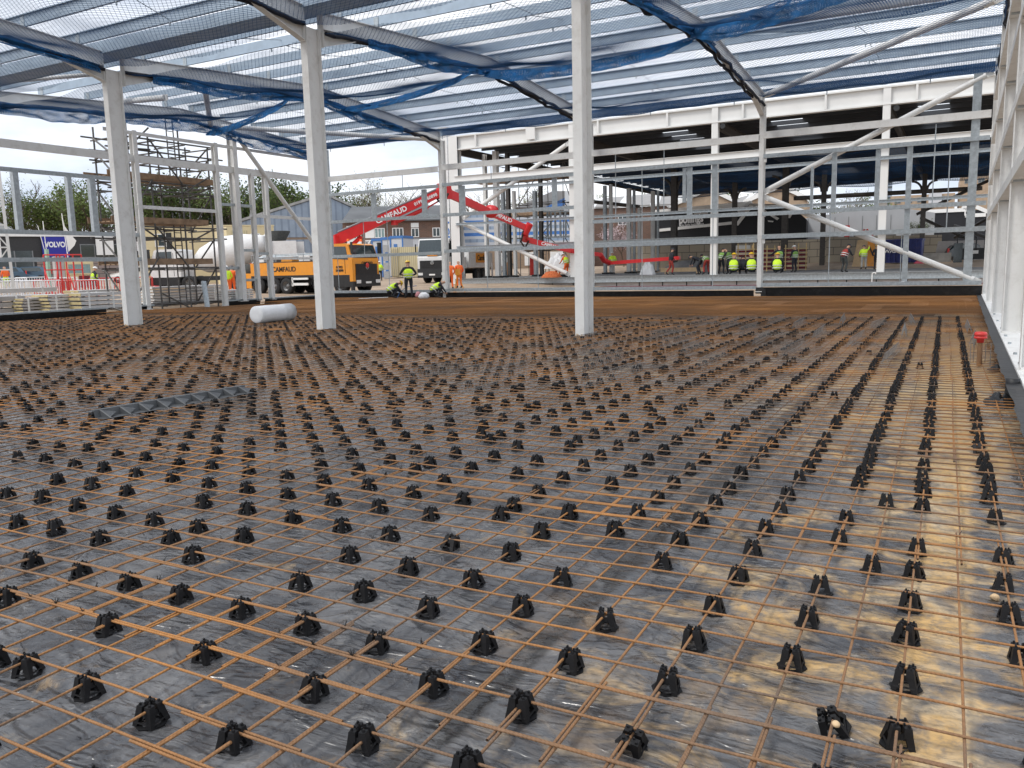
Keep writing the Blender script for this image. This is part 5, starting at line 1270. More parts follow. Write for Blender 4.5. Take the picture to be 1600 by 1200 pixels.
for z, h, mt, lab in ((8.1, .40, 'white2', "broad white rail along the far hall's front below its beam"), (7.25, .20, 'galv', "upper grey rail along the far hall's front"), (4.85, .18, 'galv', "middle grey rail along the far hall's front"), (3.15, .20, 'galv', "lower grey rail along the far hall's front")):
    m = MB(); m.box(HX0+.2, HX1, 0, .02, -h/2, h/2); m.box(HX0+.2, HX1, -.1, 0, h/2-.02, h/2); m.box(HX0+.2, HX1, -.1, 0, -h/2, -h/2+.02)
    tag(m.build("hall_rail", mt, None, (0, HY-.3, z)), lab, "wall rail", "rails of the far hall's front")
# roof deck with open strips
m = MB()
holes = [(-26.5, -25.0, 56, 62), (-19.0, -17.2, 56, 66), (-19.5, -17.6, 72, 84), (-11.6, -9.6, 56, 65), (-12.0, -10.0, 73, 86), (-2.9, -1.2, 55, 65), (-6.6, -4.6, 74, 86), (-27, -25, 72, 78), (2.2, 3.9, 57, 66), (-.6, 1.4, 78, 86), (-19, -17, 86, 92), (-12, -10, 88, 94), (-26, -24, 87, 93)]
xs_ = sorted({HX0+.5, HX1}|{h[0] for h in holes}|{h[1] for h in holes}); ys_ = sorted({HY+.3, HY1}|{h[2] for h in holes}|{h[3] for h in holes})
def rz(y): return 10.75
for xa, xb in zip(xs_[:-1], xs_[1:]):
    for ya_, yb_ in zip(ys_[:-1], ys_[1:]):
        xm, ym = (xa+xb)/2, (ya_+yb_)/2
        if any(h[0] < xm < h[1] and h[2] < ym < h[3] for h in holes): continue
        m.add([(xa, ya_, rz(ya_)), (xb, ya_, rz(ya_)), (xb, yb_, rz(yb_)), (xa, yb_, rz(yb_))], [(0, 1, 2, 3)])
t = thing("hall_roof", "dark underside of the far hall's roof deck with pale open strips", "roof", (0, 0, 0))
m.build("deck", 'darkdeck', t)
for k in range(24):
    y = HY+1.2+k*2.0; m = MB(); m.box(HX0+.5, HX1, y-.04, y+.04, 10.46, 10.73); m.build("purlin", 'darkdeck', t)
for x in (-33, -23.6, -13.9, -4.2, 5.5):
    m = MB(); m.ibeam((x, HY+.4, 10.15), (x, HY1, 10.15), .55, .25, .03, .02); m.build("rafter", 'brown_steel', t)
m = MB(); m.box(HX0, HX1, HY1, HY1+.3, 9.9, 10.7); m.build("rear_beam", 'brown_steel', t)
# dark net under that roof
nm = MB()
V_, Q_ = net_mesh(-30.5, 7, 66, 99, lambda X_, Y_: 9.75-.35*np.sin(np.pi*((X_+33.2) % 9.7)/9.7)-.12*np.sin(Y_*.8), .42, .9, .012)
tag(link_mesh("safety_net", fast_mesh("safety_net", V_, Q_, 'net')), "dark blue net slung under the far hall's roof", "safety net")
# brown inner columns with curved heads
for px, D, w, lab in ((1053, 72, .5, "dull brown inner column of the far hall behind the worker at the hose"), (1146, 84, .45, "dull brown inner column of the far hall behind the sitting workers"), (1224, 72, .5, "dull brown inner column of the far hall just right of the white back wall column"),
                      (1283, 78, .42, "dull brown inner column of the far hall with a curved bracket head"), (1437, 80, .42, "dull brown inner column of the far hall beside the blue skip, with a bracket head")):
    p = gpt(px, D, ZS); t = column(p.x, p.y, ZS, 9.95, w, w, lab, 'brown_steel', name="hall_column")
    m = MB()
    for s_ in (-1, 1):
        pts = [V3((s_*(w/2+.9*(1-math.cos(a))), 0, 8.0-ZS+1.6*math.sin(a)*.6)) for a in np.linspace(0, math.pi/2, 6)]
        m.path(pts, .12, 6)
    m.build("bracket", 'brown_steel', t)
p0, p1 = at(1060, 322, 80), at(1540, 296, 80)
brace(at(905, 313, 78), at(1000, 323, 82), .18, "dull brown sloping beam behind the rightmost inner column", 'brown_steel')
brace(at(1240, 310, 82), at(1535, 294, 82), .22, "dull brown beam across the far side of the far hall", 'brown_steel')
for a, b, lab in (((1432, 335), (1545, 282), "dark diagonal strut low in the far hall's right corner, rising right"), ((1438, 340), (1545, 388), "dark diagonal strut in the far hall's right corner, falling right"), ((1490, 372), (1545, 340), "short dark strut in the far hall's right corner"), ((1490, 352), (1545, 372), "short brown strut near the right wall in the far hall"), ((1515, 268), (1545, 258), "short dark strut high in the far hall's right corner")):
    brace(at(*a, 86), at(*b, 80), .16, lab, 'brown_steel')
# pale studs of the half-built rooms inside the far hall
k = 0
for px, y0, y1, D, w, mt in ((762, 245, 434, 64, .32, 'white2'), (779, 240, 436, 62, .42, 'white2'), (789, 300, 436, 63, .30, 'galv'), (797, 235, 436, 66, .34, 'brown_steel'), (806, 300, 436, 64, .26, 'white2'), (838, 300, 434, 66, .34, 'galv'), (847, 235, 436, 66, .32, 'brown_steel'),
                              (946, 292, 432, 70, .30, 'galv'), (955, 290, 428, 70, .30, 'white2'), (983, 296, 432, 72, .40, 'white2'), (991, 298, 432, 72, .24, 'galv'), (999, 326, 432, 74, .30, 'white2'), (1020, 300, 428, 74, .36, 'white2'), (1028, 300, 420, 76, .22, 'galv')):
    p = at(px, y1, D); q_ = at(px, y0, D); k += 1
    kind_ = {'white2': "white", 'galv': "grey", 'brown_steel': "brown"}[mt]
    t = thing("hall_post", "%s upright post of the half-built rooms inside the far hall" % kind_, "post", (p.x, p.y, ZS), 0, "upright posts of the half-built rooms")
    m = MB(); m.ibeam((0, 0, 0), (0, 0, q_.z-ZS), w, w*.8, .03, .02, up=(0, 1, 0)); m.build("shaft", mt, t)
    m = MB(); m.box(-w*.8, w*.8, -w*.8, w*.8, 0, .14); m.build("foot", 'truckblack', t)
for k, px in enumerate((856, 861, 868, 876, 884)):
    p = at(px, 370, 66); q_ = at(px, 331, 66); m = MB(); m.box(-.07, .07, -.05, .05, 0, q_.z-p.z)
    tag(m.build("stud", 'galv', None, p), "short grey stud of the small frame behind the rails left of the rightmost inner column", "stud", "short studs of the small frame")
for y, lab in ((331, "top"), (371, "bottom")):
    p, q_ = at(842, y, 66), at(892, y-1, 66); m = MB(); m.bar((0, 0, 0), q_-p, .1, .12); tag(m.build("stud_rail", 'galv', None, p), "dark %s rail of the small stud frame left of the rightmost inner column" % lab, "stud rail")

# ------------------------------------------------------------------ scaffolds
def scaffold(o, xd, yd, xs_, ys_, zs, lifts, label, top=None, seed=0):
    """tubes on a grid: xs_ along xd, ys_ across; ledgers at zs; lifts = (z, x0, x1) boarded levels"""
    r2 = random.Random(seed); t = thing("scaffold", label, "scaffold", o); xd, yd = V3(xd), V3(yd)
    def P(x, y, z): return xd*x+yd*y+V3((0, 0, z))
    top = top or zs[-1]+1.2
    for x in xs_:
        for y in ys_:
            h = top-r2.uniform(0, 1.2)
            m = MB(); m.tube(P(x, y, 0), P(x+r2.uniform(-.05, .05), y, h), .04, 6); s_ = m.build("standard", 'scaff', t)
            m = MB(); m.lathe([(.0, 0), (.12, 0), (.12, .03), (0, .03)], 8, c=tuple(P(x, y, 0))); m.build("base_plate", 'scaff', s_)
    for z in zs:
        for y in ys_:
            m = MB(); m.tube(P(xs_[0]-r2.uniform(.2, .6), y, z), P(xs_[-1]+r2.uniform(.2, .9), y, z+r2.uniform(-.03, .03)), .04, 6); m.build("ledger", 'scaff', t)
        for x in xs_:
            m = MB(); m.tube(P(x+.06, ys_[0]-.3, z-.08), P(x+.06, ys_[-1]+.3, z-.08), .035, 6); m.build("transom", 'scaff', t)
    for z, xa, xb in lifts:
        for k in range(4):
            y = ys_[0]+.05+k*(ys_[-1]-ys_[0]-.1)/4
            m = MB(); a, b = P(xa, y, z), P(xb, y, z); m.hexa([a, b, b+yd*.24, a+yd*.24]+[v+V3((0, 0, .045)) for v in (a, b, b+yd*.24, a+yd*.24)]); m.build("board", 'board', t)
        m = MB(); a, b = P(xa, ys_[0]-.07, z), P(xb, ys_[0]-.07, z); m.hexa([a, b, b+yd*.04, a+yd*.04]+[v+V3((0, 0, .26)) for v in (a, b, b+yd*.04, a+yd*.04)]); m.build("toe_board", 'board', t)
        m = MB(); a, b = P(xa, ys_[-1]+.03, z), P(xb, ys_[-1]+.03, z); m.hexa([a, b, b+yd*.04, a+yd*.04]+[v+V3((0, 0, .26)) for v in (a, b, b+yd*.04, a+yd*.04)]); m.build("toe_board", 'board', t)
    zz = [0]+list(zs)
    for k in range(len(zz)-1):
        i = r2.randrange(len(xs_)-1); a, b = (i, i+1) if r2.random() < .5 else (i+1, i)
        m = MB(); m.tube(P(xs_[a], ys_[0]-.06, zz[k]), P(xs_[b], ys_[0]-.06, zz[k+1]+.5), .04, 6); m.build("diagonal", 'scaff', t)
        if len(ys_) > 1:
            m = MB(); m.tube(P(xs_[0]-.06, ys_[0], zz[k]), P(xs_[0]-.06, ys_[-1], zz[k+1]), .04, 6); m.build("diagonal", 'scaff', t); m = MB(); m.tube(P(xs_[-1]+.06, ys_[-1], zz[k]), P(xs_[-1]+.06, ys_[0], zz[k+1]), .04, 6); m.build("diagonal", 'scaff', t)
    for k in range(2):
        xl = xs_[len(xs_)//2]-.2+.0*k; z0 = (zz[0], lifts[-1][0])[k]; z1 = z0+3.0 if k else lifts[1][0]
        m = MB()
        for s_ in (0, .38): m.tube(P(xl+s_, ys_[0]+.5, z0), P(xl+s_+.2, ys_[0]+.8, z1+.6), .03, 6)
        for q_ in range(int((z1-z0)/.3)): m.tube(P(xl+.2*q_*.3/(z1-z0), ys_[0]+.5+.3*q_*.3/(z1-z0), z0+.3*q_), P(xl+.38+.2*q_*.3/(z1-z0), ys_[0]+.5+.3*q_*.3/(z1-z0), z0+.3*q_), .02, 5)
        m.build("ladder", 'scaff', t)
    return t
SX = XL-1.1
s0, s1 = Yx(200, SX), Yx(338, SX)
zl = gz(SX, 25)
n4 = [s0+(s1-s0)*k/3-s0 for k in range(4)]
def zat(py, px=260): return onX(px, py, SX).z-zl
scaffold((SX, s0, zl), (0, 1, 0), (-1, 0, 0), n4, [0, 1.5], [.3, zat(415)-.1, zat(372), zat(352)-.1, zat(300), zat(283)-.1, zat(240), zat(255)+.0, zat(222)], [(zat(413), -.3, n4[-1]-.2), (zat(350), -.6, n4[-1]-.3), (zat(283), -.6, n4[-1]+.2)], "brown scaffold tower with three boarded lifts outside the left wall", top=zat(190), seed=3)
s2 = at(806, 436, 72)
scaffold((s2.x-1.5, s2.y, ZS), (1, 0, 0), (0, 1, 0), [0, 2.0, 4.0, 6.2], [0, 1.6], [2.2, 3.3, 5.2, 6.2, 8.2, 9.6, 10.6], [(2.2, 0, 6), (5.2, -.4, 6.2), (8.2, -2.4, 6.4)], "dark scaffold with boarded lifts inside the far hall's left end", top=12.2, seed=8)

# ------------------------------------------------------------------ buildings beyond the site
def facing(p): return math.atan2(-p.x, p.y)                      # local -y looks at the viewer
def lbox(t, name, x0, x1, y0, y1, z0, z1, mat):
    m = MB(); m.box(x0, x1, y0, y1, z0, z1); return m.build(name, mat, t)
def window(t, x, z, w, h, y=-.03, frame='whitetrim', pane='glass', n=2, name="window"):
    m = MB(); f = .09
    m.box(x, x+w, y-.04, y, z, z+f); m.box(x, x+w, y-.04, y, z+h-f, z+h)
    for k in range(n+1): xx = x+(w-f)*k/n; m.box(xx, xx+f, y-.04, y, z+f, z+h-f)
    o = m.build(name, frame, t); lbox(o, "pane", x+f, x+w-f, y-.012, y-.006, z+f, z+h-f, pane); return o
# car showroom with a blue sign
p = onG(85, 95); t = thing("car_showroom", "dark grey car showroom with a blue sign panel beyond the left wall", "building", p, facing(p)+R(8))
s_ = 95/F_PX
zt = at(85, 370, 95).z-p.z; zs_ = at(85, 402, 95).z-p.z
lbox(t, "wall", -11, 14, .0, 12, 0, zt, 'dkclad'); lbox(t, "fascia", -11, 14, -.25, 12.2, zt, zt+.3, 'whitetrim')
lbox(t, "lower_wall", -1.6, 14, -.06, -.01, 0, zs_-.2, 'blockpink'); lbox(t, "shopfront", -7.5, -1.9, -.06, -.01, .2, zt-1.6, 'glass')
for k in range(4): lbox(t, "mullion", -7.4+k*1.8, -7.28+k*1.8, -.10, -.065, .2, zt-1.6, 'grey')
window(t, 3.0, zs_-.1, 4.6, 1.6, -.03, 'grey', 'glass', 3)
sg = lbox(t, "sign_panel", -.95, 1.8, -.35, -.07, zs_, zt-.05, 'volvoblue')
lettering("VOLVO", .82, 'letter', sg, (.40, -.36, zt-.95), (1, 0, 0), bold=.035, width=2.1)
lbox(t, "white_panel", -7.4, -5.0, -.4, -.07, zs_, zt-.1, 'whitetrim'); lbox(t, "white_panel", 4.7, 6.6, -.45, -.1, zs_+.2, zt-.05, 'whitetrim')
for k, (px, lab, D) in enumerate(((66, "white feather flag on a slanting pole before the showroom's blue sign", 78),)):
    q_ = onG(112, D); t2 = thing("feather_flag", lab, "flag", q_, facing(q_))
    m = MB(); m.tube((0, 0, 0), (-.25, 0, 6.6), .04, 6); m.build("pole", 'whitetrim', t2)
    m = MB(); P_ = [(-.24, 6.5), (-.1, 5.4), (.35, 4.6), (.75, 4.05), (.55, 3.6), (.0, 3.0), (-.08, 4.0)]
    m.prism([(a, -.01+.04*math.sin(b*2), b) for a, b in P_], (0, 0, 0), (0, .02, 0)); m.build("cloth", 'whitetrim', t2)
q_ = onG(79, 76); t2 = thing("flag_pole", "pair of thin white poles crossing the blue sign", "pole", q_, facing(q_)); m = MB(); m.tube((0, 0, 0), (-.1, 0, 5.8), .035, 6); m.build("pole", 'whitetrim', t2); m = MB(); m.tube((0, 0, 1.8), (-.55, 0, 5.4), .03, 6); m.build("stay", 'whitetrim', t2)
# cars
def car(p, rot, col, label):
    t = thing("parked_car", label, "car", p, rot)
    prof = [(-2.2, .35), (-2.25, .8), (-2.05, 1.02), (-1.75, 1.45), (-1.1, 1.58), (.3, 1.56), (1.0, 1.08), (2.0, .92), (2.25, .7), (2.25, .35)]
    m = MB(); n_ = len(prof); hw = .88
    L_ = [(x, -hw*(1 if z < 1.05 else .82), z) for x, z in prof]; R2 = [(x, -y, z) for x, y, z in L_]
    m.add(L_+R2, [tuple(range(n_)), tuple(range(2*n_-1, n_-1, -1))]+[(k, n_+k, n_+(k+1) % n_, (k+1) % n_) for k in range(n_)]); m.build("body", col, t)
    for s_ in (-1, 1):
        m = MB(); m.prism([(-1.62, s_*.80, 1.08), (.72, s_*.80, 1.10), (.22, s_*.745, 1.48), (-1.35, s_*.745, 1.48)], (0, 0, 0), (0, s_*.05, 0)); m.build("side_window", 'glass', t)
        for x in (-1.4, 1.4): wheel(t, x, s_*.80, .34, .22, s_)
    m = MB(); m.box(-2.28, -2.16, -.8, -.55, .75, 1.15); m.build("tail_light", 'redplastic', t); m = MB(); m.box(-2.28, -2.16, .55, .8, .75, 1.15); m.build("tail_light", 'redplastic', t)
    m = MB(); m.prism([(-2.08, -.66, 1.06), (-2.08, .66, 1.06), (-1.80, .62, 1.42), (-1.80, -.62, 1.42)], (0, 0, 0), (-.03, 0, .01)); m.build("rear_window", 'glass', t)
q_ = onG(43, 86); car(q_, facing(q_)+R(180-10), 'carblue', "blue-grey hatchback parked before the showroom glass")
q_ = onG(3, 84); car(q_, facing(q_)+R(180), 'carblue', "pale blue car at the photo's left edge behind the pylon")
q_ = onG(213, 80); car(q_, facing(q_)+R(160), 'truckwhite', "white car behind the scaffold near the first inner column")
q_ = onG(1515, 80); car(q_, facing(q_)+R(20), 'glass', "dark car parked beyond the far hall by the right wall")
# red brick house at the very left
p = onG(-12, 100); t = thing("brick_house", "reddish brick house at the left edge behind the pylon", "building", p, facing(p)); lbox(t, "wall", -5, 4, 0, 8, 0, 5.2, 'brick'); lbox(t, "window_band", -5, 4, -.05, -.01, 3.0, 3.2, 'whitetrim'); window(t, -3.5, 1.0, 3, 1.6)
m = MB(); m.prism([(-5.4, -.4, 5.2), (4.4, -.4, 5.2), (-.5, -.4, 8.2)], (0, 0, 0), (0, 8.8, 0)); m.build("roof", 'greyroof', t)
# white lattice pylon at the left edge
p = onG(9, 41); t = thing("lattice_pylon", "white lattice steel pylon standing at the left edge of the photo", "pylon", p, facing(p))
Hh = at(5, 215, 41).z-p.z
for x, y in ((-.42, -.4), (.42, -.4), (.42, .4), (-.42, .4)):
    m = MB(); m.bar((x, y, 0), (x*.72, y*.72, Hh), .13, .13); m.build("leg", 'white2', t)
k, z = 0, .6
while z < Hh-1:
    f = 1-.28*z/Hh; f2 = 1-.28*(z+1.1)/Hh; s_ = 1 if k % 2 else -1
    m = MB(); m.bar((-.42*f, -.4*f, z), (.42*f, -.4*f, z), .07, .07); m.bar((-.42*f*s_, -.4*f, z), (.42*f2*s_, -.4*f2, z+1.1), .06, .06); m.bar((.42*f, -.4*f*s_, z), (.42*f2, .4*f2*s_, z+1.1), .06, .06); m.build("lacing", 'white2', t); z += 1.1; k += 1
# stacked cream cabins
p = onG(330, 78); t = thing("stacked_cabins", "cream stacked site cabins behind the scaffold and the mixer lorry", "cabin", p, facing(p)+R(4))
s_ = 78/F_PX; zb = at(330, 400, 78).z-p.z; zt = at(330, 354, 78).z-p.z
lbox(t, "lower_cabin", -100*s_, 100*s_, 0, 3, 0, zb-.05, 'cream'); lbox(t, "upper_cabin", -100*s_, 100*s_, 0, 3, zb, zt, 'cream'); lbox(t, "roof_edge", -101*s_, 101*s_, -.05, 3.05, zt, zt+.12, 'cream')
for x in (-76, 16, 62): window(t, x*s_, zb+.9, 1.0, 1.2, -.02, 'whitetrim', 'glass', 1)
lbox(t, "door", -60*s_, -52*s_, -.06, -.01, zb+.1, zb+2.2, 'truckblack'); lbox(t, "door_frame", -63*s_, -60.5*s_, -.06, -.01, zb+.1, zb+2.3, 'whitetrim')
for k in range(9): lbox(t, "panel_rib", (-96+k*24)*s_, (-95+k*24)*s_, -.04, -.005, zb, zt, 'cream')
p = onG(388, 72); t = thing("site_container", "cream container end beside the blue-grey warehouse", "container", p, facing(p)+R(20)); lbox(t, "body", -1.6, .5, 0, 3, 2.6, 5.0, 'cream'); lbox(t, "under_body", -1.6, .5, 0, 3, 0, 2.55, 'cream'); lbox(t, "end_panel", -1.2, .2, -.05, -.01, 2.9, 4.7, 'contain')
# blue-grey warehouse with gable
D_ = 112; p = onG(500, D_); t = thing("warehouse", "large blue-grey sheeted warehouse with a shallow gable behind the orange lorry", "building", p, facing(p)+R(6))
s_ = D_/F_PX; zp = at(515, 307, D_).z-p.z; ze = at(390, 352, D_).z-p.z; zm = at(450, 372, D_).z-p.z
xl, xr_, xp = -118*s_, 106*s_, 15*s_
lbox(t, "brick_base", xl, xr_, .0, 30, 0, zm, 'brick_tan')
m = MB(); m.prism([(xl, -.08, zm), (xr_, -.08, zm), (xr_, -.08, ze), (xp, -.08, zp), (xl, -.08, ze)], (0, 0, 0), (0, .3, 0)); m.build("gable", 'bluegreyclad', t)
m = MB(); m.prism([(xl-.3, -.3, ze), (xp, -.3, zp+.05), (xr_+.3, -.3, ze), (xr_+.3, -.3, ze+.35), (xp, -.3, zp+.4), (xl-.3, -.3, ze+.35)], (0, 0, 0), (0, 30, 0)); m.build("roof", 'greyroof', t)
lbox(t, "shutter", -48*s_, -10*s_, -.12, -.02, 0, zm-.3, 'bluegreyclad')
M['darkroof'] = simple('dark_grey_sheet_roof', (.10, .105, .11), .7, var=.2, scale=.4)
# long brick offices with white windows and grey roof
D_ = 104; p = onG(640, D_); t = thing("brick_offices", "brown brick office block with white windows and a grey pitched roof behind the white lorry", "building", p, facing(p)+R(-4))
s_ = D_/F_PX; zt = at(640, 346, D_).z-p.z
lbox(t, "wall", -100*s_, 62*s_, 0, 10, 0, zt, 'brick')
m = MB(); m.prism([(-100*s_, -.4, zt), (-100*s_, -.4, zt+.15), (-96*s_, 7, at(640, 316, D_).z-p.z), (-96*s_, 14, zt)], (0, 0, 0), (168*s_, 0, 0)); m.build("roof", 'darkroof', t)
for x, w, z0, z1 in ((-94, 22, 352, 372), (-66, 28, 356, 371), (-24, 17, 356, 371), (5, 12, 357, 371), (38, 12, 357, 371)):
    za, zb_ = at(640, z1, D_).z-p.z, at(640, z0, D_).z-p.z
    if w == 28: lbox(t, "white_panel", x*s_, (x+14)*s_, -.05, -.01, za, zb_, 'whitetrim'); window(t, (x+14.5)*s_, za, 16*s_, zb_-za, -.02, 'whitetrim', 'glass_light', 3)
    else: window(t, x*s_, za, w*s_, zb_-za, -.02, 'whitetrim', 'glass', 3 if w > 12 else 2)
lbox(t, "white_panel", 5*s_, 17*s_, -.05, -.01, at(640, 356, D_).z-p.z, at(640, 349, D_).z-p.z, 'whitetrim'); lbox(t, "white_panel", -94*s_, -72*s_, -.05, -.01, at(640, 385, D_).z-p.z, at(640, 372, D_).z-p.z, 'whitetrim')
b = lbox(t, "white_fascia", -66*s_, -30*s_, -.2, -.02, at(640, 385, D_).z-p.z, at(640, 374, D_).z-p.z, 'whitetrim'); lettering("KAP", .7, 'grey', b, (-58*s_, -.21, at(640, 379, D_).z-p.z), (1, 0, 0), bold=.02)
# blue framed cabins
for k, (px, lab) in enumerate(((593, "leftmost of three pale cabins with blue frames behind the white lorry"), (608, "middle one of three pale cabins with blue frames behind the white lorry"), (622, "rightmost of three pale cabins with blue frames, the tallest looking"))):
    D_ = 88-k; p = onG(px, D_); t = thing("blue_framed_cabin", lab, "cabin", p, facing(p)+R(-30)); zt = at(px, 375-k*2.0, D_).z-p.z
    lbox(t, "body", -.75, .75, 0, 2.2, .1, zt-.1, 'greyclad')
    for x in (-.8, .65): lbox(t, "corner_post", x, x+.15, -.06, .0, 0, zt, 'bluepaint')
    lbox(t, "top_frame", -.8, .8, -.07, 2.2, zt-.12, zt+.15, 'bluepaint'); lbox(t, "door", -.35, .05, -.04, -.005, .5, zt-.7, 'bluepaint')
D_ = 82; p = onG(636, D_); t = thing("cream_container", "cream ribbed shipping container beside the blue framed cabins", "container", p, facing(p)+R(-12)); s_ = D_/F_PX
zt = at(636, 386, D_).z-p.z; lbox(t, "body", -24*s_, 20*s_, 0, 2.6, .1, zt, 'contain'); lbox(t, "end_door", -24.5*s_, -13*s_, -.06, -.01, .2, zt-.1, 'cream')
for k in range(4): lbox(t, "lock_bar", (-23+k*3)*s_, (-22.5+k*3)*s_, -.10, -.065, .2, zt-.1, 'galv')
D_ = 80; p = onG(605, D_); t = thing("stillage_stack", "stacked wire mesh cages left of the cream container", "stillage", p, facing(p)); s_ = D_/F_PX
for k in range(4): lbox(t, "cage", -5*s_, 5*s_, 0, 1.0, .05+k*.85, .75+k*.85, 'grille_grey')
D_ = 96; p = onG(668, D_); t = thing("grey_container", "grey container behind the white lorry's cab", "container", p, facing(p)); s_ = D_/F_PX; lbox(t, "body", -36*s_, 34*s_, 0, 2.6, .1, at(668, 373, D_).z-p.z, 'greyclad'); lbox(t, "roof_rail", -36*s_, 34*s_, -.03, 2.6, at(668, 373, D_).z-p.z, at(668, 371.5, D_).z-p.z, 'grey')
# blue and white striped building beyond the braces
D_ = 110; p = onG(790, D_); t = thing("striped_building", "low building banded in blue and white beyond the white braces", "building", p, facing(p)); s_ = D_/F_PX
zb, zt = at(790, 388, D_).z-p.z, at(790, 328, D_).z-p.z
lbox(t, "wall", -104*s_, 104*s_, 0, 8, 0, zb, 'brick_tan')
for k in range(6):
    z0 = zb+(zt-zb)*k/6; lbox(t, "blue_band", -104*s_, 104*s_, k*.6-.05, 8, z0, z0+(zt-zb)/11, 'blueband' if k == 9 else 'bluegreyclad' if k % 2 else 'bluepaint'); lbox(t, "white_band", -104*s_, 104*s_, k*.6, 8, z0+(zt-zb)/11, z0+(zt-zb)/6, 'greyclad')
for k in range(5): lbox(t, "ground_floor_pane", (-90+k*40)*s_, (-70+k*40)*s_, -.06, -.01, .4, zb-.6, 'whitetrim')
D_ = 122; p = onG(850, D_); t = thing("tan_gable_house", "tan brick building with a pale roof behind the small stud frame", "building", p, facing(p)+R(10)); s_ = D_/F_PX
zt = at(850, 325, D_).z-p.z; z2 = at(870, 300, D_).z-p.z; lbox(t, "wall", -40*s_, 90*s_, 0, 12, 0, zt, 'brick_tan'); m = MB(); m.prism([(-44*s_, -.3, zt), (94*s_, -.3, zt), (60*s_, -.3, z2), (15*s_, -.3, z2)], (0, 0, 0), (0, 13, 0)); m.build("roof", 'greyroof2', t)
m = MB(); m.prism([(-20*s_, -2, zt-1), (30*s_, -2, zt+1.2), (30*s_, -2, zt+.2), (-20*s_, -2, zt-2)], (0, 0, 0), (0, .4, 0)); m.build("blue_canopy", 'bluepaint', t)
window(t, 66*s_, zt-2.2, 14*s_, 2.0, -.03, 'whitetrim', 'glass', 3); window(t, 66*s_, zt-6.5, 14*s_, 2.0, -.03, 'whitetrim', 'glass', 3)
D_ = 118; p = onG(980, D_); t = thing("brick_terrace", "brick building with a white window and rooflit roof seen through the grey posts", "building", p, facing(p)+R(-6)); s_ = D_/F_PX
zt = at(980, 325, D_).z-p.z; lbox(t, "wall", -70*s_, 60*s_, 0, 10, 0, zt, 'brick'); m = MB(); m.prism([(-72*s_, -.3, zt), (75*s_, -.3, zt), (75*s_, 9, at(1040, 296, D_).z-p.z), (-72*s_, 9, at(960, 306, D_).z-p.z)], (0, 0, 0), (0, 0, .25)); m.build("roof", 'greyroof2', t); window(t, -14*s_, at(980, 352, D_).z-p.z, 14*s_, 1.6, -.03, 'whitetrim', 'glass', 2)
# black clad building with a white stripe
D_ = 100; p = onG(1130, D_); t = thing("black_showroom", "black clad building with white stripes and white lettering behind the far hall", "building", p, facing(p)+R(-5)); s_ = D_/F_PX
zt = at(1130, 326, D_).z-p.z; zl_ = at(1090, 357, D_).z-p.z
lbox(t, "wall", -112*s_, 42*s_, 0, 14, 0, zt, 'blackclad')
def px_l(px, py): q_ = at(px, py, D_); return ((px-1130)*s_, at(px, py, D_).z-p.z)
def wstripe(a, b, h, nm="white_stripe", y=-.10):
    (xa, za), (xb, zb) = px_l(*a), px_l(*b); m = MB(); m.bar((xa, y, za), (xb, y, zb), .14, h); m.build(nm, 'whitetrim', t)
wstripe((1028, 359), (1144, 349), .35); wstripe((1018, 331), (1172, 320), .6); wstripe((1106, 333), (1085, 334), .1)
wstripe((1152, 334), (1172, 302+18), .9, y=-.2)
b = lbox(t, "sign_board", -72*s_, -30*s_, -.06, -.01, px_l(1090, 358)[1], px_l(1090, 332)[1], 'blackclad')
x0_, z0_ = px_l(1080, 342); lettering("pollings", 1.35, 'letter', b, (x0_, -.08, z0_), (1, 0, -.05*-1), bold=.05, width=38*s_*.98)
x0_, z0_ = px_l(1082, 350.5); lettering("tiles baths heating floors", .42, 'letter', b, (x0_, -.08, z0_), (1, 0, .05), bold=.004, width=36*s_)
m = MB(); q5 = [px_l(1080, 334), px_l(1087, 330), px_l(1095, 332), px_l(1092, 336), px_l(1084, 336)]; m.path([(a, -.08, z) for a, z in q5+q5[:1]], .07, 5); m.build("emblem", 'letter', b)
m = MB(); a, b_, c, d_ = px_l(1150, 333), px_l(1172, 318), px_l(1200, 332), px_l(1150, 333)
D2 = 97; p2 = onG(1195, D2); t = thing("black_gabled_unit", "black gabled unit edged in broad white stripes beside the white back wall column", "building", p2, facing(p2)+R(-5))
def pl2(px, py): q_ = at(px, py, D2); return ((px-1195)*D2/F_PX, q_.z-p2.z)
def poly(pts, mat, nm, y, th=.12): m = MB(); m.prism([(pl2(*q_)[0], y, pl2(*q_)[1]) for q_ in pts], (0, 0, 0), (0, th, 0)); return m.build(nm, mat, t)
poly([(1150, 400), (1255, 400), (1255, 345), (1232, 322), (1172, 318), (1150, 338)], 'blackclad', "wall", 0, 8)
for q_ in ([(1148, 352), (1154, 352), (1178, 320), (1172, 318)], [(1172, 318), (1178, 320), (1215, 342), (1212, 345)], [(1225, 342), (1231, 342), (1240, 326), (1234, 325)], [(1172, 318), (1172, 321), (1236, 328), (1238, 325)]): poly(q_, 'whitetrim', "white_stripe", -.16)
poly([(1156, 330), (1164, 322), (1170, 322), (1160, 336)], 'greyclad', "roof_slats", -.2)
poly([(1198, 345), (1207, 346), (1206, 348), (1199, 347)], 'whitetrim', "white_light", -.2)
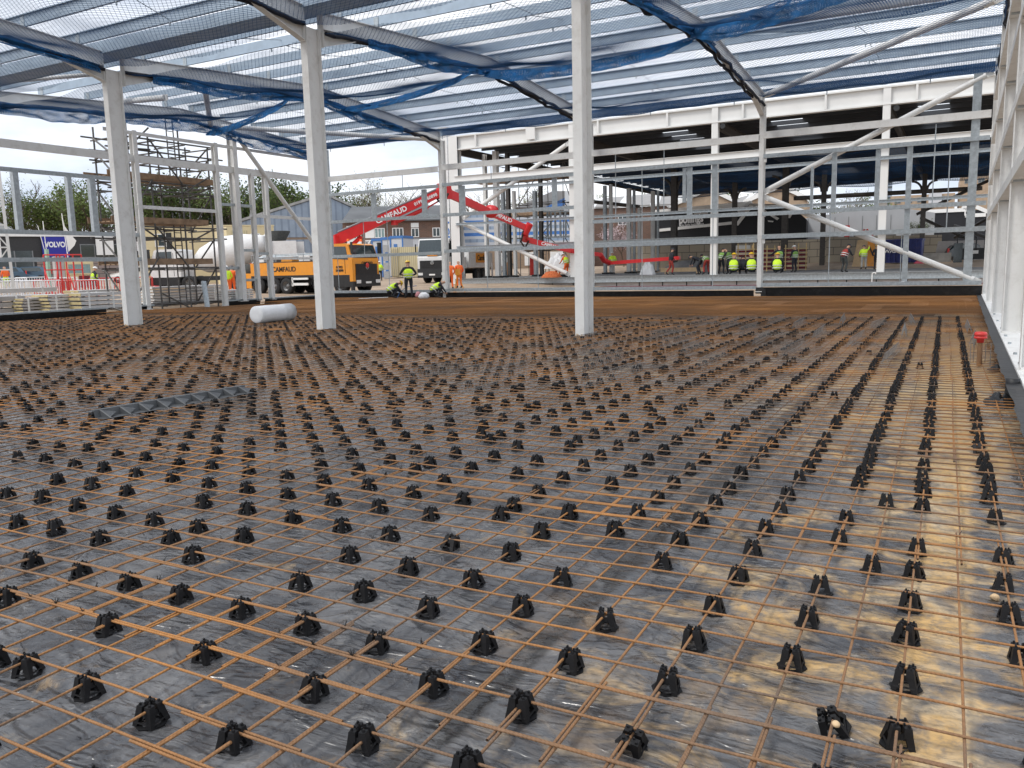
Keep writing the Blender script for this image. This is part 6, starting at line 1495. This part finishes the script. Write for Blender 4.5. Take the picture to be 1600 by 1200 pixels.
# factory gables with pale roofs behind
for px, D_, w, yb_, yt, lab in ((1100, 132, 46, 322, 300, "tan gabled factory unit with white roof verge, left of the pair behind the black building"), (1210, 136, 46, 318, 296, "tan gabled factory unit with white roof verge, right of the pair behind the black building")):
    p = onG(px, D_); t = thing("factory_unit", lab, "building", p, facing(p)+R(-5)); s_ = D_/F_PX
    zb, zt = at(px, yb_, D_).z-p.z, at(px, yt, D_).z-p.z
    lbox(t, "wall", -w*s_, w*s_, 0, 20, 0, zb, 'tanbrick'); m = MB(); m.prism([(-w*s_, 0, zb), (w*s_, 0, zb), (w*s_*.15, 0, zt)], (0, 0, 0), (0, .3, 0)); m.build("gable", 'tanbrick', t)
    m = MB(); m.prism([(-w*s_*1.05, -.4, zb), (w*s_*.15, -.4, zt), (w*s_*1.05, -.4, zb), (w*s_*1.05, -.4, zb+.7), (w*s_*.15, -.4, zt+.8), (-w*s_*1.05, -.4, zb+.7)], (0, 0, 0), (0, .5, 0)); m.build("verge", 'whitetrim', t)
    m = MB(); m.prism([(-w*s_*1.05, .12, zb), (w*s_*.15, .12, zt), (w*s_*1.05, .12, zb), (w*s_*1.05, .12, zb+.3), (w*s_*.15, .12, zt+.3), (-w*s_*1.05, .12, zb+.3)], (0, 0, 0), (-14, 30, 0)); m.build("roof", 'greyroof2', t)
# light grey shed and black building at the right
D_ = 96; p = onG(1345, D_); t = thing("grey_shed", "light grey sheeted shed with a low gable behind the yellow board", "building", p, facing(p)+R(-4)); s_ = D_/F_PX
z0, z1 = at(1345, 338, D_).z-p.z, at(1360, 323, D_).z-p.z
lbox(t, "wall", -86*s_, 100*s_, 0, 12, 0, z0, 'greyclad'); m = MB(); m.prism([(-86*s_, 0, z0), (100*s_, 0, z0), (30*s_, 0, z1)], (0, 0, 0), (0, 12, 0)); m.build("gable", 'greyclad', t)
for k in range(9): lbox(t, "sheet_joint", (-80+k*20)*s_, (-79.4+k*20)*s_, -.04, -.01, 0, z0, 'grey')
m = MB(); m.prism([(-45*s_, -.5, .5), (-22*s_, -.5, 3.2), (-20*s_, -.5, 2.0)], (0, 0, 0), (0, .2, 0)); m.build("dark_panel", 'blackclad', t)
m = MB(); m.box(-24*s_, -17*s_, -.75, -.55, at(1345, 370, D_).z-p.z, at(1345, 352, D_).z-p.z); m.build("red_panel", 'redplastic', t)
D_ = 104; p = onG(1495, D_); t = thing("black_unit", "black clad unit with a white stepped stripe seen low in the far hall's right corner", "building", p, facing(p)); s_ = D_/F_PX
lbox(t, "wall", -48*s_, 70*s_, 0, 10, 0, at(1495, 330, D_).z-p.z, 'blackclad'); zt = at(1495, 326, D_).z-p.z
def pz_(py): return at(1495, py, D_).z-p.z
for a, b in (((-50, 329), (20, 329)), ((4, 323), (16, 332)), ((8, 330), (8, 338)), ((8, 338), (36, 338)), ((22, 325), (60, 345))):
    m = MB(); m.bar((a[0]*s_, -.1, pz_(a[1])), (b[0]*s_, -.1, pz_(b[1])), .15, .45); m.build("white_stripe", 'whitetrim', t)
D_ = 190; p = onG(1460, D_); t = thing("tan_flats", "distant tan flats with flat roofs above the sheds at the right", "building", p, facing(p)); s_ = D_/F_PX
lbox(t, "wall", -66*s_, 24*s_, 0, 15, 0, at(1460, 304, D_).z-p.z, 'tanbrick'); lbox(t, "tall_wall", 30*s_, 90*s_, 2, 20, 0, at(1460, 279, D_).z-p.z, 'tanbrick')
for k in range(5): window(t, (-60+k*16)*s_, at(1460, 316, D_).z-p.z, 9*s_, 1.2, -.05, 'grey', 'glass', 2)
for k in range(3): window(t, (36+k*18)*s_, at(1460, 290, D_).z-p.z, 9*s_, 1.0, 1.95, 'grey', 'glass', 2)
lbox(t, "plant_room", -12*s_, 6*s_, -1, 4, at(1460, 318, D_).z-p.z, at(1460, 302, D_).z-p.z, 'greyclad')
m = MB()
for x in (42, 48, 54): m.tube((x*s_, 4, at(1460, 279, D_).z-p.z), (x*s_, 4, at(1460, 268, D_).z-p.z), .15, 5)
m.build("aerial", 'grey', t)
D_ = 230; p = onG(1374, D_); t = thing("tower_block", "pale blue-grey tower block far off above the sheds", "building", p, facing(p)); s_ = D_/F_PX; lbox(t, "wall", -8*s_, 14*s_, 0, 10, 0, at(1374, 270, D_).z-p.z, 'bluegreyclad')
for k in range(6): lbox(t, "window_band", -8*s_, 14*s_, -.1, -.02, at(1374, 320-k*8, D_).z-p.z, at(1374, 317-k*8, D_).z-p.z, 'glass')
# long concrete block wall behind the far hall
D_ = 88
def wl(px): q_ = onG(px, D_); return q_
a, b = onG(985, 90), onG(1290, 88)
t = thing("block_wall", "long wall of big pale concrete blocks behind the far hall", "wall", a, math.atan2(b.y-a.y, b.x-a.x))
m = MB(); L_ = (b-a).length; m.box(0, L_, 0, .8, 0, at(1100, 378, 88).z-a.z); m.build("blocks", 'block', t)
a, b = onG(1290, 88), onG(1470, 88); t = thing("block_wall", "higher stretch of pale concrete block wall behind the skip", "wall", a, math.atan2(b.y-a.y, b.x-a.x)); L_ = (b-a).length
m = MB(); m.box(0, L_, 0, .8, 0, at(1380, 369, 88).z-a.z); m.build("blocks", 'block', t)
for k in range(4): lbox(t, "capping", .1+k*L_/4, .1+k*L_/4+1.2, .05, .7, at(1380, 369, 88).z-a.z, at(1380, 369, 88).z-a.z+.25, 'concrete')
# skip, yellow board, timber frames, crates
D_ = 74; p = onG(1408, D_); t = thing("waste_skip", "dark blue ribbed waste skip in front of the block wall", "skip", p, facing(p)+R(-6)); s_ = D_/F_PX
zt = at(1408, 376, D_).z-p.z
m = MB(); m.hexa([(-27*s_, 0, .1), (26*s_, 0, .1), (26*s_, 2.2, .1), (-27*s_, 2.2, .1), (-29*s_, -.1, zt), (28*s_, -.1, zt), (28*s_, 2.3, zt), (-29*s_, 2.3, zt)]); m.build("body", 'bluedark', t)
for k in range(8):
    x = (-26+k*7.4)*s_; m = MB(); m.box(x, x+.12, -.16, -.02, .1, zt); m.build("rib", 'bluedark', t)
lbox(t, "rim", -30*s_, 29*s_, -.2, 2.35, zt, zt+.14, 'bluedark')
lettering("WASTE", .45, 'letter', t, (-12*s_, -.18, zt*.55), (1, 0, 0), bold=.01)
D_ = 70; p = onG(1345, D_); t = thing("yellow_board", "tall pale yellow board leaning beside an orange sheet behind the worker", "board", p, facing(p)); s_ = D_/F_PX
z1 = at(1345, 375, D_).z-p.z; m = MB(); m.prism([(-13*s_, 0, 0), (9*s_, 0, 0), (9*s_, .5, z1), (-6*s_, .5, z1)], (0, 0, 0), (0, .06, 0)); m.build("panel", 'ply', t)
m = MB(); m.prism([(8*s_, .1, 0), (20*s_, .1, 0), (19*s_, .4, z1*.95), (9*s_, .4, z1*.95)], (0, 0, 0), (0, .06, 0)); m.build("orange_sheet", 'orange', t)
m = MB(); m.bar((11*s_, .05, z1*.75), (17*s_, .05, z1*.4), .1, .12); m.build("dark_slash", 'truckblack', t)
q_ = at(1352, 362, 86); t2 = thing("warning_sign", "red and white triangular warning board on top of the block wall", "sign", V3((q_.x, q_.y+.4, at(1380, 369, 88).z)), facing(q_)); m = MB(); m.prism([(-1, -.5, .0), (1, -.5, .0), (.2, -.5, .75), (-.2, -.5, .75)], (0, 0, 0), (0, .06, 0)); m.build("board", 'whitetrim', t2)
m = MB(); m.bar((-.75, -.53, .05), (-.1, -.53, .7), .06, .16); m.bar((.75, -.53, .05), (.1, -.53, .7), .06, .16); m.bar((-.2, -.53, .1), (.2, -.53, .1), .06, .16); m.build("red_bars", 'redplastic', t2)
k = 0
for px, D_ in ((1158, 64), (1170, 64), (1180, 64.5), (1191, 64), (1203, 64), (1232, 64), (1252, 65)):
    p = gpt(px, D_, ZS+.0); k += 1
    t = thing("timber_stillage", "yellow timber frame stacked with dark brown trays in the row behind the sitting workers", "stillage", p, facing(p), "timber frames with trays")
    for x in (-.32, .26):
        m = MB(); m.box(x, x+.08, 0, .08, 0, 2.05+.15*math.sin(k)); m.box(x, x+.08, .6, .68, 0, 2.0); m.build("post", 'timber', t)
    for q_ in range(5):
        m = MB(); m.box(-.38, .38, .08, .6, .12+q_*.34, .30+q_*.34); m.build("tray", 'pinkred', t)
        m = MB(); m.box(-.40, .40, -.03, 0, .34+q_*.34, .40+q_*.34); m.build("slat", 'timber', t)
p = gpt(1160, 82, ZS); m = MB(); m.box(-.7, .7, 0, .8, 0, 2.4); m.box(-.7, .7, -.02, -.005, 1.2, 1.25); tag(m.build("white_locker", 'whitetrim', None, p, facing(p)), "tall white box standing against the block wall behind the sitting workers", "box")
# clutter along the far hall's left end: sand heap, red bags, white bags, orange netting
def heap(name, p, rx, ry, h, mat, label, cat, f=5.0, seed=0):
    m = MB(); G = 16
    for a in range(G+1):
        for b_ in range(G+1):
            x, y = a/G*2-1, b_/G*2-1; rr = max(0, 1-x*x)*max(0, 1-y*y)
            m.v.append((x*rx, y*ry, h*rr**.6*(1+.5*mn.noise(V3((x*f+seed, y*f, seed))))))
    m.f = [(a*(G+1)+b_, (a+1)*(G+1)+b_, (a+1)*(G+1)+b_+1, a*(G+1)+b_+1) for a in range(G) for b_ in range(G)]; m.m = [0]*len(m.f); m.sm = [False]*len(m.f)
    return tag(m.build(name, mat, None, p), label, cat)
heap("netting_pile", gpt(862, 57, ZS), .65, .45, .42, 'netting', "pile of bright orange netting at the foot of the far hall's column", "netting", 7, 2)
heap("rubble_heap", gpt(1075, 66, ZS), 2.2, 1.2, 1.0, 'conc_dark', "heap of dark rubble behind the red boom hose", "rubble", 8, 5)
p = gpt(1066, 61, ZS); m = MB(); m.box(-1.6, 1.6, -.3, .3, .15, .45); m.box(-1.3, -1.0, -.3, .3, 0, .15); m.box(1.0, 1.3, -.3, .3, 0, .15); tag(m.build("plank_stack", 'ply', None, p, facing(p)), "low stack of pale planks behind the worker at the hose", "planks")
heap("white_bag", gpt(873, 60, ZS+.6), .9, .6, 1.0, 'plasticroll', "big white sack behind the pile of orange netting", "sack", 4, 7)
heap("rubble_sack", gpt(1012, 60, ZS), .5, .4, .9, 'plasticroll', "pale pink and white sack beside the white posts left of the hose worker", "sack", 4, 9)
p = gpt(833, 74, ZS); m = MB(); m.box(-.25, .25, -.1, .1, 0, 1.9); m.box(-.2, .2, -.13, -.1, .3, 1.5); tag(m.build("red_board", 'redplastic', None, p), "narrow red board standing on the ground beyond the scaffold", "board")
for px, D_, col, lab in ((792, 70, 'hivis', "yellow water barrel beside the brown post in the far hall"),): 
    p = gpt(px, D_, ZS); m = MB(); m.lathe([(0, 0), (.3, 0), (.33, .3), (.3, .6), (.33, .9), (.28, 1.2), (0, 1.2)], 12); tag(m.build("barrel", 'orange', None, p), lab, "barrel")
for px, w, h0, h1, D_, mt, lab in ((1440, 30, 396, 410, 76, 'concrete', "long low grey concrete block lying before the wall right of the skip"), (1485, 34, 372, 402, 80, 'panel_grey', "large pale grey sheet leaning before the block wall near the right wall")):
    p = onG(px+12, D_); s_ = D_/F_PX; m = MB(); m.hexa([(-w*s_, 0, 0), (w*s_, 0, 0), (w*s_, .8, 0), (-w*s_, .8, 0), (-w*s_*.85, .1, (h1-h0)*s_), (w*s_, .1, (h1-h0)*s_), (w*s_, .7, (h1-h0)*s_), (-w*s_*.85, .7, (h1-h0)*s_)]); tag(m.build("concrete_block", mt, None, p, facing(p)), lab, "block")
p = onG(1496, 72); m = MB(); m.box(-.35, .35, 0, .5, 0, 1.7); m.box(-.3, .3, -.03, 0, .2, 1.5); tag(m.build("dark_bin", 'glass', None, p, facing(p)), "upright dark blue bin near the right wall beyond the far hall", "bin")
p = onG(1512, 74); t = thing("site_generator", "dark framed machine with a pale label near the right wall beyond the far hall", "machine", p, facing(p)); m = MB(); m.box(-.7, 1.3, 0, 1, .2, 1.2); m.build("body", 'truckblack', t); m = MB(); m.path([(-.9, 0, 0), (-.9, 0, 2.2), (.6, 0, 2.2), (.6, 0, 1.2)], .06, 6); m.build("roll_bar", 'truckblack', t); m = MB(); m.box(.1, .8, -.03, -.005, .7, 1.0); m.build("label_plate", 'whitetrim', t)
heap("pink_sheet", onG(1443, 73), .8, .4, .35, simple("bright_pink_plastic", (.72, .10, .16), .5), "scrap of bright pink plastic on the ground right of the skip", "plastic scrap", 5, 4)
# ------------------------------------------------------------------ panel stacks and barriers outside the left wall
def pstack(px0, px1, py0, py1, D, n, label, mat='panel_white', edge='foam', rot=0.0, deep=1.1, tilt=0):
    pc = (px0+px1)/2; p = onG(pc, D); t = thing("panel_stack", label, "panel stack", p, math.pi/2+rot)  # long side along the wall
    p.z = max(p.z, at(pc, py1, D).z); t.location = p
    L_ = (px1-px0)*D/F_PX/abs(math.cos(facing(p)-math.pi/2)); H_ = (py1-py0)*D/F_PX; h = H_/n
    for k in range(n):
        j = rnd.uniform(-.06, .06)
        m = MB(); m.box(-L_/2+j, L_/2+j, -deep/2, deep/2, k*h+.02, k*h+h*.82); o = m.build("panel", mat, t)
        m = MB(); m.box(L_/2+j+.001, L_/2+j+.012, -deep/2, deep/2, k*h+.03, k*h+h*.80); m.build("edge_foam", edge, o); m = MB(); m.box(-L_/2+j-.012, -L_/2+j-.001, -deep/2, deep/2, k*h+.03, k*h+h*.80); m.build("edge_foam", edge, o)
    for x in (-L_*.3, L_*.3):
        m = MB(); m.box(x-.04, x+.04, -deep/2-.012, -deep/2-.002, 0, H_); m.build("strap", 'whitetrim', t); m = MB(); m.box(x-.04, x+.04, deep/2+.002, deep/2+.012, 0, H_); m.build("strap", 'whitetrim', t)
    return t
pstack(-30, 24, 462, 490, 33.0, 3, "low stack of mixed grey panels at the photo's left edge behind the kerb", 'panel_grey')
pstack(28, 66, 465, 488, 33.5, 5, "stack of grey panels wrapped at one end, second from the photo's left edge", 'panel_grey')
pstack(70, 118, 459, 485, 34.0, 5, "stack of white panels with yellow edges strapped in white", 'panel_white')
pstack(120, 176, 456, 482, 34.5, 4, "stack of white panels with yellow edges just left of the first inner column", 'panel_white')
pstack(-30, 76, 449, 458, 36, 1, "long white panel lying across the tops of the stacks at the left edge", 'panel_white', deep=1.0)
pstack(118, 172, 452, 457, 36.5, 1, "long white panel on top behind the stacks by the first inner column", 'panel_white')
pstack(236, 345, 446, 472, 41, 6, "long stack of white ribbed panels behind the scaffold foot", 'panel_white', 'whitetrim')
pstack(352, 384, 452, 470, 41, 5, "short end of a stack of white panels behind the white posts", 'panel_white', 'whitetrim')
def barrier(p, rot, mat, label, w=2.0, h=1.0):
    t = thing("barrier", label, "barrier", p, rot, "plastic crowd barriers")
    m = MB(); m.path([(-w/2, 0, .05), (-w/2, 0, h), (w/2, 0, h), (w/2, 0, .05)], .035, 6); m.tube((-w/2, 0, .18), (w/2, 0, .18), .03, 6); m.build("frame", mat, t)
    m = MB()
    for k in range(13): x = -w/2+w*(k+.5)/13; m.box(x-.022, x+.022, -.012, .012, .18, h-.05)
    m.build("infill", mat, t)
    for x in (-w*.35, w*.35): m = MB(); m.box(x-.05, x+.05, -.3, .3, 0, .06); m.build("foot", 'truckblack', t)
k = 0
for px, D_, mt, nm in ((6, 47, 'plasticroll', "white"), (18, 55, 'plasticroll', "white"), (38, 47.5, 'plasticroll', "white"), (66, 47.5, 'plasticroll', "white"), (84, 50, 'redplastic', "red"), (126, 47, 'redplastic', "red"), (150, 49, 'plasticroll', "white"), (168, 54, 'redplastic', "red"), (98, 56, 'plasticroll', "white"), (215, 56, 'redplastic', "red"), (52, 58, 'plasticroll', "white")):
    p = onG(px, D_); k += 1
    barrier(p, facing(p)+rnd.uniform(-.3, .3), mt, "%s plastic crowd barrier among the barriers beyond the left wall" % nm)
for k, (px, D_) in enumerate(((87, 49.5), (107, 50), (121, 49.5))):
    p = onG(px, D_); t = thing("guard_hoop", "tall red tubular frame, %s of three among the barriers" % ("left one", "middle one", "right one")[k], "frame", p, facing(p)+(.3, -.2, .4)[k])
    m = MB(); m.path([(-.45, 0, 0), (-.45, 0, 2.5), (.45, 0, 2.5), (.45, 0, 0)], .045, 6); m.build("hoop", 'redplastic', t)
    m = MB(); m.tube((-.45, 0, 0), (-.45, -1.1, .1), .045, 6); m.tube((.45, 0, 0), (.45, -1.1, .1), .045, 6); m.tube((-.45, 0, 1.6), (.45, 0, 1.6), .04, 6); m.tube((-.45, -1.0, .1), (-.45, 0, 1.6), .04, 6); m.build("stay", 'redplastic', t)
p = onG(127, 66); t = thing("site_kiosk", "yellow framed kiosk with a large window behind the red barriers", "kiosk", p, facing(p)+R(6)); s_ = 66/F_PX; zt = at(127, 408, 66).z-p.z
lbox(t, "wall", -20*s_, 20*s_, 0, 2.2, 0, zt, 'cream'); window(t, -17*s_, zt*.5, 34*s_, zt*.42, -.02, 'cream', 'glass_light', 1); lbox(t, "grey_side", -33*s_, -20.5*s_, -.1, 2, 0, zt+.4, 'panel_grey'); lbox(t, "dark_red_door", -2*s_, 16*s_, -.07, -.01, 0, zt*.45, 'pinkred')
p = onG(79, 60); m = MB(); m.box(-.12, .12, -.1, .1, 0, 3.0); m.box(-.15, .15, -.13, .13, 0, .1); tag(m.build("green_post", simple("pale_green_board", (.30, .44, .34), .7), None, p), "pale green upright board beside the red frames", "post")
p = onG(244, 62); t = thing("red_bollard", "red plastic post with a conical top behind the scaffold", "bollard", p); m = MB(); m.lathe([(0, 2.2), (.3, 1.7), (.22, 1.65), (.22, .2), (.5, 0), (0, 0)], 10); m.build("body", 'redplastic', t)
m = MB(); m.box(-1.0, 1.0, -.5, .5, 0, .35); p = onG(262, 54); tag(m.build("yellow_block", 'ply', None, p, .4), "pale yellow sheet stack beside the mixer lorry's wheels", "sheets")
p = onG(212, 66); t = thing("white_machine", "white machine part on a grey stand seen between the first column and the scaffold", "machine", p, facing(p)); lbox(t, "body", -.9, 1.0, 0, 1, 2.6, 4.6, 'truckwhite'); lbox(t, "motor", -.4, .4, -.2, 0, 2.0, 2.9, 'truckblack'); lbox(t, "stand", -.3, .3, .2, .8, 0, 2.6, 'grey')

# ------------------------------------------------------------------ trees
def leaf_mat(name, c1, c2):
    m, nt, b = new_mat(name); N, L = nt.nodes, nt.links
    g = N.new("ShaderNodeNewGeometry"); cr_ = N.new("ShaderNodeMix"); cr_.data_type = 'RGBA'; L.new(g.outputs["Random Per Island"], cr_.inputs[0])
    cr_.inputs[6].default_value = (*c1, 1); cr_.inputs[7].default_value = (*c2, 1); L.new(cr_.outputs[2], b.inputs["Base Color"]); b.inputs["Roughness"].default_value = .7
    tr = N.new("ShaderNodeBsdfTranslucent"); L.new(cr_.outputs[2], tr.inputs[0]); ms = N.new("ShaderNodeMixShader"); ms.inputs[0].default_value = .35
    L.new(b.outputs[0], ms.inputs[1]); L.new(tr.outputs[0], ms.inputs[2]); L.new(ms.outputs[0], N["Material Output"].inputs[0]); return m
M['leaf'] = leaf_mat("spring_leaf", (.06, .10, .02), (.17, .22, .06)); M['leaf_dark'] = leaf_mat("dark_leaf", (.035, .065, .02), (.10, .14, .045)); M['leaf_pale'] = leaf_mat("pale_leaf", (.15, .17, .06), (.26, .27, .11)); M['twig'] = simple("brown_twig", (.11, .085, .06), .9, var=.3)
def tree_meshes(seed, H, leaf_n, spread, twiggy, lsz=.34, base=.18):
    r2 = random.Random(seed); tA, tB, tR = [], [], []; tips = []
    def grow(p, d, ln, r_, lev):
        n = 3
        for k in range(n):
            d2 = (d+V3((r2.gauss(0, .16), r2.gauss(0, .16), r2.gauss(0.05, .10)))).normalized(); q_ = p+d2*ln/n
            tA.append(tuple(p)); tB.append(tuple(q_)); tR.append(r_*(1-.25*k/n)); p, d = q_, d2
            if lev < 4 and (k > 0 or lev > 0):
                for _ in range(2 if lev else 3):
                    a = r2.uniform(0, 6.283); sd = V3((math.cos(a), math.sin(a), r2.uniform(.15, .9)))
                    if lev >= 3: tips.append((p, lev))
                    grow(p, (d*.55+sd*spread).normalized(), ln*r2.uniform(.52, .72), r_*.52, lev+1) if lev < 3 else None
        tips.append((p, lev))
    grow(V3((0, 0, 0)), V3((0, 0, 1)), H*.42, H*.013, 0)
    zmax = max(t_[0].z for t_ in tips); f = H/zmax
    A = np.array(tA)*f; B = np.array(tB)*f
    V_, Q_ = segs_mesh(A, B, np.array(tR)*1.0, 5); trunk = fast_mesh("trunk", V_, Q_, 'twig')
    hi = [t_[0]*f for t_ in tips if t_[0].z*f > H*base]; LV_, n0 = [], 0
    for k in range(leaf_n):
        c = r2.choice(hi)+V3((r2.gauss(0, H*.040), r2.gauss(0, H*.040), r2.gauss(0, H*.035)))
        u = V3((r2.gauss(0, 1), r2.gauss(0, 1), r2.gauss(0, 1))).normalized(); w = u.orthogonal().normalized(); s_ = lsz*r2.uniform(.5, 1.3)
        LV_ += [c-u*s_*.5, c+w*s_*.28, c+u*s_*.5, c-w*s_*.28]
    return trunk, np.array([tuple(v) for v in LV_]), np.arange(len(LV_)).reshape(-1, 4)
PROTO = []
for sd, H, n_, sp_, tw, lm, lz in ((11, 16, 3400, .9, False, 'leaf', .40), (23, 17, 1500, .8, True, 'leaf_pale', .28), (31, 14, 3800, 1.1, False, 'leaf_dark', .42), (47, 18, 700, .75, True, 'leaf_pale', .24), (53, 12, 3000, 1.15, False, 'leaf', .38)):
    tk, lv_, lq_ = tree_meshes(sd, H, n_, sp_, tw, lz); PROTO.append((tk, fast_mesh("crown", lv_, lq_, lm), H))
def tree(px, D, ytop, proto, label, rot=None):
    p = onG(px, D); tk, cw, H = PROTO[proto]; t = thing("tree", label, "tree", p, rnd.uniform(0, 6.28) if rot is None else rot, "trees beyond the site")
    k = (at(px, ytop, D).z-p.z)/H; t.scale = (k*1.05, k*1.05, k); link_mesh("trunk", tk, t); link_mesh("crown", cw, t)
TL = [(-20, 135, 276, 1, "thin-leaved twiggy tree at the photo's left edge"), (22, 128, 284, 0, "leafy tree behind the left square grey post"), (45, 140, 280, 1, "sparse twiggy tree behind the gap between the two left grey posts"), (66, 138, 282, 3, "almost bare tree over the blue sign"), (84, 130, 300, 4, "low bushy green tree over the blue sign's right half"), (106, 132, 292, 0, "green bushy tree behind the dark grey post"), (126, 136, 278, 3, "bare upright tree between the dark grey post and the first column"), (146, 130, 284, 1, "sparse tree just left of the first inner column"),
      (170, 128, 290, 4, "green tree hidden mostly by the first inner column"), (206, 126, 292, 2, "dark leafy tree behind the scaffold's left end"), (232, 128, 284, 0, "full green tree behind the scaffold's left bay"), (258, 126, 278, 2, "dark full tree behind the scaffold middle"), (284, 124, 282, 0, "green tree behind the scaffold's right bay"), (306, 132, 274, 3, "bare twiggy tree above the boarded scaffold lift"), (330, 126, 276, 2, "dark green tree behind the scaffold's right end"), (356, 128, 272, 0, "green tree between the white posts of the left wall"), (382, 130, 288, 2, "dark green tree behind the thick left wall column"), (404, 132, 290, 4, "bushy tree right of the thick left wall column"), (436, 140, 284, 0, "tall green tree left of the second inner column"), (462, 138, 272, 2, "dark tree touching the second inner column's left side"),
      (520, 146, 290, 2, "dark tree right of the second inner column"), (545, 150, 278, 1, "pale twiggy tree above the warehouse gable"), (572, 150, 278, 1, "pale bushy tree over the warehouse roof"), (594, 148, 288, 1, "pale yellow-green tree at the right end of the row over the grey roof"), (624, 170, 296, 3, "bare far tree over the grey office roof"), (655, 170, 298, 3, "small bare tree left of the white back wall column"),
      (740, 130, 300, 3, "bare tree behind the upper brace of the far hall"), (775, 126, 295, 1, "sparse tree behind the scaffold in the far hall"), (830, 128, 285, 1, "pale sparse tree behind the dark scaffold boards"), (862, 130, 285, 3, "bare tree left of the rightmost inner column"), (948, 140, 300, 0, "green tree seen under the far hall's roof at left"), (1018, 150, 302, 0, "green bush tree over the brick terrace"), (1150, 160, 295, 4, "bright green tree between the two tan gables"), (1195, 165, 300, 4, "low green tree right of the tan gable"), (1244, 150, 292, 2, "dark conifer-like tree beside the right tan gable"), (1330, 170, 296, 3, "bare brown-green tree above the grey shed"), (1295, 160, 301, 1, "pale low tree above the grey shed's left end"), (1350, 165, 304, 0, "small green tree above the grey shed's right end")]
for a in TL: tree(*a)
p = onG(1436, 92); m = MB()
tk, cw, H = PROTO[4]; p = V3((p.x, p.y, at(1436, 372, 92).z-1.5)); t = thing("bush", "bright green bush growing over the block wall right of the skip", "bush", p, 1.0); t.scale = (.26, .26, .30); link_mesh("stem", tk, t); link_mesh("foliage", cw, t)
p = onG(975, 100); t = thing("blossom_tree", "pale blossoming shrub before the brick terrace", "tree", p, .4); tk, cw, H = PROTO[0]; t.scale = (.34, .34, .34); link_mesh("trunk", tk, t); c2 = cw.copy(); c2.materials.clear(); c2.materials.append(M['blossom']); link_mesh("crown", c2, t)

# ------------------------------------------------------------------ sky and light
W = bpy.data.worlds.new("World"); S.world = W; W.use_nodes = True
nt = W.node_tree; N, L = nt.nodes, nt.links
bg = N["Background"]
EL, AZ = R(52), R(215)
sky = N.new("ShaderNodeTexSky"); sky.sky_type = 'NISHITA'; sky.sun_disc = False; sky.sun_elevation = EL; sky.sun_rotation = AZ; sky.air_density = 1.2; sky.dust_density = 3.0
tc = N.new("ShaderNodeTexCoord"); mp = N.new("ShaderNodeMapping"); mp.inputs["Scale"].default_value = (1, 1, 3.0); L.new(tc.outputs["Generated"], mp.inputs[0])
n1 = N.new("ShaderNodeTexNoise"); n1.inputs["Scale"].default_value = 2.6; n1.inputs["Detail"].default_value = 7; n1.inputs["Roughness"].default_value = .55; L.new(mp.outputs[0], n1.inputs["Vector"])
cr_ = N.new("ShaderNodeValToRGB"); e = cr_.color_ramp.elements; e[0].position = .33; e[0].color = (5.6, 6.4, 7.8, 1); e[1].position = .62; e[1].color = (11.2, 11.3, 11.6, 1); L.new(n1.outputs["Fac"], cr_.inputs[0])
mx = N.new("ShaderNodeMix"); mx.data_type = 'RGBA'; mx.inputs[0].default_value = .88; L.new(sky.outputs[0], mx.inputs[6]); L.new(cr_.outputs[0], mx.inputs[7])
L.new(mx.outputs[2], bg.inputs[0]); bg.inputs[1].default_value = .10
ld = bpy.data.lights.new("sun", 'SUN'); ld.energy = 1.3; ld.angle = R(14); ld.color = (1, .96, .90)
lo = bpy.data.objects.new("sun", ld); COL.objects.link(lo); lo.rotation_euler = (R(90)-EL, 0, math.pi-AZ)
dsun = V3((math.sin(AZ)*math.cos(EL), math.cos(AZ)*math.cos(EL), math.sin(EL)))
lo.rotation_euler = (-dsun).to_track_quat('-Z', 'Y').to_euler()
S.view_settings.view_transform = 'Standard'; S.view_settings.look = 'None'; S.view_settings.exposure = .48; S.view_settings.gamma = 1.0; S.view_settings.use_curve_mapping = False
S.render.engine = 'CYCLES'
S.cycles.max_bounces = 6; S.cycles.diffuse_bounces = 3; S.cycles.glossy_bounces = 3; S.cycles.transparent_max_bounces = 8
S.cycles.use_denoising = True; S.cycles.use_adaptive_sampling = False; S.cycles.denoising_input_passes = 'RGB_ALBEDO_NORMAL'; S.cycles.denoising_prefilter = 'ACCURATE'
